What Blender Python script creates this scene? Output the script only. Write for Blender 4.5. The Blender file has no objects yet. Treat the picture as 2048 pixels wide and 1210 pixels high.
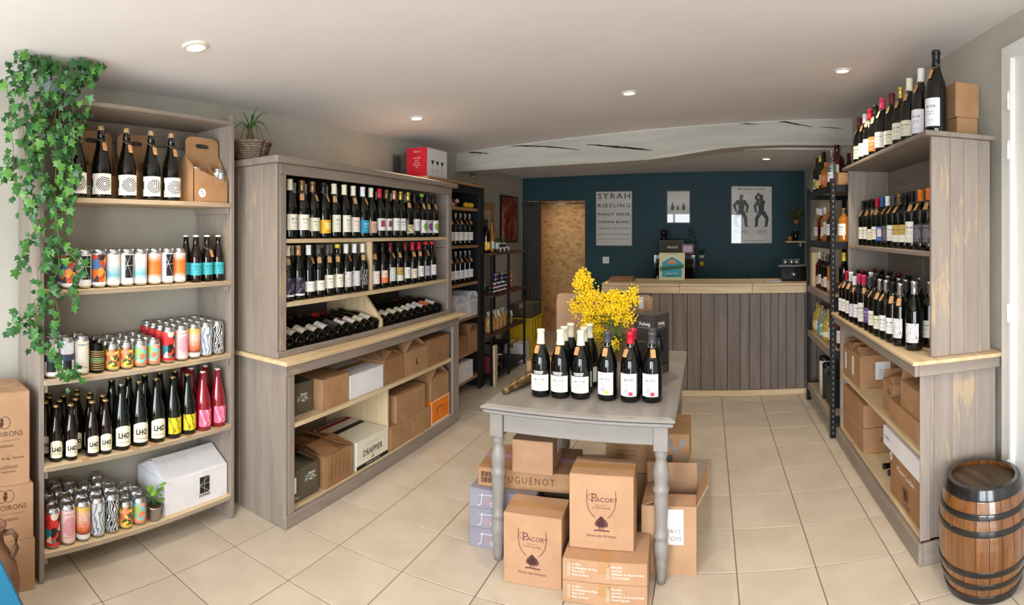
import bpy, bmesh, math, random
from mathutils import Vector, Matrix, Euler

# ------------------------------------------------------------------ camera
sc = bpy.context.scene
COL = sc.collection
FPX, VPX, HORIZON, EYE = 1095.0, 1415.0, 466.0, 1.45   # cylindrical lens of the 2048 x 1210 frame
cam = bpy.data.cameras.new('camera')
cam.type = 'PANO'
cam.panorama_type = 'CENTRAL_CYLINDRICAL'
cam.central_cylindrical_radius = 1.0
cam.central_cylindrical_range_u_min = -1024 / FPX
cam.central_cylindrical_range_u_max = 1024 / FPX
cam.central_cylindrical_range_v_min = -(1210 - HORIZON) / FPX
cam.central_cylindrical_range_v_max = HORIZON / FPX
cam.sensor_width = 36
cam.lens = 14.2
cam.clip_start = 0.02
camo = bpy.data.objects.new('camera', cam)
COL.objects.link(camo)
camo.location = (0, 0, EYE)
camo.rotation_euler = (math.pi / 2, 0, (VPX - 1024) / FPX)
sc.camera = camo

# ------------------------------------------------------------------ world and exposure
sc.view_settings.view_transform = 'Standard'
sc.view_settings.look = 'None'
sc.view_settings.gamma = 1.0
sc.view_settings.use_curve_mapping = False
sc.view_settings.exposure = 0.28
sc.cycles.use_denoising = True
sc.cycles.max_bounces = 8
sc.cycles.diffuse_bounces = 4
sc.cycles.glossy_bounces = 4
sc.cycles.transmission_bounces = 6
sc.cycles.sample_clamp_indirect = 6.0
sc.cycles.caustics_reflective = False
sc.cycles.caustics_refractive = False
world = bpy.data.worlds.new('overcast_sky')
sc.world = world
world.use_nodes = True
bg = world.node_tree.nodes['Background']
bg.inputs[0].default_value = (0.84, 0.92, 1.0, 1)
bg.inputs[1].default_value = 16.0
SPOT_W = 40.0          # every recessed ceiling lamp
WARM = (1.0, 0.85, 0.66)

# ------------------------------------------------------------------ helpers
rnd = random.Random(7)
R = math.radians
PI = math.pi


def S(r, g, b):
    f = lambda c: (c / 255) / 12.92 if c / 255 <= 0.04045 else ((c / 255 + 0.055) / 1.055) ** 2.4
    return (f(r), f(g), f(b), 1.0)


class G:
    """a small material builder"""
    def __init__(s, name, col=(0.5, 0.5, 0.5, 1), rough=0.5, metal=0.0, coat=0.0, trans=0.0, spec=0.5, ior=1.45):
        s.m = bpy.data.materials.new(name)
        s.m.use_nodes = True
        s.t = s.m.node_tree
        s.b = s.t.nodes['Principled BSDF']
        s.b.inputs['Base Color'].default_value = col
        s.b.inputs['Roughness'].default_value = rough
        s.b.inputs['Metallic'].default_value = metal
        s.b.inputs['Coat Weight'].default_value = coat
        s.b.inputs['Coat Roughness'].default_value = 0.03
        s.b.inputs['Transmission Weight'].default_value = trans
        s.b.inputs['Specular IOR Level'].default_value = spec
        s.b.inputs['IOR'].default_value = ior
        s._co = None

    def n(s, kind, **kw):
        nd = s.t.nodes.new(kind)
        for k, v in kw.items():
            setattr(nd, k, v)
        return nd

    def plug(s, sock, v):
        if isinstance(v, bpy.types.NodeSocket):
            s.t.links.new(v, sock)
        else:
            sock.default_value = v

    def math(s, op, a, b=0.0, c=0.0):
        nd = s.n('ShaderNodeMath', operation=op)
        s.plug(nd.inputs[0], a)
        s.plug(nd.inputs[1], b)
        s.plug(nd.inputs[2], c)
        return nd.outputs[0]

    def mix(s, f, a, b):
        nd = s.n('ShaderNodeMix', data_type='RGBA')
        s.plug(nd.inputs[0], f)
        s.plug(nd.inputs[6], a)
        s.plug(nd.inputs[7], b)
        return nd.outputs[2]

    def coords(s, scale=(1, 1, 1), vary=True, kind='Object'):
        tc = s.n('ShaderNodeTexCoord').outputs[kind]
        if vary:
            oi = s.n('ShaderNodeObjectInfo').outputs['Random']
            add = s.n('ShaderNodeVectorMath', operation='ADD')
            s.t.links.new(tc, add.inputs[0])
            k = s.math('MULTIPLY', oi, 17.0)
            s.t.links.new(k, add.inputs[1])
            tc = add.outputs[0]
        mp = s.n('ShaderNodeMapping')
        mp.inputs['Scale'].default_value = scale
        s.t.links.new(tc, mp.inputs['Vector'])
        return mp.outputs[0]

    def noise(s, vec, scale=1.0, detail=4.0, rough=0.55, dist=0.0):
        nd = s.n('ShaderNodeTexNoise')
        s.t.links.new(vec, nd.inputs['Vector'])
        nd.inputs['Scale'].default_value = scale
        nd.inputs['Detail'].default_value = detail
        nd.inputs['Roughness'].default_value = rough
        nd.inputs['Distortion'].default_value = dist
        return nd.outputs[0]

    def ramp(s, f, stops, mode='LINEAR'):
        nd = s.n('ShaderNodeValToRGB')
        s.t.links.new(f, nd.inputs[0])
        cr = nd.color_ramp
        cr.interpolation = mode
        while len(cr.elements) < len(stops):
            cr.elements.new(0.5)
        for e, (p, c) in zip(cr.elements, stops):
            e.position = p
            e.color = c if len(c) == 4 else (*c, 1)
        return nd.outputs[0]

    def step(s, f, lo, hi):
        nd = s.n('ShaderNodeMapRange', interpolation_type='SMOOTHSTEP')
        s.plug(nd.inputs[0], f)
        nd.inputs[1].default_value = lo
        nd.inputs[2].default_value = hi
        return nd.outputs[0]

    def uv(s):
        sp = s.n('ShaderNodeSeparateXYZ')
        s.t.links.new(s.n('ShaderNodeTexCoord').outputs['UV'], sp.inputs[0])
        return sp.outputs[0], sp.outputs[1]

    def band(s, v, lo, hi):
        return s.math('MULTIPLY', s.math('GREATER_THAN', v, lo), s.math('LESS_THAN', v, hi))

    def rect(s, u, v, u0, u1, v0, v1):
        return s.math('MULTIPLY', s.band(u, u0, u1), s.band(v, v0, v1))

    def color(s, c):
        s.plug(s.b.inputs['Base Color'], c)
        return s

    def bump(s, h, strength=0.2, dist=0.002):
        nd = s.n('ShaderNodeBump')
        nd.inputs['Strength'].default_value = strength
        nd.inputs['Distance'].default_value = dist
        s.t.links.new(h, nd.inputs['Height'])
        s.t.links.new(nd.outputs[0], s.b.inputs['Normal'])
        return s

    def rough(s, f):
        s.plug(s.b.inputs['Roughness'], f)
        return s


def plain(name, col, rough=0.5, metal=0.0, coat=0.0, trans=0.0, spec=0.5, ior=1.45):
    return G(name, col, rough, metal, coat, trans, spec, ior).m


def mottled(name, c1, c2, scale=(6, 6, 6), rough=0.6, bump=0.1, detail=4, lo=0.35, hi=0.65, coat=0.0, vary=True, bdist=0.002):
    g = G(name, c1, rough, coat=coat)
    f = g.noise(g.coords(scale, vary), 1.0, detail)
    g.color(g.mix(g.step(f, lo, hi), c1, c2))
    if bump:
        g.bump(f, bump, bdist)
    return g.m


AX = {'x': (1, 0, 0), 'y': (0, 1, 0), 'z': (0, 0, 1)}


def grain(axis, along, across):
    return tuple(along if a else across for a in AX[axis])


def painted_wood(name, axis, wear=0.2, c1=S(150, 137, 125), c2=S(134, 122, 112), bare=S(196, 168, 126)):
    g = G(name, c1, 0.62)
    f = g.noise(g.coords(grain(axis, 2.0, 22)), 1.0, 5, 0.6, 0.3)
    base = g.mix(g.step(f, 0.3, 0.7), c1, c2)
    w = g.noise(g.coords(grain(axis, 5.0, 42)), 1.0, 6, 0.7, 0.6)
    w2 = g.noise(g.coords((2.6, 2.6, 2.6)), 1.0, 2)
    k = g.math('ADD', g.math('MULTIPLY', w2, 0.62), g.math('MULTIPLY', w, 0.62))
    k = g.step(k, 0.80 - wear * 0.32, 0.88 - wear * 0.32)
    g.color(g.mix(g.math('MULTIPLY', k, 0.5), base, bare))
    g.bump(f, 0.25, 0.002)
    return g.m


def pine(name, axis, c1=S(216, 194, 157), c2=S(196, 169, 129), rough=0.55):
    g = G(name, c1, rough)
    f = g.noise(g.coords(grain(axis, 1.6, 26)), 1.0, 4, 0.55, 0.8)
    kn = g.n('ShaderNodeTexVoronoi')
    g.t.links.new(g.coords(grain(axis, 3.2, 9)), kn.inputs['Vector'])
    kn.inputs['Scale'].default_value = 1.0
    knot = g.math('SUBTRACT', 1.0, g.step(kn.outputs['Distance'], 0.05, 0.13))
    c = g.mix(g.step(f, 0.3, 0.75), c1, c2)
    g.color(g.mix(g.math('MULTIPLY', knot, 0.55), c, S(128, 88, 52)))
    g.bump(f, 0.15, 0.001)
    return g.m


# ---- meshes
MESHES = {}


class MB:
    def __init__(s):
        s.v, s.f, s.sm, s.uv = [], [], [], None

    def add(s, vs, fs, smooth=False):
        o = len(s.v)
        s.v += [tuple(v) for v in vs]
        s.f += [tuple(i + o for i in f) for f in fs]
        s.sm += [smooth] * len(fs)
        return s

    def box(s, x0, x1, y0, y1, z0, z1):
        vs = [(x, y, z) for z in (z0, z1) for y in (y0, y1) for x in (x0, x1)]
        return s.add(vs, [(0, 2, 3, 1), (4, 5, 7, 6), (0, 1, 5, 4), (2, 6, 7, 3), (0, 4, 6, 2), (1, 3, 7, 5)])

    def lathe(s, prof, n=18, smooth=True, a0=0.0, a1=2 * PI, cx=0, cy=0):
        full = abs(a1 - a0 - 2 * PI) < 1e-6
        m = n if full else n + 1
        vs = []
        for r, z in prof:
            for i in range(m):
                a = a0 + (a1 - a0) * i / n
                vs.append((cx + r * math.cos(a), cy + r * math.sin(a), z))
        fs = []
        for k in range(len(prof) - 1):
            for i in range(n):
                j = (i + 1) % m
                fs.append((k * m + i, k * m + j, (k + 1) * m + j, (k + 1) * m + i))
        return s.add(vs, fs, smooth)

    def tube(s, pts, r, n=6, smooth=True, caps=True):
        pts = [Vector(p) for p in pts]
        rs = r if isinstance(r, (list, tuple)) else [r] * len(pts)
        vs, fs = [], []
        up = Vector((0, 0, 1))
        for i, p in enumerate(pts):
            d = (pts[min(i + 1, len(pts) - 1)] - pts[max(i - 1, 0)]).normalized()
            if d.length < 1e-6:
                d = Vector((0, 0, 1))
            a = d.cross(up)
            if a.length < 1e-3:
                a = d.cross(Vector((1, 0, 0)))
            a.normalize()
            b = d.cross(a).normalized()
            for k in range(n):
                t = 2 * PI * k / n
                vs.append(p + (a * math.cos(t) + b * math.sin(t)) * rs[i])
        for i in range(len(pts) - 1):
            for k in range(n):
                j = (k + 1) % n
                fs.append((i * n + k, i * n + j, (i + 1) * n + j, (i + 1) * n + k))
        if caps:
            fs.append(tuple(range(n - 1, -1, -1)))
            fs.append(tuple((len(pts) - 1) * n + k for k in range(n)))
        return s.add(vs, fs, smooth)

    def prism(s, pts, z0, z1, smooth=False):
        n = len(pts)
        vs = [(x, y, z0) for x, y in pts] + [(x, y, z1) for x, y in pts]
        fs = [tuple(range(n - 1, -1, -1)), tuple(range(n, 2 * n))]
        fs += [(i, (i + 1) % n, n + (i + 1) % n, n + i) for i in range(n)]
        return s.add(vs, fs, smooth)

    def mesh(s, name, fix=False):
        me = bpy.data.meshes.new(name)
        me.from_pydata(s.v, [], s.f)
        me.polygons.foreach_set('use_smooth', s.sm)
        if fix:
            bm = bmesh.new()
            bm.from_mesh(me)
            bmesh.ops.recalc_face_normals(bm, faces=bm.faces)
            bm.to_mesh(me)
            bm.free()
        if s.uv:
            l = me.uv_layers.new(name='UVMap')
            for i, uv in enumerate(s.uv):
                l.data[i].uv = uv
        me.materials.append(None)
        me.update()
        return me


def cached(key, fn):
    if key not in MESHES:
        MESHES[key] = fn()
    return MESHES[key]


def boxmesh(dx, dy, dz, bev=0.0):
    """box centred in x and y, base at z = 0, edges chamfered"""
    key = ('box', round(dx, 4), round(dy, 4), round(dz, 4), bev)

    def mk():
        if not bev:
            return MB().box(-dx / 2, dx / 2, -dy / 2, dy / 2, 0, dz).mesh('box')
        b = min(bev, dx * 0.45, dy * 0.45, dz * 0.45)
        vs, x, y = [], dx / 2, dy / 2
        bm = bmesh.new()
        bmesh.ops.create_cube(bm, size=1.0)
        for v in bm.verts:
            v.co = Vector((v.co.x * dx, v.co.y * dy, (v.co.z + 0.5) * dz))
        bmesh.ops.bevel(bm, geom=bm.edges[:], offset=b, segments=1, profile=0.5, affect='EDGES')
        me = bpy.data.meshes.new('box')
        bm.to_mesh(me)
        bm.free()
        me.materials.append(None)
        return me
    return cached(key, mk)


def obj(name, me, m=None, parent=None, loc=(0, 0, 0), rot=(0, 0, 0), scale=None):
    o = bpy.data.objects.new(name, me)
    COL.objects.link(o)
    if parent is not None:
        o.parent = parent
    o.location = loc
    o.rotation_euler = rot
    if scale:
        o.scale = scale
    if m is not None:
        o.material_slots[0].link = 'OBJECT'
        o.material_slots[0].material = m
    return o


def tag(o, label=None, cat=None, group=None, kind=None):
    for k, v in (('label', label), ('category', cat), ('group', group), ('kind', kind)):
        if v:
            o[k] = v
    return o


def thing(name, label, cat, loc=(0, 0, 0), rz=0.0, group=None, rot=None):
    o = bpy.data.objects.new(name, None)
    o.empty_display_size = 0.05
    COL.objects.link(o)
    o.location = loc
    o.rotation_euler = rot if rot else (0, 0, rz)
    return tag(o, label, cat, group)


def board(parent, name, x0, x1, y0, y1, z0, z1, m, bev=0.002, label=None):
    o = obj(name, boxmesh(x1 - x0, y1 - y0, z1 - z0, bev), m, parent, ((x0 + x1) / 2, (y0 + y1) / 2, z0))
    if label:
        o['label'] = label
    return o


def struct(name, me, m, loc=(0, 0, 0)):
    o = obj(name, me, m, None, loc)
    o['kind'] = 'structure'
    return o


def textmesh(s, size, bold=0.0, align='CENTER', width=1.0, space=1.0):
    key = ('text', s, size, bold, align, width, space)

    def mk():
        cu = bpy.data.curves.new('text', 'FONT')
        cu.body = s
        cu.size = size
        cu.align_x = align
        cu.align_y = 'CENTER'
        cu.resolution_u = 2
        cu.offset = bold
        cu.space_character = space
        o = bpy.data.objects.new('text_source', cu)
        COL.objects.link(o)
        bpy.context.view_layer.update()
        me = bpy.data.meshes.new_from_object(o.evaluated_get(bpy.context.evaluated_depsgraph_get()))
        bpy.data.objects.remove(o)
        bpy.data.curves.remove(cu)
        me.materials.clear()
        me.materials.append(None)
        if width != 1.0:
            for v in me.vertices:
                v.co.x *= width
        return me
    return cached(key, mk)


def letters(parent, s, size, x, y, z, m, face='x', bold=0.0, align='CENTER', width=1.0, space=1.0):
    """flat print lying on a face: 'x' looks to +X, '-y' to -Y, '-x' to -X, 'z' up"""
    rot = {'x': (PI / 2, 0, PI / 2), '-y': (PI / 2, 0, 0), '-x': (PI / 2, 0, -PI / 2), 'z': (0, 0, PI / 2), 'y': (PI / 2, 0, PI)}[face]
    return obj('lettering', textmesh(s, size, bold, align, width, space), m, parent, (x, y, z), rot)


def wraptext(s, size, r, z, bold=0.0, a0=0.0, width=1.0):
    key = ('wrap', s, size, r, z, bold, a0, width)

    def mk():
        me = textmesh(s, size, bold, 'CENTER', width).copy()
        for v in me.vertices:
            a = v.co.x / r + a0
            v.co = Vector((r * math.cos(a), r * math.sin(a), z + v.co.y))
        return me
    return cached(key, mk)


ORD = ['', 'first', 'second', 'third', 'fourth', 'fifth', 'sixth', 'seventh', 'eighth', 'ninth', 'tenth', 'eleventh', 'twelfth',
       'thirteenth', 'fourteenth', 'fifteenth', 'sixteenth', 'seventeenth', 'eighteenth', 'nineteenth', 'twentieth']

# ------------------------------------------------------------------ materials
WALL = mottled('wall_plaster', S(192, 187, 174), S(184, 179, 166), (3, 3, 3), 0.85, 0.06)
CEIL = mottled('ceiling_plaster', S(246, 241, 241), S(241, 236, 236), (1.5, 1.5, 1.5), 0.9, 0.03)
BEAMM = mottled('beam_paint', S(206, 202, 192), S(190, 186, 176), (1.2, 5, 8), 0.8, 0.5, 5, bdist=0.006)
TEAL = mottled('teal_paint', S(19, 62, 70), S(17, 57, 65), (2, 2, 2), 0.6, 0.02)
TILE = mottled('cream_tile', S(198, 186, 169), S(189, 176, 158), (5, 5, 5), 0.32, 0.03)
GROUT = plain('grout', S(112, 98, 82), 0.9)
GREY_Z = painted_wood('grey_paint_upright', 'z', 0.28)
GREY_Y = painted_wood('grey_paint_along', 'y', 0.20)
GREY_X = painted_wood('grey_paint_across', 'x', 0.20)
WORN_Z = painted_wood('worn_grey_upright', 'z', 0.38, S(154, 141, 131), S(140, 127, 118))
COUNTERP = painted_wood('counter_plank_paint', 'z', 0.16, S(124, 112, 103), S(106, 95, 87), S(164, 144, 116))
PINE_Y = pine('pine_along', 'y')
PINE_X = pine('pine_across', 'x')
PINE_Z = pine('pine_upright', 'z')
OAK_Y = pine('oak_along', 'y', S(176, 136, 92), S(150, 112, 72))
WALNUT = pine('walnut_along', 'y', S(92, 62, 42), S(70, 46, 32))
BLACKM = plain('black_metal', S(24, 25, 27), 0.45, 0.3)
BLACKW = mottled('black_wood', S(26, 25, 25), S(20, 19, 19), (3, 3, 3), 0.6, 0.05)
TABLEP = mottled('table_grey_paint', S(140, 134, 129), S(133, 127, 122), (4, 4, 4), 0.42, 0.03)
KRAFT = mottled('kraft_card', S(172, 132, 94), S(162, 122, 85), (10, 10, 10), 0.8, 0.06)
KRAFTD = mottled('kraft_card_dark', S(154, 114, 76), S(144, 104, 69), (10, 10, 10), 0.8, 0.06)
KRAFTP = mottled('kraft_card_pinkish', S(180, 141, 108), S(172, 133, 100), (8, 8, 8), 0.8, 0.05)
WHITEC = mottled('white_card', S(232, 230, 232), S(224, 222, 226), (8, 8, 8), 0.7, 0.04)
OLIVE = mottled('olive_card', S(92, 84, 64), S(84, 76, 58), (8, 8, 8), 0.75, 0.04)
LILAC = mottled('lilac_grey_card', S(142, 138, 152), S(134, 130, 144), (8, 8, 8), 0.7, 0.04)
TAPE = plain('brown_tape', S(176, 134, 90), 0.25)
TAPEW = plain('clear_tape', S(222, 220, 218), 0.25)
INK = plain('black_ink', S(34, 30, 28), 0.7)
INKB = plain('brown_ink', S(104, 62, 58), 0.7)
INKD = plain('dark_brown_ink', S(88, 58, 40), 0.7)
INKW = plain('white_ink', S(240, 238, 232), 0.7)
INKO = plain('orange_ink', S(226, 128, 76), 0.7)
INKG = plain('grey_ink', S(120, 116, 112), 0.7)
WHITEP = plain('white_paper', S(240, 240, 240), 0.6)
DARK = plain('dark_gap', S(14, 12, 11), 0.9)
GLASSB = plain('black_bottle_glass', S(7, 8, 6), 0.03, 0, 0.0, 0, 0.55, 1.5)
GLASSG = plain('green_bottle_glass', S(9, 15, 8), 0.03, 0, 0.0, 0, 0.55, 1.5)
GLASSN = plain('brown_bottle_glass', S(22, 11, 7), 0.03, 0, 0.0, 0, 0.55, 1.5)
ROSE = plain('rose_filled_glass', S(150, 20, 38), 0.05, 0, 0.6, 0.25, 0.6)
CLEARG = plain('clear_glass', (0.95, 0.97, 0.97, 1), 0.02, 0, 0, 1.0, 0.5)
AMBERG = plain('amber_filled_glass', S(206, 126, 34), 0.05, 0, 0.6, 0.3)
YELLG = plain('yellow_filled_glass', S(214, 190, 84), 0.05, 0, 0.6, 0.35)
PALEG = plain('pale_filled_glass', S(186, 190, 160), 0.05, 0, 0.6, 0.45)
REDG = plain('red_filled_glass', S(70, 12, 16), 0.05, 0, 0.6, 0.1)
CORK = mottled('cork', S(206, 170, 122), S(176, 136, 90), (60, 60, 60), 0.85, 0.2)
TAGM = plain('tag_card', S(190, 142, 92), 0.8)
STRING = plain('twine', S(188, 174, 148), 0.9)
WIRE = plain('steel_wire', S(176, 176, 176), 0.3, 1.0)
ALU = plain('can_aluminium', S(206, 208, 212), 0.28, 1.0)
GOLDM = plain('gold_foil', S(196, 158, 84), 0.3, 0.8)
STEEL = plain('brushed_steel', S(180, 182, 184), 0.3, 1.0)

# ------------------------------------------------------------------ the room
XL, XR, XRB, YF, YB, YBEAM = -2.42, 1.33, 1.235, -1.3, 6.9, 4.9


def ceil_z(x, y=2.0):
    return 2.18 + 0.0715 * (x + 2.42) + 0.022 * (y - 2.0)


floor = struct('floor', MB().box(XL - 0.1, XR + 0.1, YF - 0.1, 8.2, -0.06, -0.003).mesh('floor'), GROUT)
T, OX, OY, GAP = 0.342, -1.585, 1.65, 0.0045
front_tiles = MB()
for i in range(-4, 10):
    for j in range(-10, 20):
        x0, x1 = max(OX + i * T, XL), min(OX + (i + 1) * T, XR)
        y0, y1 = OY + j * T, OY + (j + 1) * T
        if x1 - x0 < 0.02 or y1 < YF:
            continue
        a = (x0 + GAP / 2, x1 - GAP / 2, y0 + GAP / 2, y1 - GAP / 2)
        if y1 < 0.5 or y1 > 6.95:
            front_tiles.box(*a, -0.01, 0.0)
        else:
            obj('tile', boxmesh(a[1] - a[0], a[3] - a[2], 0.011, 0.0015), TILE, floor, ((a[0] + a[1]) / 2, (a[2] + a[3]) / 2, -0.011))
tag(obj('tiles', front_tiles.mesh('tiles'), TILE, floor), kind='stuff')

struct('wall_left', MB().box(XL - 0.12, XL, YF, YB + 0.1, 0, 2.7).mesh('wall_left'), WALL)
wr = MB().box(XR, XR + 0.12, YF, 4.95, 0, 2.8)
wr.box(XRB, XR + 0.12, 4.95, YB + 0.1, 0, 2.8)
struct('wall_right', wr.mesh('wall_right'), WALL)
wb = MB().box(-1.57, XR, YB, YB + 0.12, 0, 2.7)
wb.box(XL, -1.57, YB, YB + 0.12, 1.877, 2.7)
struct('wall_back', wb.mesh('wall_back'), TEAL)
# shop front behind the camera: two wide openings to the street
wf = MB()
for x0, x1, z0, z1 in ((-2.42, -1.6, 0, 2.7), (-0.25, 0.05, 0, 2.7), (1.0, 1.33, 0, 2.7), (-1.6, -0.25, 0, 0.25), (-1.6, -0.25, 2.02, 2.7), (0.05, 1.0, 2.02, 2.7)):
    wf.box(x0, x1, YF - 0.15, YF, z0, z1)
struct('wall_front', wf.mesh('wall_front'), WALL)
w1 = struct('window_1', MB().box(-1.6, -0.25, YF - 0.1, YF - 0.05, 0.25, 0.30).box(-1.6, -0.25, YF - 0.1, YF - 0.05, 1.97, 2.02)
            .box(-1.6, -1.55, YF - 0.1, YF - 0.05, 0.25, 2.02).box(-0.3, -0.25, YF - 0.1, YF - 0.05, 0.25, 2.02).box(-0.95, -0.90, YF - 0.1, YF - 0.05, 0.3, 1.97).mesh('window_frame'), WHITEP)
w2 = struct('door_2', MB().box(0.05, 0.12, YF - 0.1, YF - 0.05, 0, 2.02).box(0.93, 1.0, YF - 0.1, YF - 0.05, 0, 2.02).box(0.05, 1.0, YF - 0.1, YF - 0.05, 1.95, 2.02)
            .box(0.12, 0.93, YF - 0.1, YF - 0.05, 0, 0.12).mesh('shop_door_frame'), WHITEP)
struct('street_ground', MB().box(-6, 6, -9, YF - 0.15, -0.12, -0.06).mesh('street'), plain('street_paving', S(208, 206, 202), 0.9))
for cx, w, h, cz in ((-0.925, 1.35, 1.77, 1.135), (0.525, 0.95, 2.0, 1.0)):
    li = bpy.data.lights.new('window_daylight', 'AREA')
    li.shape = 'RECTANGLE'
    li.size, li.size_y = w, h
    li.cycles.is_portal = True
    lo = bpy.data.objects.new('window_daylight', li)
    COL.objects.link(lo)
    lo.location = (cx, YF - 0.16, cz)
    lo.rotation_euler = (PI / 2, 0, 0)
# ceilings
cm = MB()
vs = [(x, y, ceil_z(x, y) + dz) for dz in (0, 0.15) for y in (YF - 0.1, YBEAM + 0.1) for x in (XL - 0.1, XR + 0.12)]
cm.add(vs, [(0, 2, 3, 1), (4, 5, 7, 6), (0, 1, 5, 4), (2, 6, 7, 3), (0, 4, 6, 2), (1, 3, 7, 5)])
ceiling = struct('ceiling', cm.mesh('ceiling'), CEIL)
cb = MB()
vs = [(x, y, 2.175 + 0.02 * (x + 2.42) + dz) for dz in (0, 0.15) for y in (YBEAM + 0.2, YB + 0.1) for x in (XL - 0.1, XR + 0.12)]
cb.add(vs, [(0, 2, 3, 1), (4, 5, 7, 6), (0, 1, 5, 4), (2, 6, 7, 3), (0, 4, 6, 2), (1, 3, 7, 5)])
struct('ceiling_back', cb.mesh('ceiling_back'), CEIL)
# the old beam, bent along its length
BPTS = [(-2.42, 2.062), (-1.9, 2.072), (-1.35, 2.083), (-0.9, 2.095), (-0.53, 2.112), (-0.3, 2.140), (-0.116, 2.170), (0.1, 2.205), (0.336, 2.230), (0.7, 2.248), (1.33, 2.262)]


def beam_loft(dy0, dy1, dz0, top):
    m = MB()
    n = len(BPTS)
    vs = []
    for x, z in BPTS:
        zt = z + top if top else ceil_z(x, 4.9) + 0.1
        vs += [(x, dy0, z + dz0), (x, dy1, z + dz0), (x, dy1, zt), (x, dy0, zt)]
    fs = [(0, 1, 2, 3), tuple(4 * (n - 1) + k for k in (3, 2, 1, 0))]
    for i in range(n - 1):
        a, b = 4 * i, 4 * i + 4
        for k in range(4):
            fs.append((a + k, b + k, b + (k + 1) % 4, a + (k + 1) % 4))
    m.add(vs, fs)
    return m.mesh('beam', True)


beam = struct('ceiling_beam', beam_loft(YBEAM, YBEAM + 0.32, 0.0, 0), BEAMM)
obj('edge_strip', beam_loft(YBEAM - 0.010, YBEAM + 0.01, -0.004, 0.022), BEAMM, beam)


def crack(pts, w):
    m = MB()
    vs = []
    for i, (x, z) in enumerate(pts):
        k = w * (0.35 + 0.65 * math.sin(PI * (i + 0.5) / len(pts))) * rnd.uniform(0.7, 1.3)
        vs += [(x, YBEAM - 0.0012, z - k), (x, YBEAM - 0.0012, z + k), (x, YBEAM + 0.004, z - k), (x, YBEAM + 0.004, z + k)]
    fs = [(4 * i, 4 * i + 4, 4 * i + 5, 4 * i + 1) for i in range(len(pts) - 1)]
    m.add(vs, fs)
    obj('crack', m.mesh('crack'), DARK, beam)


obj('joint_highlight', MB().tube([(x, YBEAM - 0.001, ceil_z(x, 4.9) - 0.002) for x, _ in BPTS], 0.004, 6).mesh('joint_highlight'), WHITEP, beam)  # thin white strip painted in for the bright highlight along the beam's top edge
crack([(-2.40 + 0.03 * i, 2.262 - 0.0035 * i + rnd.uniform(-.002, .002)) for i in range(12)], 0.006)
crack([(-2.12 + 0.05 * i, 2.285 - 0.001 * i * abs(i - 4) * 0.25 + rnd.uniform(-.002, .002)) for i in range(20)], 0.006)
crack([(-1.10 + 0.04 * i, 2.262 - 0.0045 * i + rnd.uniform(-.002, .002)) for i in range(16)], 0.008)
crack([(0.42 + 0.035 * i, 2.498 - 0.0055 * i + rnd.uniform(-.002, .002)) for i in range(16)], 0.007)
crack([(1.02 + 0.03 * i, 2.420 - 0.001 * i) for i in range(8)], 0.004)
crack([(0.16 + 0.03 * i, 2.44 - 0.0015 * i) for i in range(11)], 0.004)

# passage behind the curtain, lined with chipboard
gb = G('chipboard', S(206, 168, 112), 0.75)
vo = gb.n('ShaderNodeTexVoronoi')
gb.t.links.new(gb.coords((18, 18, 30), False), vo.inputs['Vector'])
vo.inputs['Scale'].default_value = 1.0
vo.inputs['Randomness'].default_value = 1.0
sep = gb.n('ShaderNodeSeparateColor')
gb.t.links.new(vo.outputs['Color'], sep.inputs[0])
gb.color(gb.ramp(sep.outputs[0], [(0.0, S(180, 136, 86)), (0.25, S(204, 162, 108)), (0.6, S(212, 174, 120)), (1.0, S(222, 188, 136))]))
gb.bump(sep.outputs[0], 0.2, 0.002)
OSB = gb.m
struct('wall_passage', MB().box(XL - 0.3, -1.2, 7.85, 7.95, 0, 2.4).box(XL - 0.12, XL, YB + 0.1, 7.85, 0, 2.4).box(-1.45, -1.35, YB + 0.12, 7.85, 0, 2.4).mesh('wall_passage'), OSB)
struct('ceiling_passage', MB().box(XL - 0.2, -1.2, YB + 0.1, 7.95, 2.3, 2.4).mesh('ceiling_passage'), CEIL)

# white door in the right wall
DOORP = plain('door_paint', S(226, 226, 222), 0.4)
door = struct('door_1', MB().box(XR - 0.02, XR, 1.25, 2.092, 0, 2.235).mesh('door_leaf'), DOORP)
obj('door_frame', MB().box(XR - 0.035, XR, 2.092, 2.175, 0, 2.235).box(XR - 0.035, XR, 1.17, 2.175, 2.235, 2.30).box(XR - 0.035, XR, 1.17, 1.25, 0, 2.235).mesh('door_frame'), DOORP, door)
obj('door_stop', MB().box(XR - 0.045, XR - 0.02, 2.082, 2.10, 0, 2.235).mesh('door_stop'), DOORP, door)
for z in (2.0, 1.78, 1.05, 0.35):
    obj('hinge', MB().lathe([(0.0, 0.085), (0.008, 0.085), (0.008, 0.046), (0.0065, 0.045), (0.0065, 0.043), (0.008, 0.042), (0.008, 0), (0, 0)], 10).mesh('hinge'), DOORP, door, (XR - 0.05, 2.09, z))
# small switch on the teal wall
sw = thing('light_switch', 'square white light switch on the dark teal wall', 'light switch', (-1.294, YB, 1.06))
obj('switch_plate', boxmesh(0.085, 0.010, 0.085, 0.003), WHITEP, sw, (0, -0.005, 0))
obj('rocker', boxmesh(0.05, 0.008, 0.05, 0.003), plain('switch_rocker', S(226, 224, 220), 0.35), sw, (0, -0.013, 0.0175))

# recessed spotlights
LENS = G('lamp_lens', (1, 0.9, 0.75, 1), 0.4)
LENS.b.inputs['Emission Color'].default_value = (1.0, 0.86, 0.66, 1)
LENS.b.inputs['Emission Strength'].default_value = 9.0
RINGM = plain('lamp_ring', S(236, 230, 222), 0.35)


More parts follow.
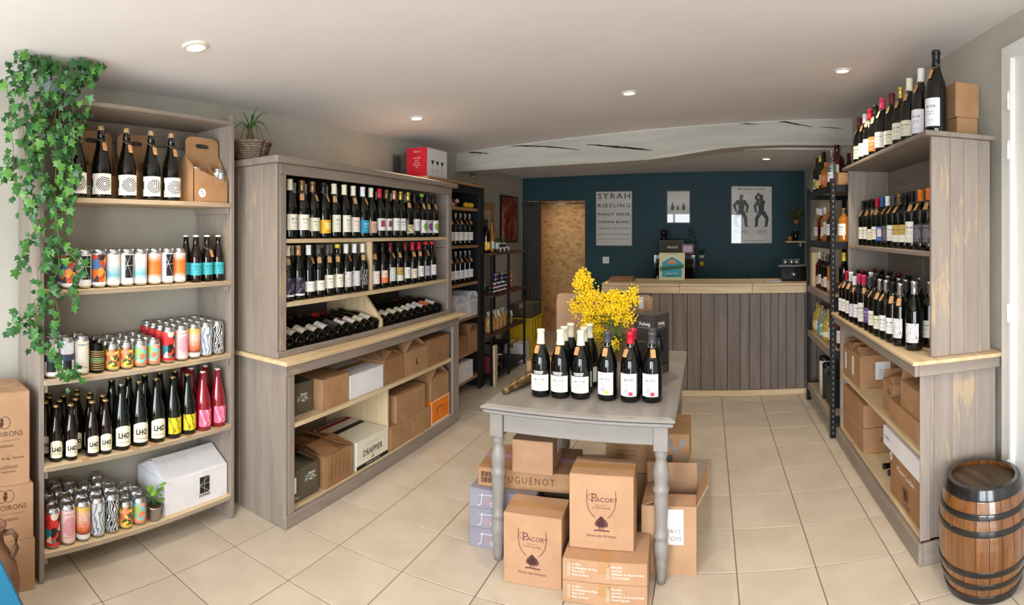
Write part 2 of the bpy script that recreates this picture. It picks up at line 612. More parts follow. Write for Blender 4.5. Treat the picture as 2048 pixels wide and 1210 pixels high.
def spotlight(x, y, z, label, power=SPOT_W, angle=120):
    t = thing('ceiling_light', label, 'ceiling light', (x, y, z), 0, 'recessed ceiling lights', (0.022, -0.0715, 0) if y < 4.9 else None)
    obj('ring', cached('lampring', lambda: MB().lathe([(0.037, -0.004), (0.037, -0.009), (0.050, -0.009), (0.056, -0.002), (0.056, 0.012)], 28).mesh('ring')), RINGM, t)
    obj('lens', cached('lamplens', lambda: MB().lathe([(0.0, -0.005), (0.02, -0.005), (0.037, -0.004)], 24).mesh('lens', True)), LENS.m, t)
    li = bpy.data.lights.new('lamp_glow', 'SPOT')
    li.energy = power
    li.color = WARM
    li.spot_size = R(angle)
    li.spot_blend = 0.9
    li.shadow_soft_size = 0.04
    o = bpy.data.objects.new('lamp_glow', li)
    COL.objects.link(o)
    o.parent = t
    o.location = (0, 0, -0.025)


spotlight(-1.79, 1.32, ceil_z(-1.79, 1.32), 'round recessed ceiling spotlight in front of the ivy')
spotlight(-1.91, 3.25, ceil_z(-1.91, 3.25), 'round recessed ceiling spotlight above the bottle cabinet beside the red gift box')
spotlight(-0.50, 3.47, ceil_z(-0.50, 3.47), 'round recessed ceiling spotlight above the flowers on the grey table')
spotlight(0.81, 3.22, ceil_z(0.81, 3.22), 'round recessed ceiling spotlight by the row of magnum bottles')
spotlight(-0.50, 1.32, ceil_z(-0.50, 1.32), 'round recessed ceiling spotlight over the cartons stacked in front of the table')
spotlight(0.81, 1.32, ceil_z(0.81, 1.32), 'round recessed ceiling spotlight over the oak barrel')
spotlight(0.62, 5.75, 2.175 + 0.02 * 3.04, 'round recessed ceiling spotlight behind the beam, above the bar counter', 20)
spotlight(-1.3, 5.75, 2.175 + 0.02 * 1.12, 'round recessed ceiling spotlight behind the beam, near the curtain', 14)
spotlight(-2.0, 7.35, 2.3, 'round recessed ceiling spotlight in the chipboard passage', 16)


# ------------------------------------------------------------------ open shelving with the ivy
LS = thing('shelving_unit', 'tall grey wooden open shelf full of cans and beer bottles, under the ivy', 'shelving unit', (0, 0, 0))
FX, BX, Y0, Y1 = -2.12, -2.405, 0.775, 1.81
LIP = painted_wood('weathered_edge', 'y', 0.30, S(176, 158, 134), S(158, 140, 118), S(204, 182, 146))
SHELVES = [0.125, 0.481, 0.838, 1.208, 1.600]
board(LS, 'side_panel', BX, FX, Y0, Y0 + 0.022, 0, 2.025, GREY_Z)
board(LS, 'side_panel', BX, FX, Y1 - 0.024, Y1, 0, 2.045, GREY_Z)
for z in SHELVES:
    b = board(LS, 'shelf_board', BX, FX + 0.003, Y0 + 0.022, Y1 - 0.024, z - 0.021, z, PINE_Y)
    board(LS, 'front_lip', FX + 0.0032, FX + 0.0052, Y0 + 0.0225, Y1 - 0.0245, z - 0.0205, z - 0.0005, LIP)
    for y in (Y0 + 0.022, Y1 - 0.042):
        board(LS, 'cleat', BX, FX - 0.006, y, y + 0.018, z - 0.053, z - 0.0215, GREY_X)
board(LS, 'top_board', BX, FX + 0.008, Y0 + 0.022, Y1 - 0.024, 1.995, 2.014, GREY_Y)
board(LS, 'back_rail', BX - 0.004, BX + 0.008, Y0 + 0.022, Y1 - 0.024, 1.90, 1.994, GREY_Y)

# ------------------------------------------------------------------ planked cabinet with the wine bottles
CB = thing('bottle_cabinet', 'wide grey planked cabinet with wine bottles above and cartons below', 'cabinet', (0, 0, 0))
CX, CBK, CY0, CY1 = -1.86, -2.405, 1.915, 3.81
CUX = -1.92


def planks(root, axis_from, axis_to, n, make, gap=0.002, jitter=0.25):
    ws = [1 + rnd.uniform(-jitter, jitter) for _ in range(n)]
    s = sum(ws)
    p = axis_from
    for w in ws:
        q = p + (axis_to - axis_from) * w / s
        make(min(p, q) + gap / 2, max(p, q) - gap / 2)
        p = q


planks(CB, CBK, CX, 5, lambda a, b: board(CB, 'side_plank', a, b, CY0, CY0 + 0.022, 0.0 if b < CX - 0.02 else 0.002, 0.803, GREY_Z, 0.003))
planks(CB, CBK, CUX, 5, lambda a, b: board(CB, 'side_plank', a, b, CY0, CY0 + 0.022, 0.826, 1.80, GREY_Z, 0.003))
board(CB, 'end_panel', CBK, CX, CY1 - 0.022, CY1, 0, 0.803, GREY_Z)
for a, b in ((0.826, 1.08), (1.082, 1.335), (1.337, 1.57), (1.572, 1.80)):
    board(CB, 'side_plank', CBK, CUX - 0.02, CY1 - 0.022, CY1, a, b, GREY_X, 0.003)
board(CB, 'back_panel', CBK, CBK + 0.01, CY0 + 0.022, CY1 - 0.022, 0.02, 0.803, GREY_Y)
board(CB, 'back_panel', CBK, CBK + 0.01, CY0 + 0.022, CY1 - 0.022, 0.826, 1.80, plain('dark_back_panel', S(78, 70, 64), 0.7))
# lower front
board(CB, 'plinth', CX - 0.02, CX + 0.004, CY0 - 0.002, CY1 + 0.002, 0, 0.062, GREY_Y, 0.004)
board(CB, 'post', CX - 0.02, CX, CY0 + 0.0222, CY0 + 0.067, 0.0625, 0.745, GREY_Z, 0.003)
board(CB, 'post', CX - 0.02, CX, CY1 - 0.10, CY1 - 0.0222, 0.0625, 0.745, GREY_Z, 0.003)
board(CB, 'apron', CX - 0.02, CX + 0.004, CY0 - 0.002, CY1 + 0.002, 0.746, 0.803, GREY_Y, 0.003)
board(CB, 'shelf_board', CBK + 0.011, CX - 0.022, CY0 + 0.0222, CY1 - 0.0222, 0.045, 0.073, PINE_Y)
board(CB, 'shelf_board', CBK + 0.011, CX - 0.004, CY0 + 0.068, CY1 - 0.101, 0.480, 0.503, PINE_Y)
board(CB, 'divider', CBK + 0.011, CX - 0.035, 2.862, 2.880, 0.0735, 0.4795, PINE_Z)
board(CB, 'worktop', CBK, CX + 0.03, CY0 - 0.025, CY1 + 0.065, 0.804, 0.8255, PINE_Y, 0.004, 'pale bare pine worktop')
# upper front
board(CB, 'post', CUX - 0.02, CUX, CY0 + 0.0222, CY0 + 0.070, 0.856, 1.7445, GREY_Z, 0.003)
board(CB, 'post', CUX - 0.02, CUX, CY1 - 0.062, CY1 - 0.0005, 0.856, 1.7445, GREY_Z, 0.003)
board(CB, 'bottom_rail', CUX - 0.02, CUX + 0.002, CY0 + 0.002, CY1, 0.826, 0.8555, GREY_Y, 0.003)
board(CB, 'top_rail', CUX - 0.02, CUX + 0.002, CY0 + 0.0222, CY1, 1.745, 1.7995, GREY_Y, 0.003)
board(CB, 'top_board', CBK, CUX + 0.025, CY0 - 0.022, CY1 + 0.06, 1.800, 1.836, GREY_Y, 0.004)
board(CB, 'shelf_board', CBK + 0.011, CUX - 0.004, CY0 + 0.071, CY1 - 0.063, 1.398, 1.420, PINE_Y)
board(CB, 'shelf_board', CBK + 0.011, CUX - 0.004, CY0 + 0.071, CY1 - 0.063, 1.074, 1.098, PINE_Y)
board(CB, 'divider', CBK + 0.011, CUX - 0.022, 2.752, 2.772, 1.0985, 1.3975, PINE_Z)
dv = MB().prism([(CBK + 0.011, 0.8265), (CUX - 0.024, 0.8265), (CUX - 0.024, 0.90), (CUX - 0.17, 1.0735), (CBK + 0.011, 1.0735)], 2.868, 2.886)
for i, (x, y, z) in enumerate(dv.v):
    dv.v[i] = (x, z, y)
obj('slanted_divider', dv.mesh('slanted_divider', True), PINE_Z, CB)
rk = obj('rack_board', boxmesh(0.44, CY1 - CY0 - 0.05, 0.012, 0.002), GREY_Y, CB, (-2.165, (CY0 + CY1) / 2, 0.868), (0, R(13), 0))

# ------------------------------------------------------------------ right-hand bottle unit
RU = thing('bottle_sideboard', 'worn grey sideboard with bottle shelves against the right wall, beside the oak barrel', 'sideboard', (0, 0, 0))
RX, RBK, RY0, RY1, RUX = 0.905, 1.29, 2.21, 3.72, 0.97
planks(RU, RX + 0.012, RBK, 4, lambda a, b: board(RU, 'side_plank', a, b, RY0 + 0.01, RY0 + 0.032, 0.10, 0.83, WORN_Z, 0.0015), 0.001, 0.35)
planks(RU, RUX, RBK - 0.02, 4, lambda a, b: board(RU, 'side_plank', a, b, RY0 + 0.028, RY0 + 0.050, 0.896, 1.882, WORN_Z, 0.0015), 0.001, 0.35)
board(RU, 'corner_post', RX, RX + 0.05, RY0 + 0.002, RY0 + 0.0095, 0.10, 0.83, WORN_Z)
board(RU, 'end_panel', RX + 0.012, RBK, RY1 - 0.022, RY1, 0.0, 0.873, GREY_Z)
board(RU, 'end_panel', RUX, RBK - 0.02, RY1 - 0.04, RY1 - 0.018, 0.896, 1.882, GREY_Z)
board(RU, 'plinth', RX - 0.012, RX + 0.010, RY0 - 0.012, RY1, 0, 0.095, GREY_Y, 0.004)
board(RU, 'plinth', RX + 0.0105, RBK, RY0 - 0.012, RY0 + 0.009, 0, 0.095, GREY_X, 0.004)
board(RU, 'apron', RX - 0.03, RX - 0.010, RY0 - 0.012, RY1, 0.825, 0.876, GREY_Y, 0.003)
board(RU, 'apron', RX - 0.0095, RBK + 0.012, RY0 - 0.012, RY0 + 0.0095, 0.825, 0.876, GREY_X, 0.003)
board(RU, 'worktop', RX - 0.045, RBK + 0.02, RY0 - 0.028, RY1 + 0.025, 0.8765, 0.895, PINE_Y, 0.004, 'pale bare pine worktop')
board(RU, 'shelf_board', RX + 0.012, RBK - 0.012, RY0 + 0.033, RY1 - 0.023, 0.085, 0.105, PINE_Y)
board(RU, 'shelf_board', RX + 0.012, RBK - 0.012, RY0 + 0.033, RY1 - 0.023, 0.458, 0.480, PINE_Y)
board(RU, 'shelf_board', RUX + 0.002, RBK - 0.032, RY0 + 0.051, RY1 - 0.041, 1.343, 1.365, GREY_Y)
board(RU, 'back_panel', RBK - 0.011, RBK, RY0 + 0.033, RY1 - 0.023, 0.1, 0.873, GREY_Y)
board(RU, 'back_board', RBK - 0.031, RBK - 0.02, RY0 + 0.051, RY1 - 0.041, 1.62, 1.88, GREY_Y)
board(RU, 'back_post', RBK - 0.031, RBK - 0.02, 2.80, 3.02, 0.896, 1.342, GREY_Z)
board(RU, 'back_board', RBK - 0.031, RBK - 0.02, 3.03, RY1 - 0.041, 0.96, 1.342, GREY_Y)
board(RU, 'top_board', RUX - 0.035, RBK, RY0 + 0.005, RY1 + 0.01, 1.883, 1.905, GREY_Y, 0.004)

# ------------------------------------------------------------------ bar counter
BC = thing('bar_counter', 'bar counter clad in dark grey upright planks with a pale pine rail', 'counter', (0, 0, 0))
KX0, KX1, KY = -0.93, 1.21, 4.87
planks(BC, KX0, KX1, 21, lambda a, b: board(BC, 'plank', a, b, KY, KY + 0.02, 0.052, 0.912, COUNTERP, 0.003), 0.003, 0.3)
board(BC, 'foot_rail', KX0, KX1, KY - 0.016, KY + 0.005, 0.0, 0.051, PINE_X, 0.003, 'pale pine foot board')
xs = [KX0 - 0.02, -0.25, 0.40, KX1]
for a, b in zip(xs, xs[1:]):
    board(BC, 'front_rail', a + 0.001, b - 0.001, KY - 0.018, KY + 0.004, 0.913, 0.978, PINE_X, 0.003, 'pale pine rail board')
    board(BC, 'top_board', a + 0.001, b - 0.001, KY - 0.03, KY + 0.52, 0.979, 1.0, PINE_X, 0.003, 'pale pine top board')
board(BC, 'end_panel', KX0, KX0 + 0.02, KY + 0.021, KY + 0.5, 0.0, 0.978, COUNTERP)
board(BC, 'carcass', KX0 + 0.021, KX1 - 0.001, KY + 0.021, KY + 0.48, 0.0, 0.97, DARK)

# ------------------------------------------------------------------ black bookcase against the left wall
BKS = thing('black_bookcase', 'tall black bookcase with oak shelves, between the planked cabinet and the wall pictures', 'bookcase', (0, 0, 0))
KFX, KBX, BY0, BY1 = -2.06, -2.405, 3.885, 4.765
board(BKS, 'side_panel', KBX, KFX, BY0, BY0 + 0.03, 0.0, 1.868, BLACKW)
board(BKS, 'side_panel', KBX, KFX, BY1 - 0.03, BY1, 0.0, 1.868, BLACKW)
board(BKS, 'post', KFX - 0.02, KFX + 0.004, BY1 - 0.105, BY1 - 0.0305, 0.0, 1.868, BLACKW)
board(BKS, 'back_panel', KBX, KBX + 0.01, BY0 + 0.03, BY1 - 0.03, 0.05, 1.868, BLACKW)
board(BKS, 'top_rail', KFX - 0.02, KFX + 0.004, BY0 + 0.031, BY1 - 0.106, 1.80, 1.868, BLACKW)
board(BKS, 'top_board', KBX, KFX + 0.02, BY0 - 0.24, BY1 + 0.02, 1.869, 1.890, OAK_Y, 0.003, 'oak top board')
for z in (1.677, 1.341, 1.003, 0.695, 0.375, 0.135):
    board(BKS, 'shelf_board', KBX + 0.011, KFX - 0.021, BY0 + 0.031, BY1 - 0.031, z - 0.025, z, OAK_Y, 0.003, 'oak shelf board')

# ------------------------------------------------------------------ light metal rack behind the bookcase
RK = thing('metal_rack', 'slim black metal rack with walnut shelves holding jars and bags', 'rack', (0, 0, 0))
for x in (-2.0, -2.36):
    for y in ((4.80, 5.26, 5.75) if x > -2.1 else (4.80, 5.75)):
        obj('upright', boxmesh(0.022, 0.022, 1.235, 0.003), BLACKM, RK, (x, y, 0.0))
for z in (1.258, 0.855, 0.485, 0.092):
    board(RK, 'shelf_board', -2.385, -1.985, 4.785, 5.775, z - 0.022, z, WALNUT if z > 0.2 else BLACKM, 0.003)
    if z < 1.2:
        for y0 in (5.75,):
            pts = [(-2.0, y0 - 0.012, z - 0.10), (-2.0, y0 - 0.016, z - 0.06), (-2.0, y0 - 0.035, z - 0.03), (-2.0, y0 - 0.08, z - 0.022)]
            obj('brace', MB().tube(pts, 0.008, 6).mesh('brace'), BLACKM, RK)

# ------------------------------------------------------------------ black perforated storage rack by the counter
ST = thing('storage_rack', 'black perforated metal storage rack of spirits beside the bar counter', 'rack', (0, 0, 0))
SLOT = plain('slot_hole', S(150, 150, 150), 0.6)
SX0, SX1, SY0, SY1 = 0.862, 1.215, 3.765, 4.715
PERF = G('perforated_black', S(20, 21, 23), 0.4, 0.3)
pc = PERF.n('ShaderNodeSeparateXYZ')
PERF.t.links.new(PERF.n('ShaderNodeTexCoord').outputs['Object'], pc.inputs[0])
fr = PERF.math('FRACT', PERF.math('MULTIPLY', pc.outputs[2], 26.0))
hole = PERF.band(fr, 0.35, 0.62)
PERF.color(PERF.mix(hole, S(20, 21, 23), S(4, 4, 4)))
for x, sx in ((SX0, 1), (SX1, -1)):
    for y, sy in ((SY0, 1), (SY1, -1)):
        u = MB().box(*sorted((x, x + sx * 0.034)), *sorted((y, y + sy * 0.002)), 0, 1.835)
        u.box(*sorted((x, x + sx * 0.002)), *sorted((y + sy * 0.002, y + sy * 0.034)), 0, 1.835)
        up = obj('upright', u.mesh('upright'), BLACKM, ST)
        if sy > 0:
            for k in range(46):
                obj('slot_hole', boxmesh(0.006, 0.0008, 0.014), SLOT, up, (x + sx * 0.0175, y - sy * 0.0004, 0.03 + k * 0.039))
        obj('foot', boxmesh(0.04, 0.04, 0.012, 0.002), BLACKM, up, (x + sx * 0.018, y + sy * 0.018, 0.0))
CHIP = pine('chipboard_shelf', 'y', S(196, 174, 146), S(176, 154, 126))
for z in (1.79, 1.385, 0.995, 0.61, 0.15):
    board(ST, 'shelf_board', SX0 + 0.006, SX1 - 0.006, SY0 + 0.036, SY1 - 0.036, z - 0.012, z, CHIP)
    for y in (SY0 + 0.004, SY1 - 0.010):
        board(ST, 'beam', SX0 + 0.036, SX1 - 0.036, y, y + 0.006, z - 0.05, z + 0.002, BLACKM)
    for x in (SX0 + 0.003, SX1 - 0.006):
        bmb = MB()
        for k in range(4):
            bmb.box(x, x + 0.003 + 0.0015 * (k % 2), SY0 + 0.036, SY1 - 0.036, z - 0.05 + k * 0.013, z - 0.05 + (k + 1) * 0.013)
        obj('beam', bmb.mesh('ribbed_beam'), BLACKM if z > 1.2 else GREY_Y, ST)

# ------------------------------------------------------------------ grey farmhouse table
TB = thing('wooden_table', 'grey painted wooden table with turned legs, in the middle of the shop', 'table', (-0.55, 2.85, 0))
tx, ty = 0.42, 0.65


def moulded(dx, dy, prof):
    m = MB()
    vs, fs = [], []
    for ins, z in prof:
        vs += [(-dx + ins, -dy + ins, z), (dx - ins, -dy + ins, z), (dx - ins, dy - ins, z), (-dx + ins, dy - ins, z)]
    for i in range(len(prof) - 1):
        for k in range(4):
            fs.append((4 * i + k, 4 * i + (k + 1) % 4, 4 * i + 4 + (k + 1) % 4, 4 * i + 4 + k))
    fs += [(3, 2, 1, 0), tuple(4 * (len(prof) - 1) + k for k in range(4))]
    return m.add(vs, fs).mesh('top')


obj('table_top', moulded(tx, ty, [(0.018, 0.676), (0.004, 0.680), (0.0, 0.684), (0.0, 0.689), (0.006, 0.694), (0.016, 0.697), (0.022, 0.700)]), TABLEP, TB)
obj('extension_leaf', moulded(tx - 0.005, ty - 0.005, [(0.03, 0.655), (0.012, 0.658), (0.004, 0.665), (0.004, 0.6755)]), TABLEP, TB)
LEGP = [(0.0, 0.0), (0.018, 0.0), (0.020, 0.03), (0.024, 0.075), (0.027, 0.085), (0.024, 0.095), (0.027, 0.11), (0.032, 0.13), (0.032, 0.15), (0.026, 0.175), (0.024, 0.185), (0.031, 0.195),
        (0.031, 0.205), (0.025, 0.215), (0.025, 0.24), (0.029, 0.32), (0.031, 0.355), (0.029, 0.375), (0.035, 0.385), (0.035, 0.395), (0.028, 0.405), (0.030, 0.425),
        (0.034, 0.45), (0.034, 0.47), (0.026, 0.50), (0.022, 0.515), (0.026, 0.525), (0.029, 0.535), (0.024, 0.55), (0.028, 0.56)]
LEGP = [(r, z) for r, z in LEGP]
for sx in (-1, 1):
    for sy in (-1, 1):
        lm = MB().lathe(LEGP, 20)
        lm.box(-0.029, 0.029, -0.029, 0.029, 0.555, 0.655)
        obj('leg', lm.mesh('leg'), TABLEP, TB, (sx * (tx - 0.062), sy * (ty - 0.062), 0))
for sy in (-1, 1):
    board(TB, 'apron', -tx + 0.092, tx - 0.092, sy * (ty - 0.055) - 0.009, sy * (ty - 0.055) + 0.009, 0.575, 0.655, TABLEP)
for sx in (-1, 1):
    board(TB, 'apron', sx * (tx - 0.055) - 0.009, sx * (tx - 0.055) + 0.009, -ty + 0.092, ty - 0.092, 0.575, 0.655, TABLEP)

# ------------------------------------------------------------------ oak barrel
gs = G('oak_stave', S(150, 96, 46), 0.28, coat=1.0)
f = gs.noise(gs.coords((30, 30, 2.0)), 1.0, 5, 0.6, 0.6)
f2 = gs.noise(gs.coords((7, 7, 5)), 1.0, 4, 0.6)
c = gs.mix(gs.step(f, 0.3, 0.7), S(140, 88, 40), S(92, 55, 26))
oi = gs.n('ShaderNodeObjectInfo').outputs['Random']
c = gs.mix(gs.math('MULTIPLY', oi, 0.55), c, S(110, 66, 32))
gs.color(gs.mix(gs.math('MULTIPLY', gs.step(f2, 0.62, 0.75), 0.6), c, S(60, 34, 18)))
gs.bump(f, 0.3, 0.002)
STAVE = gs.m
HOOP = mottled('black_hoop', S(22, 21, 21), S(30, 28, 27), (20, 20, 20), 0.22, 0.05, coat=0.4)
HEAD = mottled('barrel_head', S(86, 68, 50), S(56, 42, 30), (26, 5, 9), 0.55, 0.4, 6)
BR = thing('oak_barrel', 'small varnished oak barrel with black iron hoops, standing on the floor', 'barrel', (1.105, 2.005, 0), 0.2)
BH, BE, BM_ = 0.445, 0.152, 0.187


def bar_r(z):
    t = (z / BH - 0.5) * 2
    return BE + (BM_ - BE) * (1 - t * t)


NS = 22


def stave_mesh():
    m = MB()
    da = PI / NS - 0.006
    vs = []
    K = 10
    for k in range(K + 1):
        z = BH * k / K
        r = bar_r(z)
        for rr in (r, r - 0.016):
            for a in (-da, 0, da):
                vs.append((rr * math.cos(a), rr * math.sin(a), z))
    fs = []
    ring = [0, 1, 2, 5, 4, 3]
    for k in range(K):
        for q in range(6):
            a, b = ring[q], ring[(q + 1) % 6]
            fs.append((6 * k + a, 6 * k + b, 6 * k + 6 + b, 6 * k + 6 + a))
    fs.append((3, 4, 5, 2, 1, 0))
    fs.append(tuple(6 * K + i for i in (0, 1, 2, 5, 4, 3)))
    return m.add(vs, fs).mesh('stave', True)


sm = stave_mesh()
for k in range(NS):
    obj('stave', sm, STAVE, BR, (0, 0, 0), (0, 0, 2 * PI * k / NS))
for za, zb in ((0.0, 0.034), (0.066, 0.088), (0.118, 0.140), (0.276, 0.298), (0.338, 0.360), (0.404, 0.448)):
    prof = [(bar_r(za) - 0.001, za), (bar_r(za) + 0.0035, za)] + [(bar_r(za + (zb - za) * t) + 0.004, za + (zb - za) * t) for t in (0.1, 0.5, 0.9)] + [(bar_r(zb) + 0.0035, zb), (bar_r(zb) - 0.001, zb)]
    if zb > BH:
        prof.append((BE - 0.019, zb - 0.001))
    obj('hoop', MB().lathe(prof, 40).mesh('hoop', True), HOOP, BR)
for k in range(5):
    x0, x1 = -0.137 + k * 0.0548, -0.137 + (k + 1) * 0.0548 - 0.0015
    pts = []
    for i in range(7):
        x = x0 + (x1 - x0) * i / 6
        pts.append((x, -math.sqrt(max(0, 0.137 ** 2 - x * x))))
    for i in range(6, -1, -1):
        x = x0 + (x1 - x0) * i / 6
        pts.append((x, math.sqrt(max(0, 0.137 ** 2 - x * x)) + 1e-5))
    obj('head_board', MB().prism(pts, BH - 0.034, BH - 0.020).mesh('head_board', True), HEAD, BR)
obj('bottom_head', MB().lathe([(0, 0.01), (0.137, 0.01), (0.137, 0.03), (0, 0.03)], 24, False).mesh('bottom_head', True), HEAD, BR)

# ------------------------------------------------------------------ printed labels (flat print on paper)
LM = {}


def label_mat(key, base, style='text', ink=S(70, 62, 56), accent=S(120, 110, 100), rough=0.55, art=None, scale=6.0):
    if key in LM:
        return LM[key]
    g = G('label_' + key, base, rough)
    u, v = g.uv()
    c = base
    sp = g.n('ShaderNodeCombineXYZ')
    g.plug(sp.inputs[0], u)
    g.plug(sp.inputs[1], v)

    def words(v0, v1, u0, u1, freq, col, cur):
        nz = g.n('ShaderNodeTexNoise')
        cb = g.n('ShaderNodeCombineXYZ')
        g.plug(cb.inputs[0], g.math('MULTIPLY', u, freq))
        cb.inputs[1].default_value = v0 * 37.0
        g.t.links.new(cb.outputs[0], nz.inputs['Vector'])
        nz.inputs['Scale'].default_value = 1.0
        nz.inputs['Detail'].default_value = 0.0
        mk = g.math('MULTIPLY', g.rect(u, v, u0, u1, v0, v1), g.step(nz.outputs[0], 0.40, 0.52))
        return g.mix(g.math('MULTIPLY', mk, 0.85), cur, col)
    if style in ('text', 'block', 'circle', 'low', 'half'):
        if style == 'half':
            c = g.mix(g.math('LESS_THAN', v, 0.42), c, accent)
        if style == 'block':
            c = g.mix(g.rect(u, v, 0.30, 0.75, 0.30, 0.82), c, accent)
        if style == 'circle':
            d = g.math('SQRT', g.math('ADD', g.math('POWER', g.math('SUBTRACT', u, 0.55), 2.0), g.math('POWER', g.math('SUBTRACT', v, 0.5), 2.0)))
            c = g.mix(g.band(d, 0.0, 0.30), c, accent)
        if style in ('text', 'low', 'half'):
            c = words(0.66, 0.75, 0.25, 0.78, 34, ink, c)
            c = words(0.50, 0.54, 0.32, 0.70, 60, ink, c)
            c = words(0.42, 0.45, 0.28, 0.74, 60, ink, c)
            c = words(0.20, 0.23, 0.36, 0.66, 60, ink, c)
        else:
            c = words(0.86, 0.91, 0.28, 0.76, 44, ink, c)
            c = words(0.14, 0.18, 0.30, 0.72, 60, ink, c)
    elif style == 'plain':
        pass
    elif style == 'art':
        vo = g.n('ShaderNodeTexVoronoi')
        nz = g.n('ShaderNodeTexNoise')
        g.t.links.new(sp.outputs[0], nz.inputs['Vector'])
        nz.inputs['Scale'].default_value = scale * 0.7
        mixv = g.n('ShaderNodeVectorMath', operation='ADD')
        g.t.links.new(sp.outputs[0], mixv.inputs[0])
        sc_ = g.n('ShaderNodeVectorMath', operation='SCALE')
        g.t.links.new(nz.outputs['Color'], sc_.inputs[0])
        sc_.inputs['Scale'].default_value = 0.28
        g.t.links.new(sc_.outputs[0], mixv.inputs[1])
        g.t.links.new(mixv.outputs[0], vo.inputs['Vector'])
        vo.inputs['Scale'].default_value = scale
        s1 = g.n('ShaderNodeSeparateColor')
        g.t.links.new(vo.outputs['Color'], s1.inputs[0])
        k = len(art)
        c = g.ramp(s1.outputs[0], [(i / k, a) for i, a in enumerate(art)], 'CONSTANT')
        c = g.mix(g.math('LESS_THAN', v, 0.10), c, base)
    elif style == 'swirl':
        wv = g.n('ShaderNodeTexWave')
        g.t.links.new(sp.outputs[0], wv.inputs['Vector'])
        wv.inputs['Scale'].default_value = scale
        wv.inputs['Distortion'].default_value = 14.0
        wv.inputs['Detail'].default_value = 2.0
        c = g.mix(g.math('GREATER_THAN', wv.outputs[1], 0.86 if key in ('sketch', 'blackart', 'lilac', 'cider_yellow', 'cider_pink') else 0.62), base, ink)
    elif style == 'fade':
        c = g.ramp(v, [(0.0, art[0]), (0.12, art[0]), (0.3, art[1]), (0.7, art[2]), (1.0, art[3])])
        nz = g.noise(sp.outputs[0], 9.0, 3)
        c = g.mix(g.band(nz, 0.49, 0.51), c, ink)
        c = g.mix(g.math('LESS_THAN', v, 0.14), c, S(238, 236, 232))
    elif style == 'geo':
        a = g.math('ABSOLUTE', g.math('SUBTRACT', g.math('ADD', u, g.math('MULTIPLY', v, 0.5)), 0.72))
        b = g.math('ABSOLUTE', g.math('SUBTRACT', g.math('SUBTRACT', u, g.math('MULTIPLY', v, 0.5)), 0.05))
        d = g.math('ABSOLUTE', g.math('SUBTRACT', v, 0.62))
        lines = g.math('LESS_THAN', g.math('MINIMUM', g.math('MINIMUM', a, b), d), 0.007)
        blk = g.rect(u, v, 0.28, 0.72, 0.20, 0.97)
        c = g.mix(blk, base, S(22, 22, 24))
        c = g.mix(g.math('MULTIPLY', lines, blk), c, S(225, 225, 225))
    elif style == 'bands':
        fr = g.math('FRACT', g.math('MULTIPLY', v, 9.0))
        zz = g.math('ABSOLUTE', g.math('SUBTRACT', g.math('FRACT', g.math('MULTIPLY', u, 22.0)), 0.5))
        m1 = g.math('LESS_THAN', g.math('ABSOLUTE', g.math('SUBTRACT', fr, g.math('ADD', 0.35, g.math('MULTIPLY', zz, 0.5)))), 0.13)
        c = g.mix(m1, base, accent)
        c = g.mix(g.math('MULTIPLY', g.band(v, 0.42, 0.62), g.math('LESS_THAN', zz, 0.25)), c, S(90, 160, 110))
    elif style == 'panel':
        c = g.ramp(v, [(0.0, S(232, 230, 226)), (0.10, S(232, 230, 226)), (0.11, S(28, 28, 30)), (0.42, S(28, 28, 30)), (0.43, art[0]), (0.62, art[1]), (0.63, art[2]), (1.0, art[2])], 'CONSTANT')
        c = g.mix(g.math('MULTIPLY', g.band(v, 0.10, 0.43), g.math('SUBTRACT', 1.0, g.band(u, 0.30, 0.70))), c, S(226, 224, 220))
    elif style == 'rays':
        du = g.math('SUBTRACT', u, 0.55)
        dv_ = g.math('SUBTRACT', v, 0.5)
        d = g.math('SQRT', g.math('ADD', g.math('POWER', du, 2.0), g.math('MULTIPLY', g.math('POWER', dv_, 2.0), 1.0)))
        st = g.math('GREATER_THAN', g.math('SINE', g.math('MULTIPLY', g.math('ADD', g.math('MULTIPLY', du, math.cos(scale)), g.math('MULTIPLY', dv_, math.sin(scale))), 70.0)), 0.0)
        sgn = g.math('GREATER_THAN', g.math('ADD', du, g.math('MULTIPLY', dv_, 0.6)), 0.0)
        st2 = g.math('GREATER_THAN', g.math('SINE', g.math('MULTIPLY', g.math('SUBTRACT', du, g.math('MULTIPLY', dv_, 0.7)), 70.0)), 0.0)
        pat = g.math('ADD', g.math('MULTIPLY', sgn, st), g.math('MULTIPLY', g.math('SUBTRACT', 1.0, sgn), st2))
        c = g.mix(g.math('MULTIPLY', g.band(d, 0.05, 0.36), pat), base, S(30, 30, 30))
        c = g.mix(g.rect(u, v, 0.0, 0.05, 0.35, 0.75), c, S(40, 40, 40))
    g.color(c)
    LM[key] = g.m
    return g.m


CREAM, WHITE, IVORY = S(238, 232, 214), S(240, 239, 238), S(232, 226, 200)
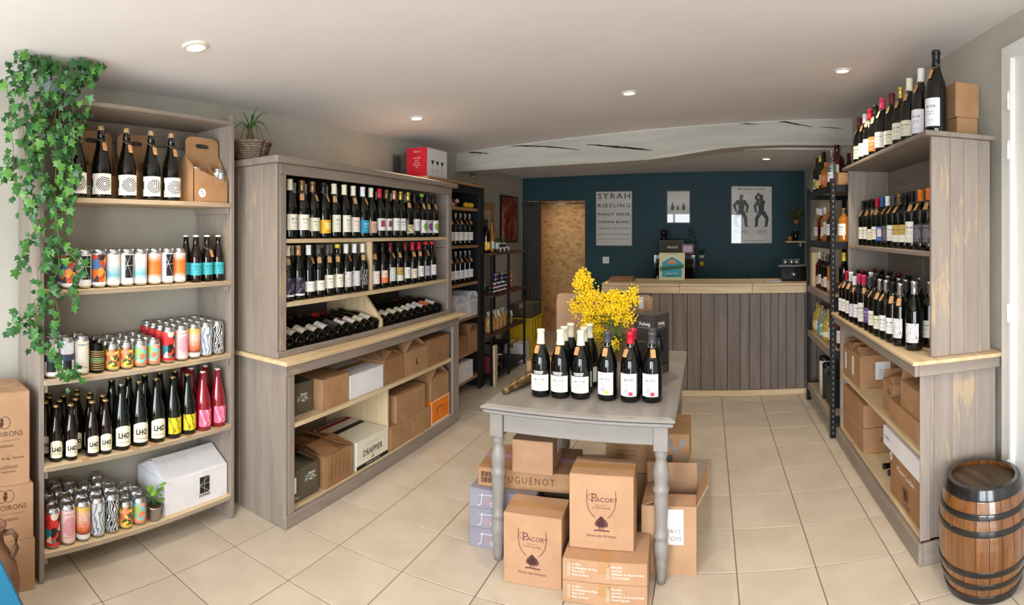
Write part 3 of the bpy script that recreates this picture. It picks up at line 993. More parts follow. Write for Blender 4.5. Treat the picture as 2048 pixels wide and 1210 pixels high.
# key: (material, words, z from, z to, half angle) for a burgundy bottle of 0.305 m
LAB = {
    'cream': (label_mat('cream', CREAM), 'cream label', 0.045, 0.125, 1.0),
    'white': (label_mat('white', WHITE), 'white label', 0.045, 0.125, 1.0),
    'ivory': (label_mat('ivory', IVORY), 'ivory label', 0.040, 0.110, 1.0),
    'short': (label_mat('short', S(236, 232, 220), 'low'), 'short cream label', 0.040, 0.098, 1.05),
    'tall': (label_mat('tall', S(236, 232, 216)), 'tall cream label', 0.035, 0.145, 1.05),
    'yellow': (label_mat('yellow', S(240, 186, 34), 'block', S(120, 84, 20), S(238, 214, 140)), 'bright yellow label', 0.028, 0.100, 1.2),
    'blue': (label_mat('blue', S(34, 150, 190), 'text', S(235, 240, 240)), 'sky blue label', 0.030, 0.105, 1.0),
    'peach': (label_mat('peach', S(214, 170, 146), 'text'), 'peach label', 0.030, 0.100, 1.0),
    'greenfram': (label_mat('greenfram', S(236, 234, 214), 'text', S(90, 110, 70)), 'pale green framed label', 0.035, 0.130, 0.9),
    'pinkfram': (label_mat('pinkfram', S(240, 226, 216), 'text', S(180, 90, 80)), 'pale pink framed label', 0.035, 0.120, 0.9),
    'crest': (label_mat('crest', WHITE, 'block', S(60, 50, 50), S(150, 70, 80)), 'white label with red crest', 0.045, 0.120, 0.9),
    'greendot': (label_mat('greendot', WHITE, 'circle', S(90, 90, 90), S(130, 178, 74)), 'white label with green disc', 0.030, 0.120, 1.0),
    'purpledot': (label_mat('purpledot', S(206, 204, 214), 'circle', S(80, 80, 90), S(134, 66, 124)), 'grey label with purple disc', 0.030, 0.120, 1.0),
    'floral': (label_mat('floral', S(226, 214, 180), 'art', art=[S(226, 214, 180), S(180, 150, 80), S(236, 228, 206), S(120, 110, 70)], scale=9), 'flowered ochre label', 0.028, 0.085, 1.0),
    'photo': (label_mat('photo', WHITE, 'art', art=[S(60, 54, 70), S(32, 30, 40), S(110, 96, 120), S(44, 40, 58)], scale=5), 'dark picture label', 0.025, 0.125, 1.0),
    'sketch': (label_mat('sketch', S(238, 236, 234), 'swirl', S(96, 66, 60), scale=2.2), 'white label with drawing', 0.040, 0.135, 0.85),
    'blackart': (label_mat('blackart', S(26, 26, 26), 'swirl', S(220, 220, 220), scale=1.8), 'black label with white drawing', 0.040, 0.140, 0.9),
    'sunset': (label_mat('sunset', S(240, 206, 180), 'half', S(150, 100, 80), S(238, 128, 66)), 'peach and orange label', 0.035, 0.120, 0.9),
    'grey': (label_mat('grey', S(176, 178, 188), 'text', S(60, 60, 66)), 'grey label', 0.045, 0.120, 0.95),
    'orange': (label_mat('orange', S(226, 116, 60), 'text', S(250, 236, 220)), 'orange label', 0.045, 0.125, 1.0),
    'purple': (label_mat('purple', S(110, 82, 140), 'text', S(230, 224, 240)), 'purple label', 0.045, 0.130, 1.0),
    'lilac': (label_mat('lilac', S(236, 232, 244), 'swirl', S(140, 112, 190), scale=2.6), 'white label with lilac pattern', 0.040, 0.125, 1.0),
    'royal': (label_mat('royal', S(36, 84, 168), 'block', S(240, 240, 240), S(230, 220, 214)), 'royal blue label', 0.035, 0.125, 1.0),
    'gold': (label_mat('gold', S(196, 166, 84), 'half', S(110, 80, 40), S(240, 238, 224)), 'gold and cream label', 0.035, 0.130, 1.0),
    'darkart': (label_mat('darkart', S(60, 54, 58), 'circle', S(200, 200, 200), S(110, 104, 112)), 'dark grey label', 0.030, 0.130, 1.0),
    'redprint': (label_mat('redprint', S(240, 238, 236), 'half', S(150, 40, 40), S(238, 226, 224)), 'white label with red print', 0.040, 0.130, 1.0),
    'estate': (label_mat('estate', S(238, 236, 214), 'text', S(96, 92, 70)), 'cream label under a black band', 0.030, 0.103, 1.15),
    'pixel': (label_mat('pixel', S(236, 234, 240), 'text', S(110, 110, 120)), 'pale lilac label', 0.028, 0.128, 0.95),
}
CAPS = {
    'ivory': (plain('cap_ivory', S(236, 232, 206), 0.45), 'ivory capsule'),
    'white': (plain('cap_white', S(238, 238, 238), 0.4), 'white capsule'),
    'grey': (plain('cap_grey', S(74, 74, 80), 0.35), 'grey capsule'),
    'black': (plain('cap_black', S(20, 20, 22), 0.35), 'black capsule'),
    'red': (plain('cap_red', S(196, 30, 52), 0.35), 'red capsule'),
    'wine': (plain('cap_wine', S(104, 24, 34), 0.35), 'wine red capsule'),
    'pink': (plain('cap_pink', S(206, 50, 96), 0.35), 'pink capsule'),
    'gold': (plain('cap_gold', S(200, 170, 90), 0.3, 0.6), 'gold capsule'),
    'bronze': (plain('cap_bronze', S(138, 108, 74), 0.3, 0.6), 'bronze capsule'),
    'copper': (plain('cap_copper', S(206, 150, 112), 0.3, 0.5), 'copper capsule'),
    'silver': (plain('cap_silver', S(190, 192, 196), 0.28, 0.9), 'silver capsule'),
    'green': (plain('cap_green', S(110, 166, 54), 0.4), 'green wax cap'),
    'yellow': (plain('cap_yellow', S(222, 206, 60), 0.4), 'yellow wax cap'),
    'redwax': (plain('cap_redwax', S(220, 44, 40), 0.35), 'red wax cap'),
    'orange': (plain('cap_orange', S(236, 120, 40), 0.4), 'orange cap'),
    'blue': (plain('cap_blue', S(60, 96, 156), 0.35), 'blue capsule'),
    'cork': (CORK, 'bare cork'),
}
SHAPES = {   # profile in metres
    'burgundy': [(0.0, 0.022), (0.018, 0.014), (0.033, 0.001), (0.0375, 0.001), (0.0395, 0.006), (0.040, 0.03), (0.040, 0.150), (0.0385, 0.168), (0.034, 0.190), (0.026, 0.212), (0.0195, 0.230), (0.016, 0.246), (0.0145, 0.262), (0.0142, 0.292), (0.0158, 0.293), (0.0158, 0.302), (0.0135, 0.305), (0.0, 0.305)],
    'bordeaux': [(0.0, 0.022), (0.018, 0.014), (0.031, 0.001), (0.0355, 0.001), (0.037, 0.006), (0.0375, 0.03), (0.0375, 0.188), (0.0355, 0.200), (0.029, 0.212), (0.019, 0.224), (0.0152, 0.234), (0.0145, 0.25), (0.0142, 0.292), (0.0158, 0.293), (0.0158, 0.302), (0.0135, 0.305), (0.0, 0.305)],
    'beer': [(0.0, 0.012), (0.016, 0.008), (0.026, 0.001), (0.029, 0.001), (0.0305, 0.005), (0.0305, 0.03), (0.0305, 0.118), (0.0285, 0.135), (0.022, 0.156), (0.0165, 0.175), (0.0142, 0.192), (0.0130, 0.222), (0.0140, 0.223), (0.0140, 0.230), (0.012, 0.2315), (0.0, 0.2315)],
    'sabre': [(0.0, 0.024), (0.018, 0.016), (0.034, 0.001), (0.0395, 0.001), (0.0415, 0.006), (0.042, 0.03), (0.042, 0.120), (0.0405, 0.140), (0.036, 0.165), (0.028, 0.195), (0.0215, 0.22), (0.0175, 0.245), (0.0152, 0.272), (0.0165, 0.273), (0.0165, 0.281), (0.013, 0.285), (0.0, 0.285)],
    'flask': [(0.0, 0.01), (0.03, 0.001), (0.040, 0.001), (0.043, 0.006), (0.043, 0.02), (0.043, 0.135), (0.040, 0.155), (0.030, 0.172), (0.017, 0.184), (0.0145, 0.195), (0.0145, 0.225), (0.017, 0.226), (0.017, 0.233), (0.0, 0.233)],
    'slim': [(0.0, 0.01), (0.022, 0.001), (0.028, 0.001), (0.030, 0.006), (0.030, 0.02), (0.030, 0.20), (0.027, 0.22), (0.019, 0.238), (0.0145, 0.255), (0.0135, 0.33), (0.0155, 0.331), (0.0155, 0.340), (0.0, 0.340)],
}

SHAPES['stout'] = [(r * 1.1, z) for r, z in SHAPES['burgundy']]


def scaled(shape, k):
    return [(r * k, z * k) for r, z in SHAPES[shape]]


def prof_r(shape, z):
    p = SHAPES[shape]
    for (r0, z0), (r1, z1) in zip(p[3:], p[4:]):
        if z0 <= z <= z1 and z1 > z0:
            return r0 + (r1 - r0) * (z - z0) / (z1 - z0)
    return p[5][0]


def label_mesh(r, z0, z1, A, arch=0.0, n=12):
    """curved paper patch on a cylinder, facing +X"""
    key = ('label', round(r, 4), round(z0, 4), round(z1, 4), round(A, 3), arch)

    def mk():
        m = MB()
        vs, fs, uv = [], [], []
        for i in range(n + 1):
            t = i / n
            a = -A + 2 * A * t
            top = z1 + arch * max(0.0, math.sin(PI * t)) ** 0.7 if arch else z1
            vs += [(r * math.cos(a), r * math.sin(a), z0), (r * math.cos(a), r * math.sin(a), top)]
        for i in range(n):
            fs.append((2 * i, 2 * i + 2, 2 * i + 3, 2 * i + 1))
            uv += [(i / n, 0), ((i + 1) / n, 0), ((i + 1) / n, 1), (i / n, 1)]
        m.add(vs, fs, True)
        m.uv = uv
        return m.mesh('label')
    return cached(key, mk)


def tag_mesh(shape, k, ang):
    key = ('tag', shape, round(k, 3), ang)

    def mk():
        za, zb = 0.234 * k, 0.199 * k
        if shape == 'beer':
            za, zb = 0.160 * k, 0.125 * k
        ra, rb = prof_r(shape, za / k) * k + 0.003, prof_r(shape, zb / k) * k + 0.004
        w, c, s_ = 0.0115, math.cos(ang), math.sin(ang)
        m = MB()
        out = []
        for (r, z, ww) in ((ra, za, 0.55), (ra, za - 0.004, 1.0), (rb, zb, 1.0)):
            for sg in (-1, 1):
                out.append((r * c - sg * w * ww * s_, r * s_ + sg * w * ww * c, z))
        out += [(x + 0.0012 * c, y + 0.0012 * s_, z) for x, y, z in out]
        fs = [(6, 7, 9, 8), (8, 9, 11, 10), (1, 0, 2, 3), (3, 2, 4, 5), (0, 1, 7, 6), (4, 10, 11, 5), (0, 6, 8, 2), (2, 8, 10, 4), (1, 3, 9, 7), (3, 5, 11, 9)]
        return m.add(out, fs).mesh('tag', True)

    return cached(key, mk)


def string_mesh(shape, k, ang):
    key = ('string', shape, round(k, 3), ang)

    def mk():
        pts = []
        hi, lo = (0.262 * k, 0.238 * k) if shape != 'beer' else (0.180 * k, 0.162 * k)
        for i in range(17):
            a = 2 * PI * i / 16
            z = (hi + lo) / 2 - (hi - lo) / 2 * math.cos(a - ang)
            r = prof_r(shape, z / k) * k + 0.0012
            pts.append((r * math.cos(a), r * math.sin(a), z))
        return MB().tube(pts, 0.0008, 4, True, False).mesh('string')
    return cached(key, mk)


def bottle(shape, cap, lab, loc, rz, label, group=None, k=1.0, glass=None, tagang=None, name='wine_bottle', cat='bottle', rot=None, capz=None, labk=1.0, top=None):
    t = thing(name, label, cat, loc, rz, group, rot)
    P = scaled(shape, k)
    obj('glass', cached(('glass', shape, k), lambda: MB().lathe(P, 20).mesh('glass', True)), glass or GLASSB, t)
    h = P[-1][1]
    if cap:
        m, _ = CAPS[cap]
        z0 = (capz if capz else {'flask': 0.197, 'slim': 0.29, 'beer': 0.19, 'sabre': 0.235}.get(shape, 0.248)) * k
        if cap in ('green', 'yellow', 'redwax') and not capz and shape != 'flask':
            z0 = 0.283 * k
        if cap == 'cork':
            cp = [(0.0, h + 0.018), (0.0095 * k, h + 0.017), (0.0105 * k, h + 0.004), (0.0105 * k, h - 0.002), (0, h - 0.002)]
        else:
            zs = [z0] + [z for r, z in SHAPES[shape] if z * k > z0 + 0.004 and r > 0.005] + []
            zs = [z0] + [z * k for r, z in SHAPES[shape] if z * k > z0 + 0.004 and r > 0.005]
            cp = [(prof_r(shape, z / k) * k + 0.0009, z) for z in zs[:-1]]
            cp[0] = (cp[0][0], z0)
            cp += [((0.0165 if shape == 'stout' else 0.0150) * k, h + 0.0006), (0.0, h + 0.0012)]
            cp = [(cp[0][0] - 0.0009, z0 - 0.0004)] + cp
        obj('capsule' if cap != 'cork' else 'cork', cached(('cap', shape, k, round(z0, 4), cap == 'cork'), lambda: MB().lathe(cp, 18).mesh('capsule', True)), m, t)
    if lab:
        m, _, z0, z1, A = LAB[lab]
        r = prof_r(shape, z0) * k + 0.0007
        obj('label', label_mesh(r, z0 * k * labk, min(z1 * k * labk, (0.162 if shape in ('burgundy', 'stout') else 0.18) * k), A), m, t)
    if tagang is not None:
        tg = obj('price_tag', tag_mesh(shape, k, tagang), TAGM, t)
        obj('string', string_mesh(shape, k, tagang), STRING, tg)
    return t


def bottle_row(specs, where, ref, group, shape='burgundy', rz=0.0, k=1.0, name='wine_bottle', tags=True, order=1):
    """specs: (shape or None, cap, label, (x, y, z)); look-alikes are told apart by counting from `ref`"""
    seen = {}
    for sp in specs:
        seen[(sp[1], sp[2])] = seen.get((sp[1], sp[2]), 0) + 1
    cnt = {}
    idx = range(len(specs)) if order > 0 else range(len(specs) - 1, -1, -1)
    rank = {}
    for i in idx:
        key = (specs[i][1], specs[i][2])
        cnt[key] = cnt.get(key, 0) + 1
        rank[i] = cnt[key]
    for i, sp in enumerate(specs):
        sh = sp[0] or shape
        key = (sp[1], sp[2])
        cw = CAPS[sp[1]][1] if sp[1] else 'bare neck'
        lw = LAB[sp[2]][1] if sp[2] else 'no label'
        lb = '%s bottle with %s, %s' % (cw, lw, where)
        if seen[key] > 1:
            lb += ', %s such from %s' % (ORD[rank[i]], ref)
        ang = rnd.choice((-0.5, -0.2, 0.1, 0.35, 0.6)) if tags and rnd.random() < 0.85 else None
        bottle(sh, sp[1], sp[2], sp[3], rz + rnd.uniform(-0.12, 0.12), lb, group, sp[4] if len(sp) > 4 else k, tagang=ang, name=name, glass=rnd.choice((GLASSB, GLASSB, GLASSG)))


# ------------------------------------------------------------------ wine in the planked cabinet
yy = [2.065, 2.155, 2.245, 2.335, 2.43, 2.52, 2.613, 2.703, 2.795, 2.885, 2.970, 3.058, 3.143, 3.235, 3.330, 3.425, 3.512, 3.600]
cl = [('ivory', 'cream'), ('bronze', 'cream'), ('bronze', 'ivory'), ('black', 'yellow'), ('ivory', 'greenfram'), ('ivory', 'greenfram'), ('ivory', 'pinkfram'), ('white', 'blue'), ('ivory', 'peach'),
      ('red', 'crest'), ('bronze', 'crest'), ('copper', 'white'), ('gold', 'white'), ('gold', 'floral'), ('black', 'white'), ('green', 'greendot'), ('black', 'purpledot'), ('black', 'greendot')]
bottle_row([(None, c, l, (-1.975 + 0.004 * (i % 2), yy[i], 1.42)) for i, (c, l) in enumerate(cl)], 'cabinet top shelf', 'ivy', 'front wines on the cabinet top shelf', rz=-0.25, k=1.02)
bc = ['bronze', 'white', 'white', 'black', 'ivory', 'white', 'ivory', 'red', 'ivory', 'wine', 'white', 'gold', 'white', 'gold', 'white', 'black', 'black', 'black']
bg_ = {'bronze': 'bronze', 'white': 'white', 'black': 'black', 'ivory': 'ivory', 'red': 'red', 'wine': 'wine', 'gold': 'gold'}
for i, c in enumerate(bc):
    bottle('burgundy', c, 'white' if i % 3 else 'cream', (-2.068, yy[i] + 0.036, 1.42), -0.2, '%s bottle at back of cabinet top shelf, behind %s' % (CAPS[c][1], LAB[cl[i][1]][1]), '%s capped wines at the back of the top shelf' % c, 1.0)
y2 = [2.052, 2.139, 2.226, 2.313, 2.400, 2.487, 2.574, 2.658, 2.7085 + 0.0]
y2 = [2.050 + 0.0826 * i for i in range(9)]
cl = [('ivory', 'photo'), ('copper', 'photo'), ('white', 'short'), ('grey', 'short'), ('grey', 'cream'), ('yellow', 'cream'), ('white', 'sketch'), ('white', 'sketch'), ('white', 'blackart')]
bottle_row([(None, c, l, (-1.978, y2[i], 1.098)) for i, (c, l) in enumerate(cl)], 'before pine divider', 'ivy', 'front wines before the pine divider', rz=-0.25, k=0.94)
for i in range(8):
    c = ['ivory', 'ivory', 'grey', 'grey', 'yellow', 'white', 'white', 'white'][i]
    bottle('burgundy', c, 'white', (-2.066, y2[i] + 0.041, 1.098), -0.2, '%s bottle at back before pine divider, behind %s' % (CAPS[c][1], LAB[cl[i][1]][1]), '%s capped wines at the back before the divider' % c, 0.93)
y3 = [2.835 + 0.0938 * i for i in range(9)]
cl = [('black', 'pinkfram'), ('black', 'sunset'), ('wine', 'sketch'), ('black', 'gold'), ('wine', 'white'), ('red', 'ivory'), ('red', 'white'), ('redwax', 'grey'), ('redwax', 'white')]
bottle_row([(None, c, l, (-1.978, y3[i], 1.098)) for i, (c, l) in enumerate(cl)], 'past pine divider', 'ivy', 'front wines past the pine divider', rz=-0.25, k=0.94)
for i in range(8):
    c = ['wine', 'black', 'black', 'wine', 'redwax', 'red', 'redwax', 'red'][i]
    bottle('burgundy', c, 'white', (-2.066, y3[i] + 0.047, 1.098), -0.2, '%s bottle at back past pine divider, behind %s' % (CAPS[c][1], LAB[cl[i][1]][1]), '%s capped wines at the back past the divider' % c, 0.93)
# lying bottles, bases to the front
tilt = R(13)
ly = [2.045 + 0.0868 * i for i in range(10)]
cl = [('black', 'white'), ('black', 'cream'), ('silver', 'cream'), ('black', 'ivory'), ('black', 'white'), ('black', 'darkart'), ('red', 'crest'), ('wine', 'pinkfram'), ('black', 'ivory'), ('black', 'cream')]
ly2 = [2.935 + 0.092 * i for i in range(9)]
cl2 = [('black', 'ivory'), ('wine', 'ivory'), ('black', 'ivory'), ('black', 'ivory'), ('black', 'ivory'), ('black', 'white'), ('wine', 'redprint'), ('black', 'orange'), ('black', 'white')]
for ys, cs, side, ref in ((ly, cl, 'before slanted divider', 'ivy'), (ly2, cl2, 'past slanted divider', 'divider')):
    seen, cnt = {}, {}
    for c in cs:
        seen[c] = seen.get(c, 0) + 1
    for i, c in enumerate(cs):
        cnt[c] = cnt.get(c, 0) + 1
        lb = '%s bottle lying %s with %s' % (CAPS[c[0]][1], side, LAB[c[1]][1])  # CAPS[c[0]][1], LAB[c[1]][1])
        if seen[c] > 1:
            lb += ', %s such from %s' % (ORD[cnt[c]], ref)
        bottle('burgundy', c[0], c[1], (-1.958, ys[i], 0.8745), 0, lb, 'wine bottles lying in the cabinet', 0.99, rot=(0, -(PI / 2 - tilt), 0), glass=GLASSB)

# ------------------------------------------------------------------ cartons
def tray_mesh(D, W, H, t=0.003):
    key = ('tray', round(D, 4), round(W, 4), round(H, 4), t)

    def mk():
        m = MB()
        x, y = D / 2, W / 2
        vs = []
        for a, b, z in ((x, y, 0), (x, y, H), (x - t, y - t, H), (x - t, y - t, t)):
            vs += [(-a, -b, z), (a, -b, z), (a, b, z), (-a, b, z)]
        fs = [(3, 2, 1, 0), (12, 13, 14, 15)]
        for r in range(3):
            for k in range(4):
                fs.append((4 * r + k, 4 * r + (k + 1) % 4, 4 * r + 4 + (k + 1) % 4, 4 * r + 4 + k))
        return m.add(vs, fs).mesh('tray')
    return cached(key, mk)


def carton(label, W, D, H, loc, rz=0.0, m=None, top='closed', group=None, tape=True, seam='y', flapk=0.5, name='cardboard_box'):
    """front looks to local +X, W runs along Y; loc is the middle of the base"""
    m = m or KRAFT
    t = thing(name, label, 'box', loc, rz, group)
    if top == 'closed':
        obj('body', boxmesh(D, W, H - 0.003, 0.002), m, t)
        if seam == 'y':
            for s in (-1, 1):
                obj('flap', boxmesh(D / 2 - 0.001, W - 0.002, 0.0029, 0.0008), m, t, (s * D / 4, 0, H - 0.003))
            if tape:
                tp = MB().box(-0.024, 0.024, -W / 2 - 0.0004, W / 2 + 0.0004, H, H + 0.0004)
                for s in (-1, 1):
                    tp.box(-0.024, 0.024, *sorted((s * (W / 2 + 0.0004), s * W / 2)), H - 0.05, H)
                obj('tape', tp.mesh('tape'), TAPE, t)
        else:
            for s in (-1, 1):
                obj('flap', boxmesh(D - 0.002, W / 2 - 0.001, 0.0029, 0.0008), m, t, (0, s * W / 4, H - 0.003))
            if tape:
                tp = MB().box(-D / 2 - 0.0004, D / 2 + 0.0004, -0.024, 0.024, H, H + 0.0004)
                for s in (-1, 1):
                    tp.box(*sorted((s * (D / 2 + 0.0004), s * D / 2)), -0.024, 0.024, H - 0.05, H)
                obj('tape', tp.mesh('tape'), TAPE, t)
    else:
        obj('body', tray_mesh(D, W, H), m, t)
        # flaps: dictionary side -> angle in degrees above the horizontal, outwards
        for side, ang in top.items():
            a = R(ang)
            if side in ('f', 'b'):
                L = D * flapk
                me = cached(('flapx', round(W, 4), round(L, 4)), lambda: MB().box(0, L, -W / 2 + 0.002, W / 2 - 0.002, -0.0015, 0.0015).mesh('flap'))
                o = obj('flap', me, m, t, ((D / 2 if side == 'f' else -D / 2), 0, H + 0.0005), (0, -a, 0 if side == 'f' else PI))
            else:
                L = D * flapk if D < W else W * flapk
                me = cached(('flapy', round(D, 4), round(L, 4)), lambda: MB().box(0, L, -D / 2 + 0.002, D / 2 - 0.002, -0.0015, 0.0015).mesh('flap'))
                o = obj('flap', me, m, t, (0, (W / 2 if side == 'r' else -W / 2), H + 0.0005), (0, -a, PI / 2 if side == 'r' else -PI / 2))
    return t


def ring_strip(pts, w):
    """flat drawn stroke in the local YZ plane (normal +X)"""
    m = MB()
    vs, n = [], len(pts)
    for i, (y, z) in enumerate(pts):
        y0, z0 = pts[max(i - 1, 0)]
        y1, z1 = pts[min(i + 1, n - 1)]
        d = math.hypot(y1 - y0, z1 - z0) or 1
        ny, nz = -(z1 - z0) / d * w / 2, (y1 - y0) / d * w / 2
        vs += [(0, y + ny, z + nz), (0, y - ny, z - nz)]
    m.add(vs, [(2 * i, 2 * i + 1, 2 * i + 3, 2 * i + 2) for i in range(n - 1)])
    return m


def stroke(parent, name, pts, w, x, m, loc=(0, 0)):
    return obj(name, ring_strip(pts, w).mesh(name, False), m, parent, (x, loc[0], loc[1]))


def discs(parent, name, items, x, m):
    mb = MB()
    for cy, cz, r in items:
        n = 12
        mb.add([(0, cy + r * math.cos(2 * PI * i / n), cz + r * math.sin(2 * PI * i / n)) for i in range(n)], [tuple(range(n))])
    o = obj(name, mb.mesh(name), m, parent, (x, 0, 0))
    o['kind'] = 'stuff'
    return o


def sticker(parent, x, y0, y1, z0, z1, m=None, name='sticker', face='x'):
    if face == 'x':
        return obj(name, MB().add([(x, y0, z0), (x, y1, z0), (x, y1, z1), (x, y0, z1)], [(0, 1, 2, 3)]).mesh(name), m or WHITEP, parent)
    return obj(name, MB().add([(y0, x, z0), (y1, x, z0), (y1, x, z1), (y0, x, z1)], [(0, 1, 2, 3)]).mesh(name), m or WHITEP, parent)


def arc(cy, cz, ry, rz_, a0, a1, n=14):
    return [(cy + ry * math.cos(R(a0 + (a1 - a0) * i / n)), cz + rz_ * math.sin(R(a0 + (a1 - a0) * i / n))) for i in range(n + 1)]


EPS = 0.0006
# ---- cabinet, middle shelf
FXC = -1.885
cs = 0.503
b = carton('olive carton with a white chateau sketch on the cabinet middle shelf, beside a kraft box', 0.205, 0.28, 0.165, (-1.935 - 0.14, 2.098, cs), 0, OLIVE)
sk = [(0.02 + 0.055 * math.sin(i * 1.7) * (1 - i / 60), 0.085 + 0.022 * math.cos(i * 2.3)) for i in range(40)]
stroke(b, 'sketch_print', sk, 0.003, 0.14 + EPS, INKW)
b = carton('kraft carton with red fold printing, between the olive carton and the white box', 0.232, 0.30, 0.162, (FXC - 0.15, 2.339, cs), 0, KRAFT)
letters(b, 'FRAGILE', 0.010, 0.15 + EPS, -0.07, 0.10, INKB)
letters(b, '6 x 75 cl  -  VIN ROUGE', 0.009, 0.15 + EPS, -0.01, 0.075, INKB)
letters(b, '|', 0.026, 0.15 + EPS, 0.09, 0.05, INKB)
b = carton('plain white carton on the cabinet middle shelf', 0.338, 0.29, 0.136, (FXC - 0.145, 2.634, cs), 0, WHITEC)
b = carton('kraft carton with one raised flap, right after the plain white carton', 0.232, 0.30, 0.15, (FXC - 0.15, 2.930, cs), 0, KRAFTD, {'f': 150, 'l': 152, 'r': 155, 'b': 150}, flapk=0.45)
letters(b, 'B10', 0.016, 0.15 + EPS, -0.08, 0.11, INKG)
letters(b, 'VIN DE FRANCE', 0.011, 0.15 + EPS, 0.0, 0.05, INKG)
b = carton('kraft carton with a round chapel emblem and tented flaps', 0.298, 0.30, 0.155, (FXC - 0.15, 3.210, cs), 0, KRAFT, {'l': 145, 'r': 148, 'f': 160, 'b': 160}, flapk=0.42)
stroke(b, 'emblem_ring', arc(0, 0.075, 0.052, 0.05, 0, 360, 30), 0.003, 0.15 + EPS, INKG)
discs(b, 'emblem', [(0, 0.062, 0.010), (0, 0.078, 0.009), (0, 0.092, 0.006), (0, 0.10, 0.003)], 0.15 + EPS, INK)
b = carton('plain kraft carton on the cabinet middle shelf, closest to the black bookcase', 0.325, 0.31, 0.186, (FXC - 0.155, 3.535, cs), 0, KRAFTD)
# ---- cabinet, bottom shelf
cs = 0.0735
b = carton('olive carton with a white chateau sketch and sticker on the cabinet bottom shelf', 0.215, 0.30, 0.165, (-1.905 - 0.15, 2.105, cs), 0, OLIVE, {'l': 168, 'r': 150, 'f': 172, 'b': 170}, flapk=0.45)
stroke(b, 'sketch_print', [(y + 0.02, z + 0.02) for y, z in sk], 0.003, 0.15 + EPS, INKW)
sticker(b, 0.15 + EPS, -0.095, -0.065, 0.05, 0.13)
letters(b, '75 cl', 0.016, 0.15 + EPS, -0.06, 0.022, INKW)
b = carton('kraft carton with stitched edge print, half open, beside the champagne case', 0.245, 0.31, 0.172, (FXC - 0.155, 2.370, cs), 0, KRAFTD, {'l': 172, 'f': 168, 'b': 172, 'r': 160}, flapk=0.48)
for y in (-0.108, 0.108):
    for k in range(9):
        sticker(b, 0.155 + EPS, y - 0.002, y + 0.002, 0.012 + k * 0.0175, 0.020 + k * 0.0175, plain('stitch_print', S(206, 176, 140), 0.7) if k == 0 and y < 0 else bpy.data.materials['stitch_print'], 'stitch_mark')
for k in range(5):
    o = letters(b, 'vignoble familial', 0.016, 0.155 + EPS, -0.07 + k * 0.035, 0.085, INKD)
    o.rotation_euler = (PI / 2, R(-86), PI / 2)
b = carton('white and black champagne case lettered DRAPPIER, between kraft cartons', 0.328, 0.33, 0.166, (FXC - 0.165, 2.690, cs), 0, mottled('case_ivory', S(232, 226, 208), S(226, 219, 200), (6, 6, 6), 0.6, 0.02), tape=False)
letters(b, 'DRAPPIER', 0.050, 0.165 + EPS, 0.0, 0.080, INK, bold=0.0006, width=0.92)
letters(b, 'CHAMPAGNE', 0.017, 0.165 + EPS, 0.0, 0.128, plain('gold_ink', S(186, 160, 116), 0.5), space=1.5)
discs(b, 'crest', [(0.0, 0.044, 0.009), (-0.011, 0.040, 0.006), (0.011, 0.040, 0.006), (0, 0.055, 0.004)], 0.165 + EPS, bpy.data.materials['gold_ink'])
sticker(b, 0.165 + EPS, -0.1635, 0.1635, 0.003, 0.026, INK, 'black_band')
letters(b, 'CHAMPAGNE  DEPUIS 1808', 0.012, 0.165 + 2 * EPS, 0.0, 0.0145, INKW)
tb = MB().box(-0.05, -0.01, -0.163, 0.163, 0.1662, 0.1668)
obj('dark_stripe', tb.mesh('dark_stripe'), INK, b)
obj('red_stripe', MB().box(-0.155, -0.12, -0.163, 0.163, 0.1662, 0.1668).mesh('red_stripe'), plain('stripe_red', S(140, 30, 40), 0.6), b)
JK = 'kraft cartons under the big kraft carton, past the pine divider'
b = carton('kraft carton under the big kraft carton, touching the pine divider', 0.262, 0.29, 0.150, (FXC - 0.145, 3.018, cs), 0, KRAFT, group=JK)
letters(b, 'BIO', 0.014, 0.145 + EPS, -0.085, 0.12, INKD)
letters(b, 'AB', 0.020, 0.145 + EPS, -0.02, 0.09, INKD)
b = carton('kraft carton under the big kraft carton, next to the orange case', 0.245, 0.29, 0.150, (FXC - 0.145, 3.277, cs), 0, KRAFT, group=JK)
letters(b, 'BIO', 0.014, 0.145 + EPS, -0.09, 0.12, INKD)
b = carton('big kraft carton stacked on two others, past the pine divider', 0.37, 0.31, 0.176, (FXC - 0.155, 3.142, cs + 0.1505), 0, KRAFT)
sticker(b, 0.05, 0.04, 0.12, 0.1765, 0.1765, WHITEP)
ORANGE = plain('orange_card', S(238, 128, 26), 0.55)
b = carton('bright orange wine case edged in white on the cabinet bottom shelf', 0.285, 0.30, 0.170, (FXC - 0.152, 3.558, cs), 0, ORANGE, tape=False)
for y0, y1, z0, z1 in ((-0.142, 0.142, 0.002, 0.010), (-0.142, -0.133, 0.0105, 0.167), (0.136, 0.142, 0.0105, 0.167), (-0.1325, 0.1355, 0.161, 0.167)):
    sticker(b, 0.15 + EPS, y0, y1, z0, z1, WHITEP, 'white_edge')
letters(b, 'CLICQUOT', 0.026, 0.15 + EPS, 0.0, 0.105, INKD, width=0.8)
letters(b, '|', 0.05, 0.15 + EPS, -0.05, 0.085, INK, bold=0.002)
for k in range(4):
    sticker(b, 0.15 + EPS, 0.02, 0.11, 0.055 + k * 0.014, 0.057 + k * 0.014, INKD, 'print_line')
letters(b, 'OT', 0.03, 0.03, -0.1425 - EPS, 0.11, INKD, '-y')
b = carton('kraft carton with tented flaps standing on the orange case', 0.27, 0.29, 0.150, (FXC - 0.150, 3.560, cs + 0.1708), 0, KRAFT, {'l': 140, 'r': 145, 'f': 165, 'b': 160}, flapk=0.40)

# ---- right sideboard
rf = 0.935
cs = 0.4805


def rbox(*a, **k):
    return carton(*a, **k)


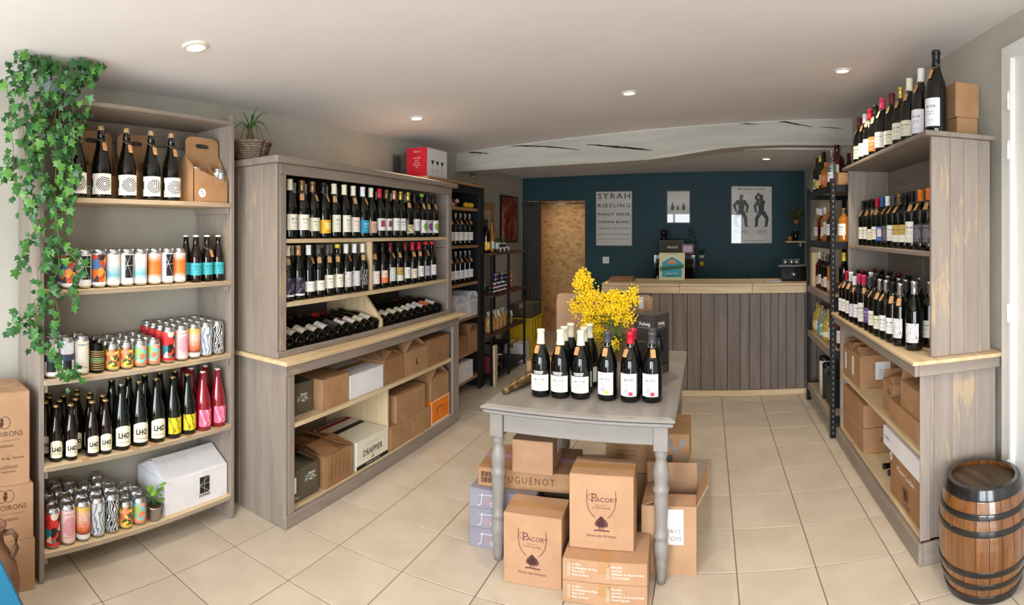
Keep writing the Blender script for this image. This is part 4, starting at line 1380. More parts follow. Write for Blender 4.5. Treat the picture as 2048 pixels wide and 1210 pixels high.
b = rbox('kraft carton with white sticker on the sideboard middle shelf, closest to the storage rack', 0.195, 0.30, 0.19, (rf + 0.15, 3.588, cs), PI, KRAFT, {'l': 135, 'r': 150, 'f': 160, 'b': 160}, flapk=0.4)
sticker(b, 0.15 + EPS, -0.05, -0.01, 0.05, 0.16)
b = rbox('kraft carton with two white stickers and tented flaps on the sideboard middle shelf', 0.215, 0.30, 0.20, (rf + 0.15, 3.377, cs), PI, KRAFT, {'l': 140, 'r': 150, 'f': 160, 'b': 160}, flapk=0.4)
sticker(b, 0.15 + EPS, -0.08, -0.035, 0.05, 0.17)
sticker(b, 0.1075 + EPS, -0.05, 0.05, 0.05, 0.16, None, 'sticker', 'y').rotation_euler = (0, 0, 0)
for k in range(5):
    sticker(b, 0.1075 + 2 * EPS, -0.035, 0.03, 0.06 + k * 0.012, 0.063 + k * 0.012, INKG, 'print_line', 'y')
b = rbox('kraft carton with an oval hand hole, set back behind the open carton', 0.17, 0.26, 0.155, (rf + 0.16, 2.825, cs), PI, KRAFT, {'l': 120, 'r': 150, 'f': 165, 'b': 160}, flapk=0.4)
stroke(b, 'hand_hole', arc(0.02, 0.11, 0.022, 0.009, 0, 360, 14), 0.006, 0.13 + EPS, DARK)
b = rbox('low kraft carton under the open carton on the sideboard middle shelf', 0.40, 0.29, 0.105, (rf + 0.147, 2.520, cs), PI, KRAFT)
b = rbox('open kraft carton stacked on the low kraft carton in the sideboard', 0.275, 0.27, 0.125, (rf + 0.150, 2.445, cs + 0.1055), PI, KRAFT, {'l': 115, 'b': 120, 'r': 170, 'f': 172}, flapk=0.35)
cs = 0.1055
for k, (z, w) in enumerate(((0, 'lower'), (0.1545, 'upper'))):
    b = rbox('%s of two long kraft cartons with faded red print in the sideboard' % w, 0.50, 0.30, 0.152 if k == 0 else 0.14, (rf + 0.15, 3.442, cs + z), PI, KRAFT, tape=True)
    letters(b, 'DOMAINE', 0.05, 0.15 + EPS, 0.0, 0.08, plain('faded_red_ink', S(186, 120, 92), 0.7) if k == 0 else bpy.data.materials['faded_red_ink'])
    letters(b, 'DION' if k == 0 else '|||||', 0.035, 0.0, 0.25 + EPS, 0.075, INKD, 'y')
b = rbox('kraft carton with black logo and white lettering, under the flat white sideboard box', 0.44, 0.30, 0.208, (rf + 0.15, 2.475, cs), PI, KRAFTD)
letters(b, 'Maison Cuvelier', 0.036, 0.15 + EPS, 0.0, 0.165, INKW)
lg = [(-0.02 + 0.03 * math.sin(i * 0.9) + i * 0.002, 0.08 + 0.03 * math.cos(i * 1.3)) for i in range(22)]
stroke(b, 'logo', lg, 0.005, 0.15 + EPS, INK)
letters(b, 'CUVELIER', 0.022, 0.15 + EPS, 0.02, 0.03, INKD)
stroke(b, 'round_stamp', arc(-0.205, 0.19, 0.014, 0.016, 0, 360, 16), 0.008, 0.15 + EPS, INKW)
b = rbox('flat white carton lying on the kraft carton in the sideboard', 0.56, 0.29, 0.10, (rf + 0.147, 2.536, cs + 0.2085), PI, WHITEC, tape=False)
letters(b, 'Cuvelier', 0.026, 0.145 + EPS, -0.22, 0.05, INK)
for k, y in enumerate((2.90, 2.81)):
    bottle('burgundy', 'black', 'white', (1.268, y, cs + 0.041), 0, 'black capped bottle lying on the sideboard floor, %s' % ('touching the long cartons' if k == 0 else 'half behind the white lettered carton'), 'bottles lying at the bottom of the sideboard', 1.0, rot=(0, -PI / 2, 0))

# ---- black bookcase
b = carton('white tented carton with printed lines on the bookcase, against its black post', 0.24, 0.26, 0.15, (-2.085 - 0.13, 4.60, 0.6955), 0, WHITEC, {'l': 140, 'r': 140, 'f': 165, 'b': 165}, flapk=0.42)
for k in range(5):
    sticker(b, 0.13 + EPS, -0.07, 0.06, 0.03 + k * 0.02, 0.033 + k * 0.02, INKG, 'print_line')
b = carton('white tented carton on the bookcase, partly hidden by the planked cabinet', 0.24, 0.26, 0.135, (-2.085 - 0.13, 4.335, 0.6955), 0, WHITEC, {'l': 140, 'r': 140, 'f': 165, 'b': 165}, flapk=0.42)
for k in range(4):
    sticker(b, 0.13 + EPS, -0.06, 0.07, 0.03 + k * 0.02, 0.033 + k * 0.02, INKG, 'print_line')
b = carton('kraft carton with tented lid in the bookcase, against its black post', 0.24, 0.27, 0.17, (-2.085 - 0.135, 4.60, 0.3755), 0, KRAFT, {'l': 138, 'r': 140, 'f': 165, 'b': 165}, flapk=0.42)
b = carton('kraft carton with tented lid in the bookcase, touching the planked cabinet', 0.25, 0.27, 0.15, (-2.085 - 0.135, 4.335, 0.3755), 0, KRAFTD, {'l': 140, 'r': 138, 'f': 165, 'b': 165}, flapk=0.42)
b = carton('white carton on the lowest bookcase shelf', 0.33, 0.26, 0.16, (-2.085 - 0.13, 4.40, 0.1355), 0, WHITEC)
letters(b, 'MAS DES VIGNES', 0.014, 0.13 + EPS, 0.05, 0.09, INKG)

# ------------------------------------------------------------------ cartons under and before the table
QF = -PI / 2


def pacory(b, x, W, H):
    cx = 0.0
    stroke(b, 'glass_outline', [(-0.058, 0.80 * H), (-0.060, 0.66 * H), (-0.054, 0.55 * H), (-0.040, 0.47 * H), (-0.026, 0.43 * H)], 0.0032, x, INKB)
    stroke(b, 'glass_outline', [(0.058, 0.80 * H), (0.060, 0.66 * H), (0.054, 0.55 * H), (0.040, 0.47 * H), (0.026, 0.43 * H)], 0.0032, x, INKB)
    letters(b, 'P', 0.052, x, -0.030, 0.685 * H, INKB)
    stroke(b, 'flourish', arc(-0.034, 0.70 * H, 0.022, 0.014, 40, 330, 18), 0.0022, x, INKB)
    letters(b, 'ACORY', 0.026, x, 0.022, 0.668 * H, INKB, bold=0.0003)
    letters(b, 'poire domaine', 0.008, x, 0.0, 0.600 * H, INKB)
    letters(b, '61350 Mantilly', 0.013, x, 0.0, 0.560 * H, INKB)
    tr = [(-0.0, 0.40 * H, 0.013), (-0.010, 0.375 * H, 0.012), (0.011, 0.37 * H, 0.013), (0.0, 0.36 * H, 0.015), (-0.017, 0.345 * H, 0.010), (0.018, 0.34 * H, 0.011), (0.0, 0.425 * H, 0.008), (0.007, 0.33 * H, 0.010), (-0.008, 0.325 * H, 0.009)]
    discs(b, 'tree_print', tr, x, INKB)
    for dx in (-0.006, 0.0, 0.007):
        stroke(b, 'trunk_print', [(dx, 0.33 * H), (dx * 1.5, 0.255 * H)], 0.0035, x, INKB)
    stroke(b, 'ground_print', [(-0.030, 0.255 * H), (-0.01, 0.262 * H), (0.01, 0.255 * H), (0.034, 0.258 * H)], 0.006, x, INKB)
    letters(b, 'Ferme des Grimaux', 0.0150, x, 0.0, 0.185 * H, INKB, bold=0.0002)


b = carton('kraft pear drink carton printed with a tree, standing on the floor tiles', 0.246, 0.17, 0.290, (-0.712, 2.216, 0), QF + 0.06, KRAFTP, seam='y')
pacory(b, 0.085 + EPS, 0.246, 0.290)
for k, w in ((0, 'lower'), (1, 'upper')):
    b = carton('%s flat kraft carton with white tick boxes, before the turned right leg' % w, 0.334, 0.235, 0.0855, (-0.404, 2.206, k * 0.0862), QF + 0.05, KRAFTP, seam='x', tape=True)
    for r_, s in enumerate(('Le Brut', 'La Mantillaise du Pays', 'Poire d\'Or', 'Fleur de Poiré')):
        letters(b, s, 0.0115, 0.1175 + EPS, -0.128, 0.066 - r_ * 0.0135, INKW, align='LEFT')
        stroke(b, 'tick_box', [(-0.145, 0.062 - r_ * 0.0135), (-0.137, 0.062 - r_ * 0.0135), (-0.137, 0.070 - r_ * 0.0135), (-0.145, 0.070 - r_ * 0.0135), (-0.145, 0.062 - r_ * 0.0135)], 0.0012, 0.1175 + EPS, INKW)
    for r_, s in enumerate(('Bouteille', 'Les Crus', 'Sélection de Grands Poirés', 'Cuvée Spéciale')):
        letters(b, s, 0.0115, 0.1175 + EPS, 0.028, 0.068 - r_ * 0.0135, INKW, align='LEFT')
        stroke(b, 'tick_box', [(0.010, 0.063 - r_ * 0.0135), (0.018, 0.063 - r_ * 0.0135), (0.018, 0.071 - r_ * 0.0135), (0.010, 0.071 - r_ * 0.0135), (0.010, 0.063 - r_ * 0.0135)], 0.0012, 0.1175 + EPS, INKW)
    stroke(b, 'tick_mark', [(0.010, 0.070), (0.013, 0.064), (0.020, 0.078)], 0.0018, 0.1175 + 2 * EPS, INK)
b = carton('kraft pear drink carton printed with a tree, stacked on the flat tick box cartons', 0.262, 0.17, 0.300, (-0.430, 2.250, 0.1731), QF + 0.05, KRAFTP, seam='y')
pacory(b, 0.085 + EPS, 0.262, 0.300)
for k, w in enumerate(('lowest', 'middle', 'topmost')):
    b = carton('%s of three lilac grey cartons with white and orange monogram' % w, 0.315, 0.215, 0.0895, (-0.921, 2.425, k * 0.09), QF + 0.05, LILAC, tape=False)
    x = 0.1075 + EPS
    stroke(b, 'monogram', [(-0.115, 0.016), (-0.106, 0.014), (-0.099, 0.024), (-0.094, 0.070)], 0.0022, x, INKW)
    stroke(b, 'monogram', [(-0.108, 0.060), (-0.08, 0.064), (-0.045, 0.066)], 0.0018, x, INKW)
    stroke(b, 'monogram', [(-0.078, 0.050), (-0.084, 0.022), (-0.066, 0.022), (-0.058, 0.032), (-0.064, 0.044), (-0.078, 0.050)], 0.0026, x, INKO)
    stroke(b, 'monogram', arc(-0.046, 0.026, 0.007, 0.008, 40, 330, 12), 0.0018, x, INKW)
b = carton('kraft carton lettered HUGUENOT with a black square logo, on the lilac cartons', 0.46, 0.30, 0.086, (-0.834, 2.520, 0.2705), QF + 0.13, KRAFT, seam='y', tape=False)
x = 0.15 + EPS
sticker(b, x, -0.215, -0.165, 0.018, 0.068, INKD, 'logo_square')
stroke(b, 'logo_line', [(-0.206, 0.022), (-0.198, 0.06), (-0.192, 0.066)], 0.0025, x + EPS, KRAFT)
stroke(b, 'logo_line', [(-0.180, 0.064), (-0.184, 0.02)], 0.0025, x + EPS, KRAFT)
stroke(b, 'logo_line', [(-0.213, 0.044), (-0.168, 0.046)], 0.0025, x + EPS, KRAFT)
letters(b, 'HUGUENOT', 0.044, x, 0.005, 0.043, INKD, space=1.35, width=0.85)
obj('pink_tape', MB().box(-0.02, 0.02, -0.231, 0.231, 0.0861, 0.0866).mesh('pink_tape'), plain('pink_tape', S(186, 140, 160), 0.4), b)
b = carton('small kraft carton with white stickers on its side, on the lettered carton under the table', 0.19, 0.23, 0.150, (-0.790, 2.470, 0.3575), QF + 0.08, KRAFTP, seam='x', tape=False)
for k in range(2):
    sticker(b, 0.095 + EPS, -0.03 - k * 0.055, 0.012 - k * 0.055, 0.06, 0.135, None, 'sticker', 'y')
b = carton('dark green carton under the lettered kraft carton, behind the left printed carton', 0.24, 0.22, 0.262, (-0.630, 2.545, 0), QF, OLIVE)
b = carton('kraft carton printed with grey squares and text, at the back under the table', 0.42, 0.30, 0.200, (-0.300, 2.860, 0.2515), QF, KRAFT)
x = 0.15 + EPS
for r_, (i, j) in enumerate(((0, 3), (1, 2), (0, 1), (2, 3), (2, 1), (1, 0))):
    sticker(b, x, 0.095 + i * 0.033, 0.127 + i * 0.033, 0.02 + j * 0.04, 0.058 + j * 0.04, (INKG, plain('square_grey', S(150, 140, 126), 0.7), plain('square_dark', S(92, 88, 84), 0.7))[r_ % 3] if r_ < 3 else bpy.data.materials['square_grey'], 'printed_square')
for k, s in enumerate(('pour une viticulture', 'vivante et joyeuse', 'depuis la vigne', 'jusqu\'au verre')):
    letters(b, s, 0.016, x, -0.10, 0.155 - k * 0.022, INKD)
b = carton('plain kraft carton on the floor at the back under the table', 0.40, 0.30, 0.250, (-0.300, 2.860, 0), QF, KRAFTD)
b = carton('half open kraft carton with white paper label, beside the right table leg', 0.235, 0.22, 0.285, (-0.164, 2.432, 0), QF, KRAFTP, {'r': 62, 'b': 100, 'f': 178, 'l': 160}, flapk=0.48)
sticker(b, 0.11 + EPS, -0.05, 0.062, 0.125, 0.275, None, 'paper_label')
letters(b, 'PAYS', 0.026, 0.11 + 2 * EPS, 0.020, 0.182, plain('thin_gold_ink', S(128, 106, 88), 0.6), space=1.1)
letters(b, "D'OPE", 0.026, 0.11 + 2 * EPS, 0.018, 0.150, bpy.data.materials['thin_gold_ink'], space=1.1)
stroke(b, 'ring_print', arc(-0.026, 0.150, 0.018, 0.018, 0, 360, 20), 0.0015, 0.11 + 2 * EPS, bpy.data.materials['thin_gold_ink'])

# ------------------------------------------------------------------ cartons by the ivy shelf
vz = [0.0, 0.2105, 0.4355]
for k, (h, w) in enumerate(((0.210, 'lowest'), (0.2245, 'middle'), (0.375, 'tall topmost'))):
    b = carton('%s of three brewery cartons stacked beside the ivy shelf' % w, 0.30, 0.20, h, (-2.2, 0.584 + (0.015, 0.008, -0.008)[k], vz[k]), 0.0, KRAFTP, seam='y')
    x = 0.10 + EPS
    if k:
        z = h - 0.085 if k == 1 else h - 0.165
        stroke(b, 'emblem_ring', arc(0.045, z + 0.045, 0.022, 0.024, 0, 360, 22), 0.0025, x, INKD)
        stroke(b, 'emblem_ring', arc(0.015, z + 0.045, 0.022, 0.024, 0, 360, 22), 0.0025, x, INKD)
        discs(b, 'emblem', [(0.03, z + 0.04, 0.009), (0.033, z + 0.055, 0.006)], x, INKD)
        letters(b, 'LES VOIRONS', 0.030, x, 0.03, z - 0.002, INKD)
        stroke(b, 'rule', [(-0.06, z - 0.03), (0.11, z - 0.026)], 0.0012, x, INKD)
        letters(b, 'dégustation', 0.020, x, 0.035, z - 0.048, INKD)
        if k == 2:
            letters(b, 'Blonde    Brune    Spéciale', 0.014, x, 0.05, z - 0.098, INKD)
            stroke(b, 'tick_box', [(0.058, z - 0.104), (0.074, z - 0.104), (0.074, z - 0.088), (0.058, z - 0.088), (0.058, z - 0.104)], 0.0012, x, INKD)
            letters(b, 'LUCINGES', 0.017, x, 0.06, z - 0.135, INKD)
            letters(b, 'haute savoie', 0.012, x, 0.06, z - 0.152, INKD)

# ------------------------------------------------------------------ the ivy shelf: cans
def wrap_mesh(r, z0, z1, n=24):
    key = ('wrapfull', r, z0, z1)

    def mk():
        m = MB()
        vs, fs, uv = [], [], []
        for i in range(n + 1):
            a = -PI + 2 * PI * i / n
            vs += [(r * math.cos(a), r * math.sin(a), z0), (r * math.cos(a), r * math.sin(a), z1)]
        for i in range(n):
            u0, u1 = 0.5 + (-PI + 2 * PI * i / n) / PI, 0.5 + (-PI + 2 * PI * (i + 1) / n) / PI
            fs.append((2 * i, 2 * i + 2, 2 * i + 3, 2 * i + 1))
            uv += [(u0, 0), (u1, 0), (u1, 1), (u0, 1)]
        m.add(vs, fs, True)
        m.uv = uv
        return m.mesh('wrap')
    return cached(key, mk)


CANP = {'tall': 0.1665, 'short': 0.1195}


def can_prof(h):
    return [(0.0, 0.006), (0.022, 0.004), (0.0245, 0.0), (0.027, 0.0015), (0.0325, 0.010), (0.033, 0.013), (0.033, h - 0.020), (0.032, h - 0.0155), (0.0275, h - 0.006), (0.0265, h - 0.004), (0.0275, h - 0.0015), (0.0268, h), (0.0255, h - 0.001), (0.0245, h - 0.006), (0.0, h - 0.0055)]


ART = {
    'fire': (label_mat('can_fire', WHITE, 'art', art=[S(226, 110, 40), S(70, 110, 160), S(236, 160, 60), S(60, 40, 34), S(196, 70, 40)], scale=4), 'orange and blue painted'),
    'geo': (label_mat('can_geo', S(226, 226, 228), 'geo'), 'white with black geometric panel'),
    'mist': (label_mat('can_mist', WHITE, 'fade', S(90, 150, 170), art=[S(240, 240, 238), S(120, 190, 206), S(226, 226, 220), S(236, 220, 214)]), 'pale blue misty'),
    'orange': (label_mat('can_orange', WHITE, 'fade', S(150, 70, 40), art=[S(240, 240, 238), S(236, 130, 56), S(240, 120, 44), S(226, 224, 220)]), 'orange dune'),
    'redband': (label_mat('can_redband', WHITE, 'panel', art=[S(60, 70, 96), S(226, 96, 56), S(224, 226, 232)]), 'white with orange stripe'),
    'cream': (label_mat('can_cream', S(222, 216, 200), 'block', S(60, 60, 60), S(222, 216, 200)), 'plain cream'),
    'knit': (label_mat('can_knit', S(24, 22, 22), 'bands', accent=S(206, 160, 70)), 'black knitted pattern'),
    'tropic': (label_mat('can_tropic', S(240, 190, 60), 'art', art=[S(240, 190, 60), S(226, 110, 80), S(60, 90, 44), S(236, 150, 110), S(246, 206, 90)], scale=5), 'yellow tropical leaf'),
    'parrot': (label_mat('can_parrot', S(236, 120, 80), 'art', art=[S(130, 190, 150), S(160, 190, 90), S(236, 130, 90), S(206, 170, 150), S(120, 200, 206)], scale=4), 'green and coral'),
    'fox': (label_mat('can_fox', S(216, 50, 40), 'art', art=[S(40, 130, 140), S(206, 40, 44), S(30, 24, 26), S(240, 220, 200), S(216, 60, 44)], scale=4), 'red and teal cartoon'),
    'pink': (label_mat('can_pink', S(240, 206, 200), 'circle', S(206, 100, 120), S(226, 160, 170)), 'pale pink'),
    'sunny': (label_mat('can_sunny', S(240, 190, 60), 'fade', S(80, 40, 40), art=[S(90, 40, 46), S(240, 120, 70), S(244, 206, 190), S(246, 196, 50)]), 'yellow and pink sunset'),
    'wave': (label_mat('can_wave', S(216, 216, 206), 'swirl', S(120, 140, 176), scale=1.6), 'silver blue wave'),
    'doodle': (label_mat('can_doodle', S(24, 24, 26), 'swirl', S(232, 232, 232), scale=3.2), 'black and white doodle'),
}
BLACKCAN = plain('can_black', S(18, 18, 18), 0.3, 0.6)


def can(kind, art, loc, rz, label, group=None):
    h = CANP[kind]
    t = thing('drink_can', label, 'can', loc, rz, group)
    obj('body', cached(('can', kind), lambda: MB().lathe(can_prof(h), 24).mesh('can', True)), BLACKCAN if art == 'knit' else ALU, t)
    obj('printed_wrap', wrap_mesh(0.0333, 0.0125, h - 0.0205), ART[art][0], t)
    obj('tab', cached(('tab', kind), lambda: MB().box(-0.011, 0.009, -0.0055, 0.0055, h - 0.0055, h - 0.0038).mesh('tab')), BLACKCAN if art == 'knit' else ALU, t)
    return t


def can_front(rowdef, where, group, ref):
    seen, cnt = {}, {}
    for k, a, loc in rowdef:
        seen[a] = seen.get(a, 0) + 1
    for k, a, loc in rowdef:
        cnt[a] = cnt.get(a, 0) + 1
        lb = '%s can, front of %s' % (ART[a][1], where)
        if seen[a] > 1:
            lb += ', %s such from %s' % (ORD[cnt[a]], ref)
        can(k, a, loc, rnd.uniform(-0.35, 0.05), lb, group)


# row 2: nine tall cans and their followers
z = SHELVES[3] + 0.0008
ys = [0.932, 1.003, 1.074, 1.145, 1.216, 1.287, 1.365, 1.436, 1.507]
ar = ['fire', 'geo', 'fire', 'mist', 'geo', 'mist', 'orange', 'geo', 'orange']
can_front([('tall', a, (-2.178, y, z)) for a, y in zip(ar, ys)], 'upper can shelf', 'front cans on the upper can shelf', 'ivy')
for i, y in enumerate(ys):
    can('tall', ar[i], (-2.248, y + 0.008 + (0.004 if i > 5 else 0), z), 0.1, '%s can at the back of the upper can shelf' % ART[ar[i]][1], '%s cans at the back of the upper can shelf' % ar[i])


def crown_mesh(shape, k):
    h = scaled(shape, k)[-1][1]
    return cached(('crown', shape, k), lambda: MB().lathe([(0.0, h + 0.004), (0.0105, h + 0.0036), (0.0135, h + 0.0015), (0.0152, h - 0.0045), (0.0142, h - 0.005)], 20).mesh('crown', True))


def beer(shape, k, glass, crown, loc, rz, label, group, lab=None, text=None, tagang=None, name='beer_bottle'):
    t = thing(name, label, 'bottle', loc, rz, group)
    obj('glass', cached(('glass', shape, k), lambda: MB().lathe(scaled(shape, k), 20).mesh('glass', True)), glass, t)
    obj('crown_cap', crown_mesh(shape, k), crown, t)
    if lab:
        m, z0, z1, A, arch = lab
        r = prof_r(shape, 0.06) * k + 0.0007
        lo = obj('label', label_mesh(r, z0, z1, A, arch), m, t)
        if text:
            s, size, zt, mi = text
            obj('lettering', wraptext(s, size, r + 0.0014, zt, 0.0010, 0.0, 0.82), mi, lo)
            st = label_mesh(r + 0.0005, z0 + 0.016, z0 + 0.019, A * 0.7)
            obj('print_line', st, plain('line_tan', S(196, 156, 100), 0.6) if 'line_tan' not in bpy.data.materials else bpy.data.materials['line_tan'], lo)
    if tagang is not None:
        tg = obj('price_tag', tag_mesh(shape, k, tagang), TAGM, t)
        obj('string', string_mesh(shape, k, tagang), STRING, tg)
    return t


CROWNW = plain('crown_white', S(236, 236, 236), 0.35)
CROWNG = plain('crown_gold', S(206, 176, 106), 0.3, 0.8)
CROWNS = plain('crown_silver', S(206, 208, 212), 0.3, 0.8)
CROWNK = plain('crown_black', S(28, 26, 26), 0.3, 0.3)
TEALB = label_mat('teal_beer', S(60, 170, 182), 'half', S(20, 40, 50), S(60, 170, 182))
wh = 'on the upper can shelf'
for i, y in enumerate((1.601, 1.672, 1.742)):
    beer('beer', 0.98, GLASSN, CROWNW, (-2.168, y, z), -0.25, 'small brown beer with turquoise label, front row, %s from the cans' % ORD[i + 1], 'turquoise labelled beers on the upper can shelf', (TEALB, 0.035, 0.095, 1.5, 0), tagang=0.5 if i == 1 else None)
for i, y in enumerate((1.588, 1.652, 1.716)):
    beer('beer', 0.98, GLASSN, CROWNW, (-2.232, y, z), -0.25, 'small brown beer with turquoise label, back row, %s from the cans' % ORD[i + 1], 'turquoise labelled beers on the upper can shelf', (TEALB, 0.035, 0.095, 1.5, 0))
# row 3
z = SHELVES[2] + 0.0008
front = [('tall', 'redband', 0.843), ('tall', 'redband', 0.914), ('tall', 'cream', 0.986), ('short', 'knit', 1.062), ('short', 'tropic', 1.138), ('short', 'tropic', 1.209), ('short', 'parrot', 1.281), ('short', 'parrot', 1.353),
         ('tall', 'fox', 1.436), ('tall', 'pink', 1.512), ('tall', 'sunny', 1.586), ('tall', 'wave', 1.660), ('tall', 'doodle', 1.735)]
can_front([(k, a, (-2.166, y, z)) for k, a, y in front], 'middle can shelf', 'front cans on the middle can shelf', 'ivy')
for k, a, y in front:
    nb = {'redband': 1, 'cream': 1, 'knit': 2}.get(a, 3)
    for d in range(nb):
        can(k, a, (-2.236 - 0.069 * d if nb > 1 else -2.238, y + 0.004 * (d + 1), z), rnd.uniform(-0.2, 0.2), '%s can at the back of the middle can shelf' % ART[a][1], '%s cans at the back of the middle can shelf' % a)
# row 4: beers and ciders
z = SHELVES[1] + 0.0008
LHO = label_mat('brewery_cream', S(236, 230, 204), 'plain')
SEAL = plain('green_seal', S(90, 170, 120), 0.6)


def brew(small, loc, label, group, crown):
    k = 1.0
    if small:
        t = beer('beer', 1.0, GLASSN, crown, loc, rnd.uniform(-0.25, -0.08), label, group, (LHO, 0.018, 0.078, 0.95, 0.014), ('LHO', 0.026, 0.053, INK))
    else:
        t = beer('sabre', 1.0, GLASSG, crown, loc, rnd.uniform(-0.25, -0.08), label, group, (LHO, 0.020, 0.095, 0.95, 0.016), ('LHO', 0.034, 0.066, INK))
    return t


gsm, glg = 'small cream labelled beers', 'large cream labelled beers'
for i, (x, y) in enumerate(((-2.172, 0.868), (-2.163, 0.934), (-2.160, 1.034), (-2.158, 1.098))):
    brew(True, (x, y, z), 'small brown beer with arched cream label in the front row, %s from the ivy' % ORD[i + 1], gsm, CROWNG)
for i, (x, y) in enumerate(((-2.236, 0.845), (-2.232, 0.910), (-2.297, 0.885), (-2.295, 0.955), (-2.228, 0.985), (-2.226, 1.052), (-2.222, 1.118), (-2.292, 1.020), (-2.290, 1.088), (-2.36, 0.91), (-2.358, 1.05))):
    brew(True, (x, y, z), 'small brown beer with arched cream label, behind the front beer row', 'small cream labelled beers at the back', CROWNG)
for i, y in enumerate((1.186, 1.279, 1.373)):
    brew(False, (-2.170, y, z), 'large green beer with arched cream label, front row, %s from the ivy' % ORD[i + 1], glg, CROWNS if i == 0 else CROWNG)
for i, y in enumerate((1.165, 1.255, 1.345, 1.43)):
    brew(False, (-2.262, y + 0.02, z), 'large green beer bottle behind the large cream labelled beers, %s from the ivy' % ORD[i + 1], glg, CROWNG)
YEL = label_mat('cider_yellow', S(232, 206, 40), 'swirl', S(150, 130, 20), scale=0.9)
PNK = label_mat('cider_pink', S(240, 100, 140), 'swirl', S(250, 180, 196), scale=0.9)
for i, y in enumerate((1.464, 1.551)):
    beer('sabre', 0.985, GLASSG, CROWNG, (-2.168, y, z), -0.1, 'green bottle with square yellow label, %s' % ('beside the large cream labelled beers' if i == 0 else 'beside the pink cider'), 'yellow labelled bottles', (YEL, 0.022, 0.098, 1.0, 0), name='cider_bottle')
beer('sabre', 0.985, GLASSG, CROWNG, (-2.258, 1.54, z), -0.1, 'green bottle standing behind the yellow labelled bottles', 'yellow labelled bottles', (YEL, 0.022, 0.098, 1.0, 0), name='cider_bottle')
for i, y in enumerate((1.640, 1.733)):
    beer('sabre', 0.985, ROSE, CROWNW, (-2.162, y, z), -0.1, 'clear bottle of red cider with pink label, %s' % ('beside the yellow labels' if i == 0 else 'against the shelf side panel'), 'pink labelled red ciders', (PNK, 0.022, 0.104, 1.0, 0), name='cider_bottle')
for i, (x, y) in enumerate(((-2.252, 1.635), (-2.252, 1.726), (-2.342, 1.65))):
    beer('sabre', 0.985, ROSE, CROWNW, (x, y, z), -0.1, 'clear bottle of red cider behind the pink labels, %s' % ('towards the yellow labels', 'against the side panel', 'furthest back')[i], 'pink labelled red ciders', (PNK, 0.022, 0.104, 1.0, 0), name='cider_bottle')
for i, y in enumerate((0.99, 1.235, 1.33, 1.53, 1.70)):
    tag(obj('price_card', boxmesh(0.022, 0.040, 0.0012), TAGM, None, (-2.126, y, z + 0.0001), (0, 0, rnd.uniform(-0.2, 0.2))), 'small kraft price card lying at the beer shelf edge', 'price card', 'price cards on the beer shelf')
# row 5
z = SHELVES[0] + 0.0008
ar = ['fox', 'pink', 'sunny', 'wave', 'doodle', 'tropic', 'parrot']
ys = [0.848, 0.919, 0.990, 1.061, 1.132, 1.203, 1.274]
can_front([('tall' if i < 5 else 'short', a, (-2.162, y, z)) for i, (a, y) in enumerate(zip(ar, ys))], 'lowest shelf', 'front cans on the lowest shelf', 'ivy')
for d in range(3):
    for i, (a, y) in enumerate(zip(ar, ys)):
        if (d, i) in ((2, 0), (2, 6), (2, 3)):
            continue
        can('tall' if i < 5 else 'short', a, (-2.231 - 0.069 * d, y + (0.02 if d % 2 == 0 else 0.004), z), rnd.uniform(-0.2, 0.2), '%s can at the back of the lowest shelf' % ART[a][1], '%s cans at the back of the lowest shelf' % a)
# white carton with bulging lid
b = thing('cardboard_box', 'white carton with black geometric emblem, on the lowest ivy shelf board', 'box', (-2.265, 1.590, z))
obj('body', tray_mesh(0.25, 0.375, 0.152), WHITEC, b)
for s in (-1, 1):
    L = 0.142
    fm = MB().box(0, L, -0.186, 0.186, -0.0015, 0.0015).mesh('flap')
    obj('flap', fm, WHITEC, b, (s * 0.124, 0, 0.1525), (0, -R(150), 0 if s > 0 else PI))
for s in (-1, 1):
    fm = MB().prism([(-0.12, 0.0), (0.12, 0.0), (0.012, 0.06), (-0.012, 0.06)], -0.0012, 0.0012).mesh('end_flap')
    obj('end_flap', fm, WHITEC, b, (0, s * 0.183, 0.1525), (PI / 2 + s * 0.0, 0, 0))
sticker(b, 0.125 + EPS, 0.015, 0.075, 0.048, 0.128, INK, 'emblem_panel')
for pts in ([(0.015, 0.088), (0.075, 0.128)], [(0.015, 0.088), (0.075, 0.050)], [(0.045, 0.128), (0.045, 0.048)], [(0.015, 0.092), (0.075, 0.092)]):
    stroke(b, 'emblem_line', pts, 0.0012, 0.125 + 2 * EPS, INKW)
letters(b, 'POPIHN', 0.019, 0.125 + EPS, 0.045, 0.037, INK, bold=0.0006)
# small potted plant
pp = thing('potted_plant', 'young green plant in a small metal pot beside the white carton', 'plant', (-2.150, 1.348, z))
obj('pot', MB().lathe([(0, 0.002), (0.026, 0.0), (0.028, 0.004), (0.0345, 0.056), (0.037, 0.058), (0.037, 0.064), (0.0345, 0.064), (0.033, 0.054), (0, 0.052)], 22).mesh('pot', True), STEEL, pp)
obj('soil', MB().lathe([(0, 0.058), (0.02, 0.060), (0.0335, 0.055)], 14).mesh('soil', True), mottled('soil', S(92, 58, 38), S(60, 38, 26), (80, 80, 80), 0.9, 0.5), pp)
LEAFL = mottled('leaf_light', S(128, 172, 62), S(96, 146, 48), (30, 30, 30), 0.45, 0.05)
LEAFD = mottled('leaf_dark', S(48, 98, 42), S(32, 74, 34), (30, 30, 30), 0.4, 0.05)
LEAFM = mottled('leaf_mid', S(68, 124, 50), S(50, 102, 40), (30, 30, 30), 0.4, 0.05)


LEAFB = mottled('leaf_bright', S(94, 148, 58), S(72, 124, 46), (30, 30, 30), 0.4, 0.05)


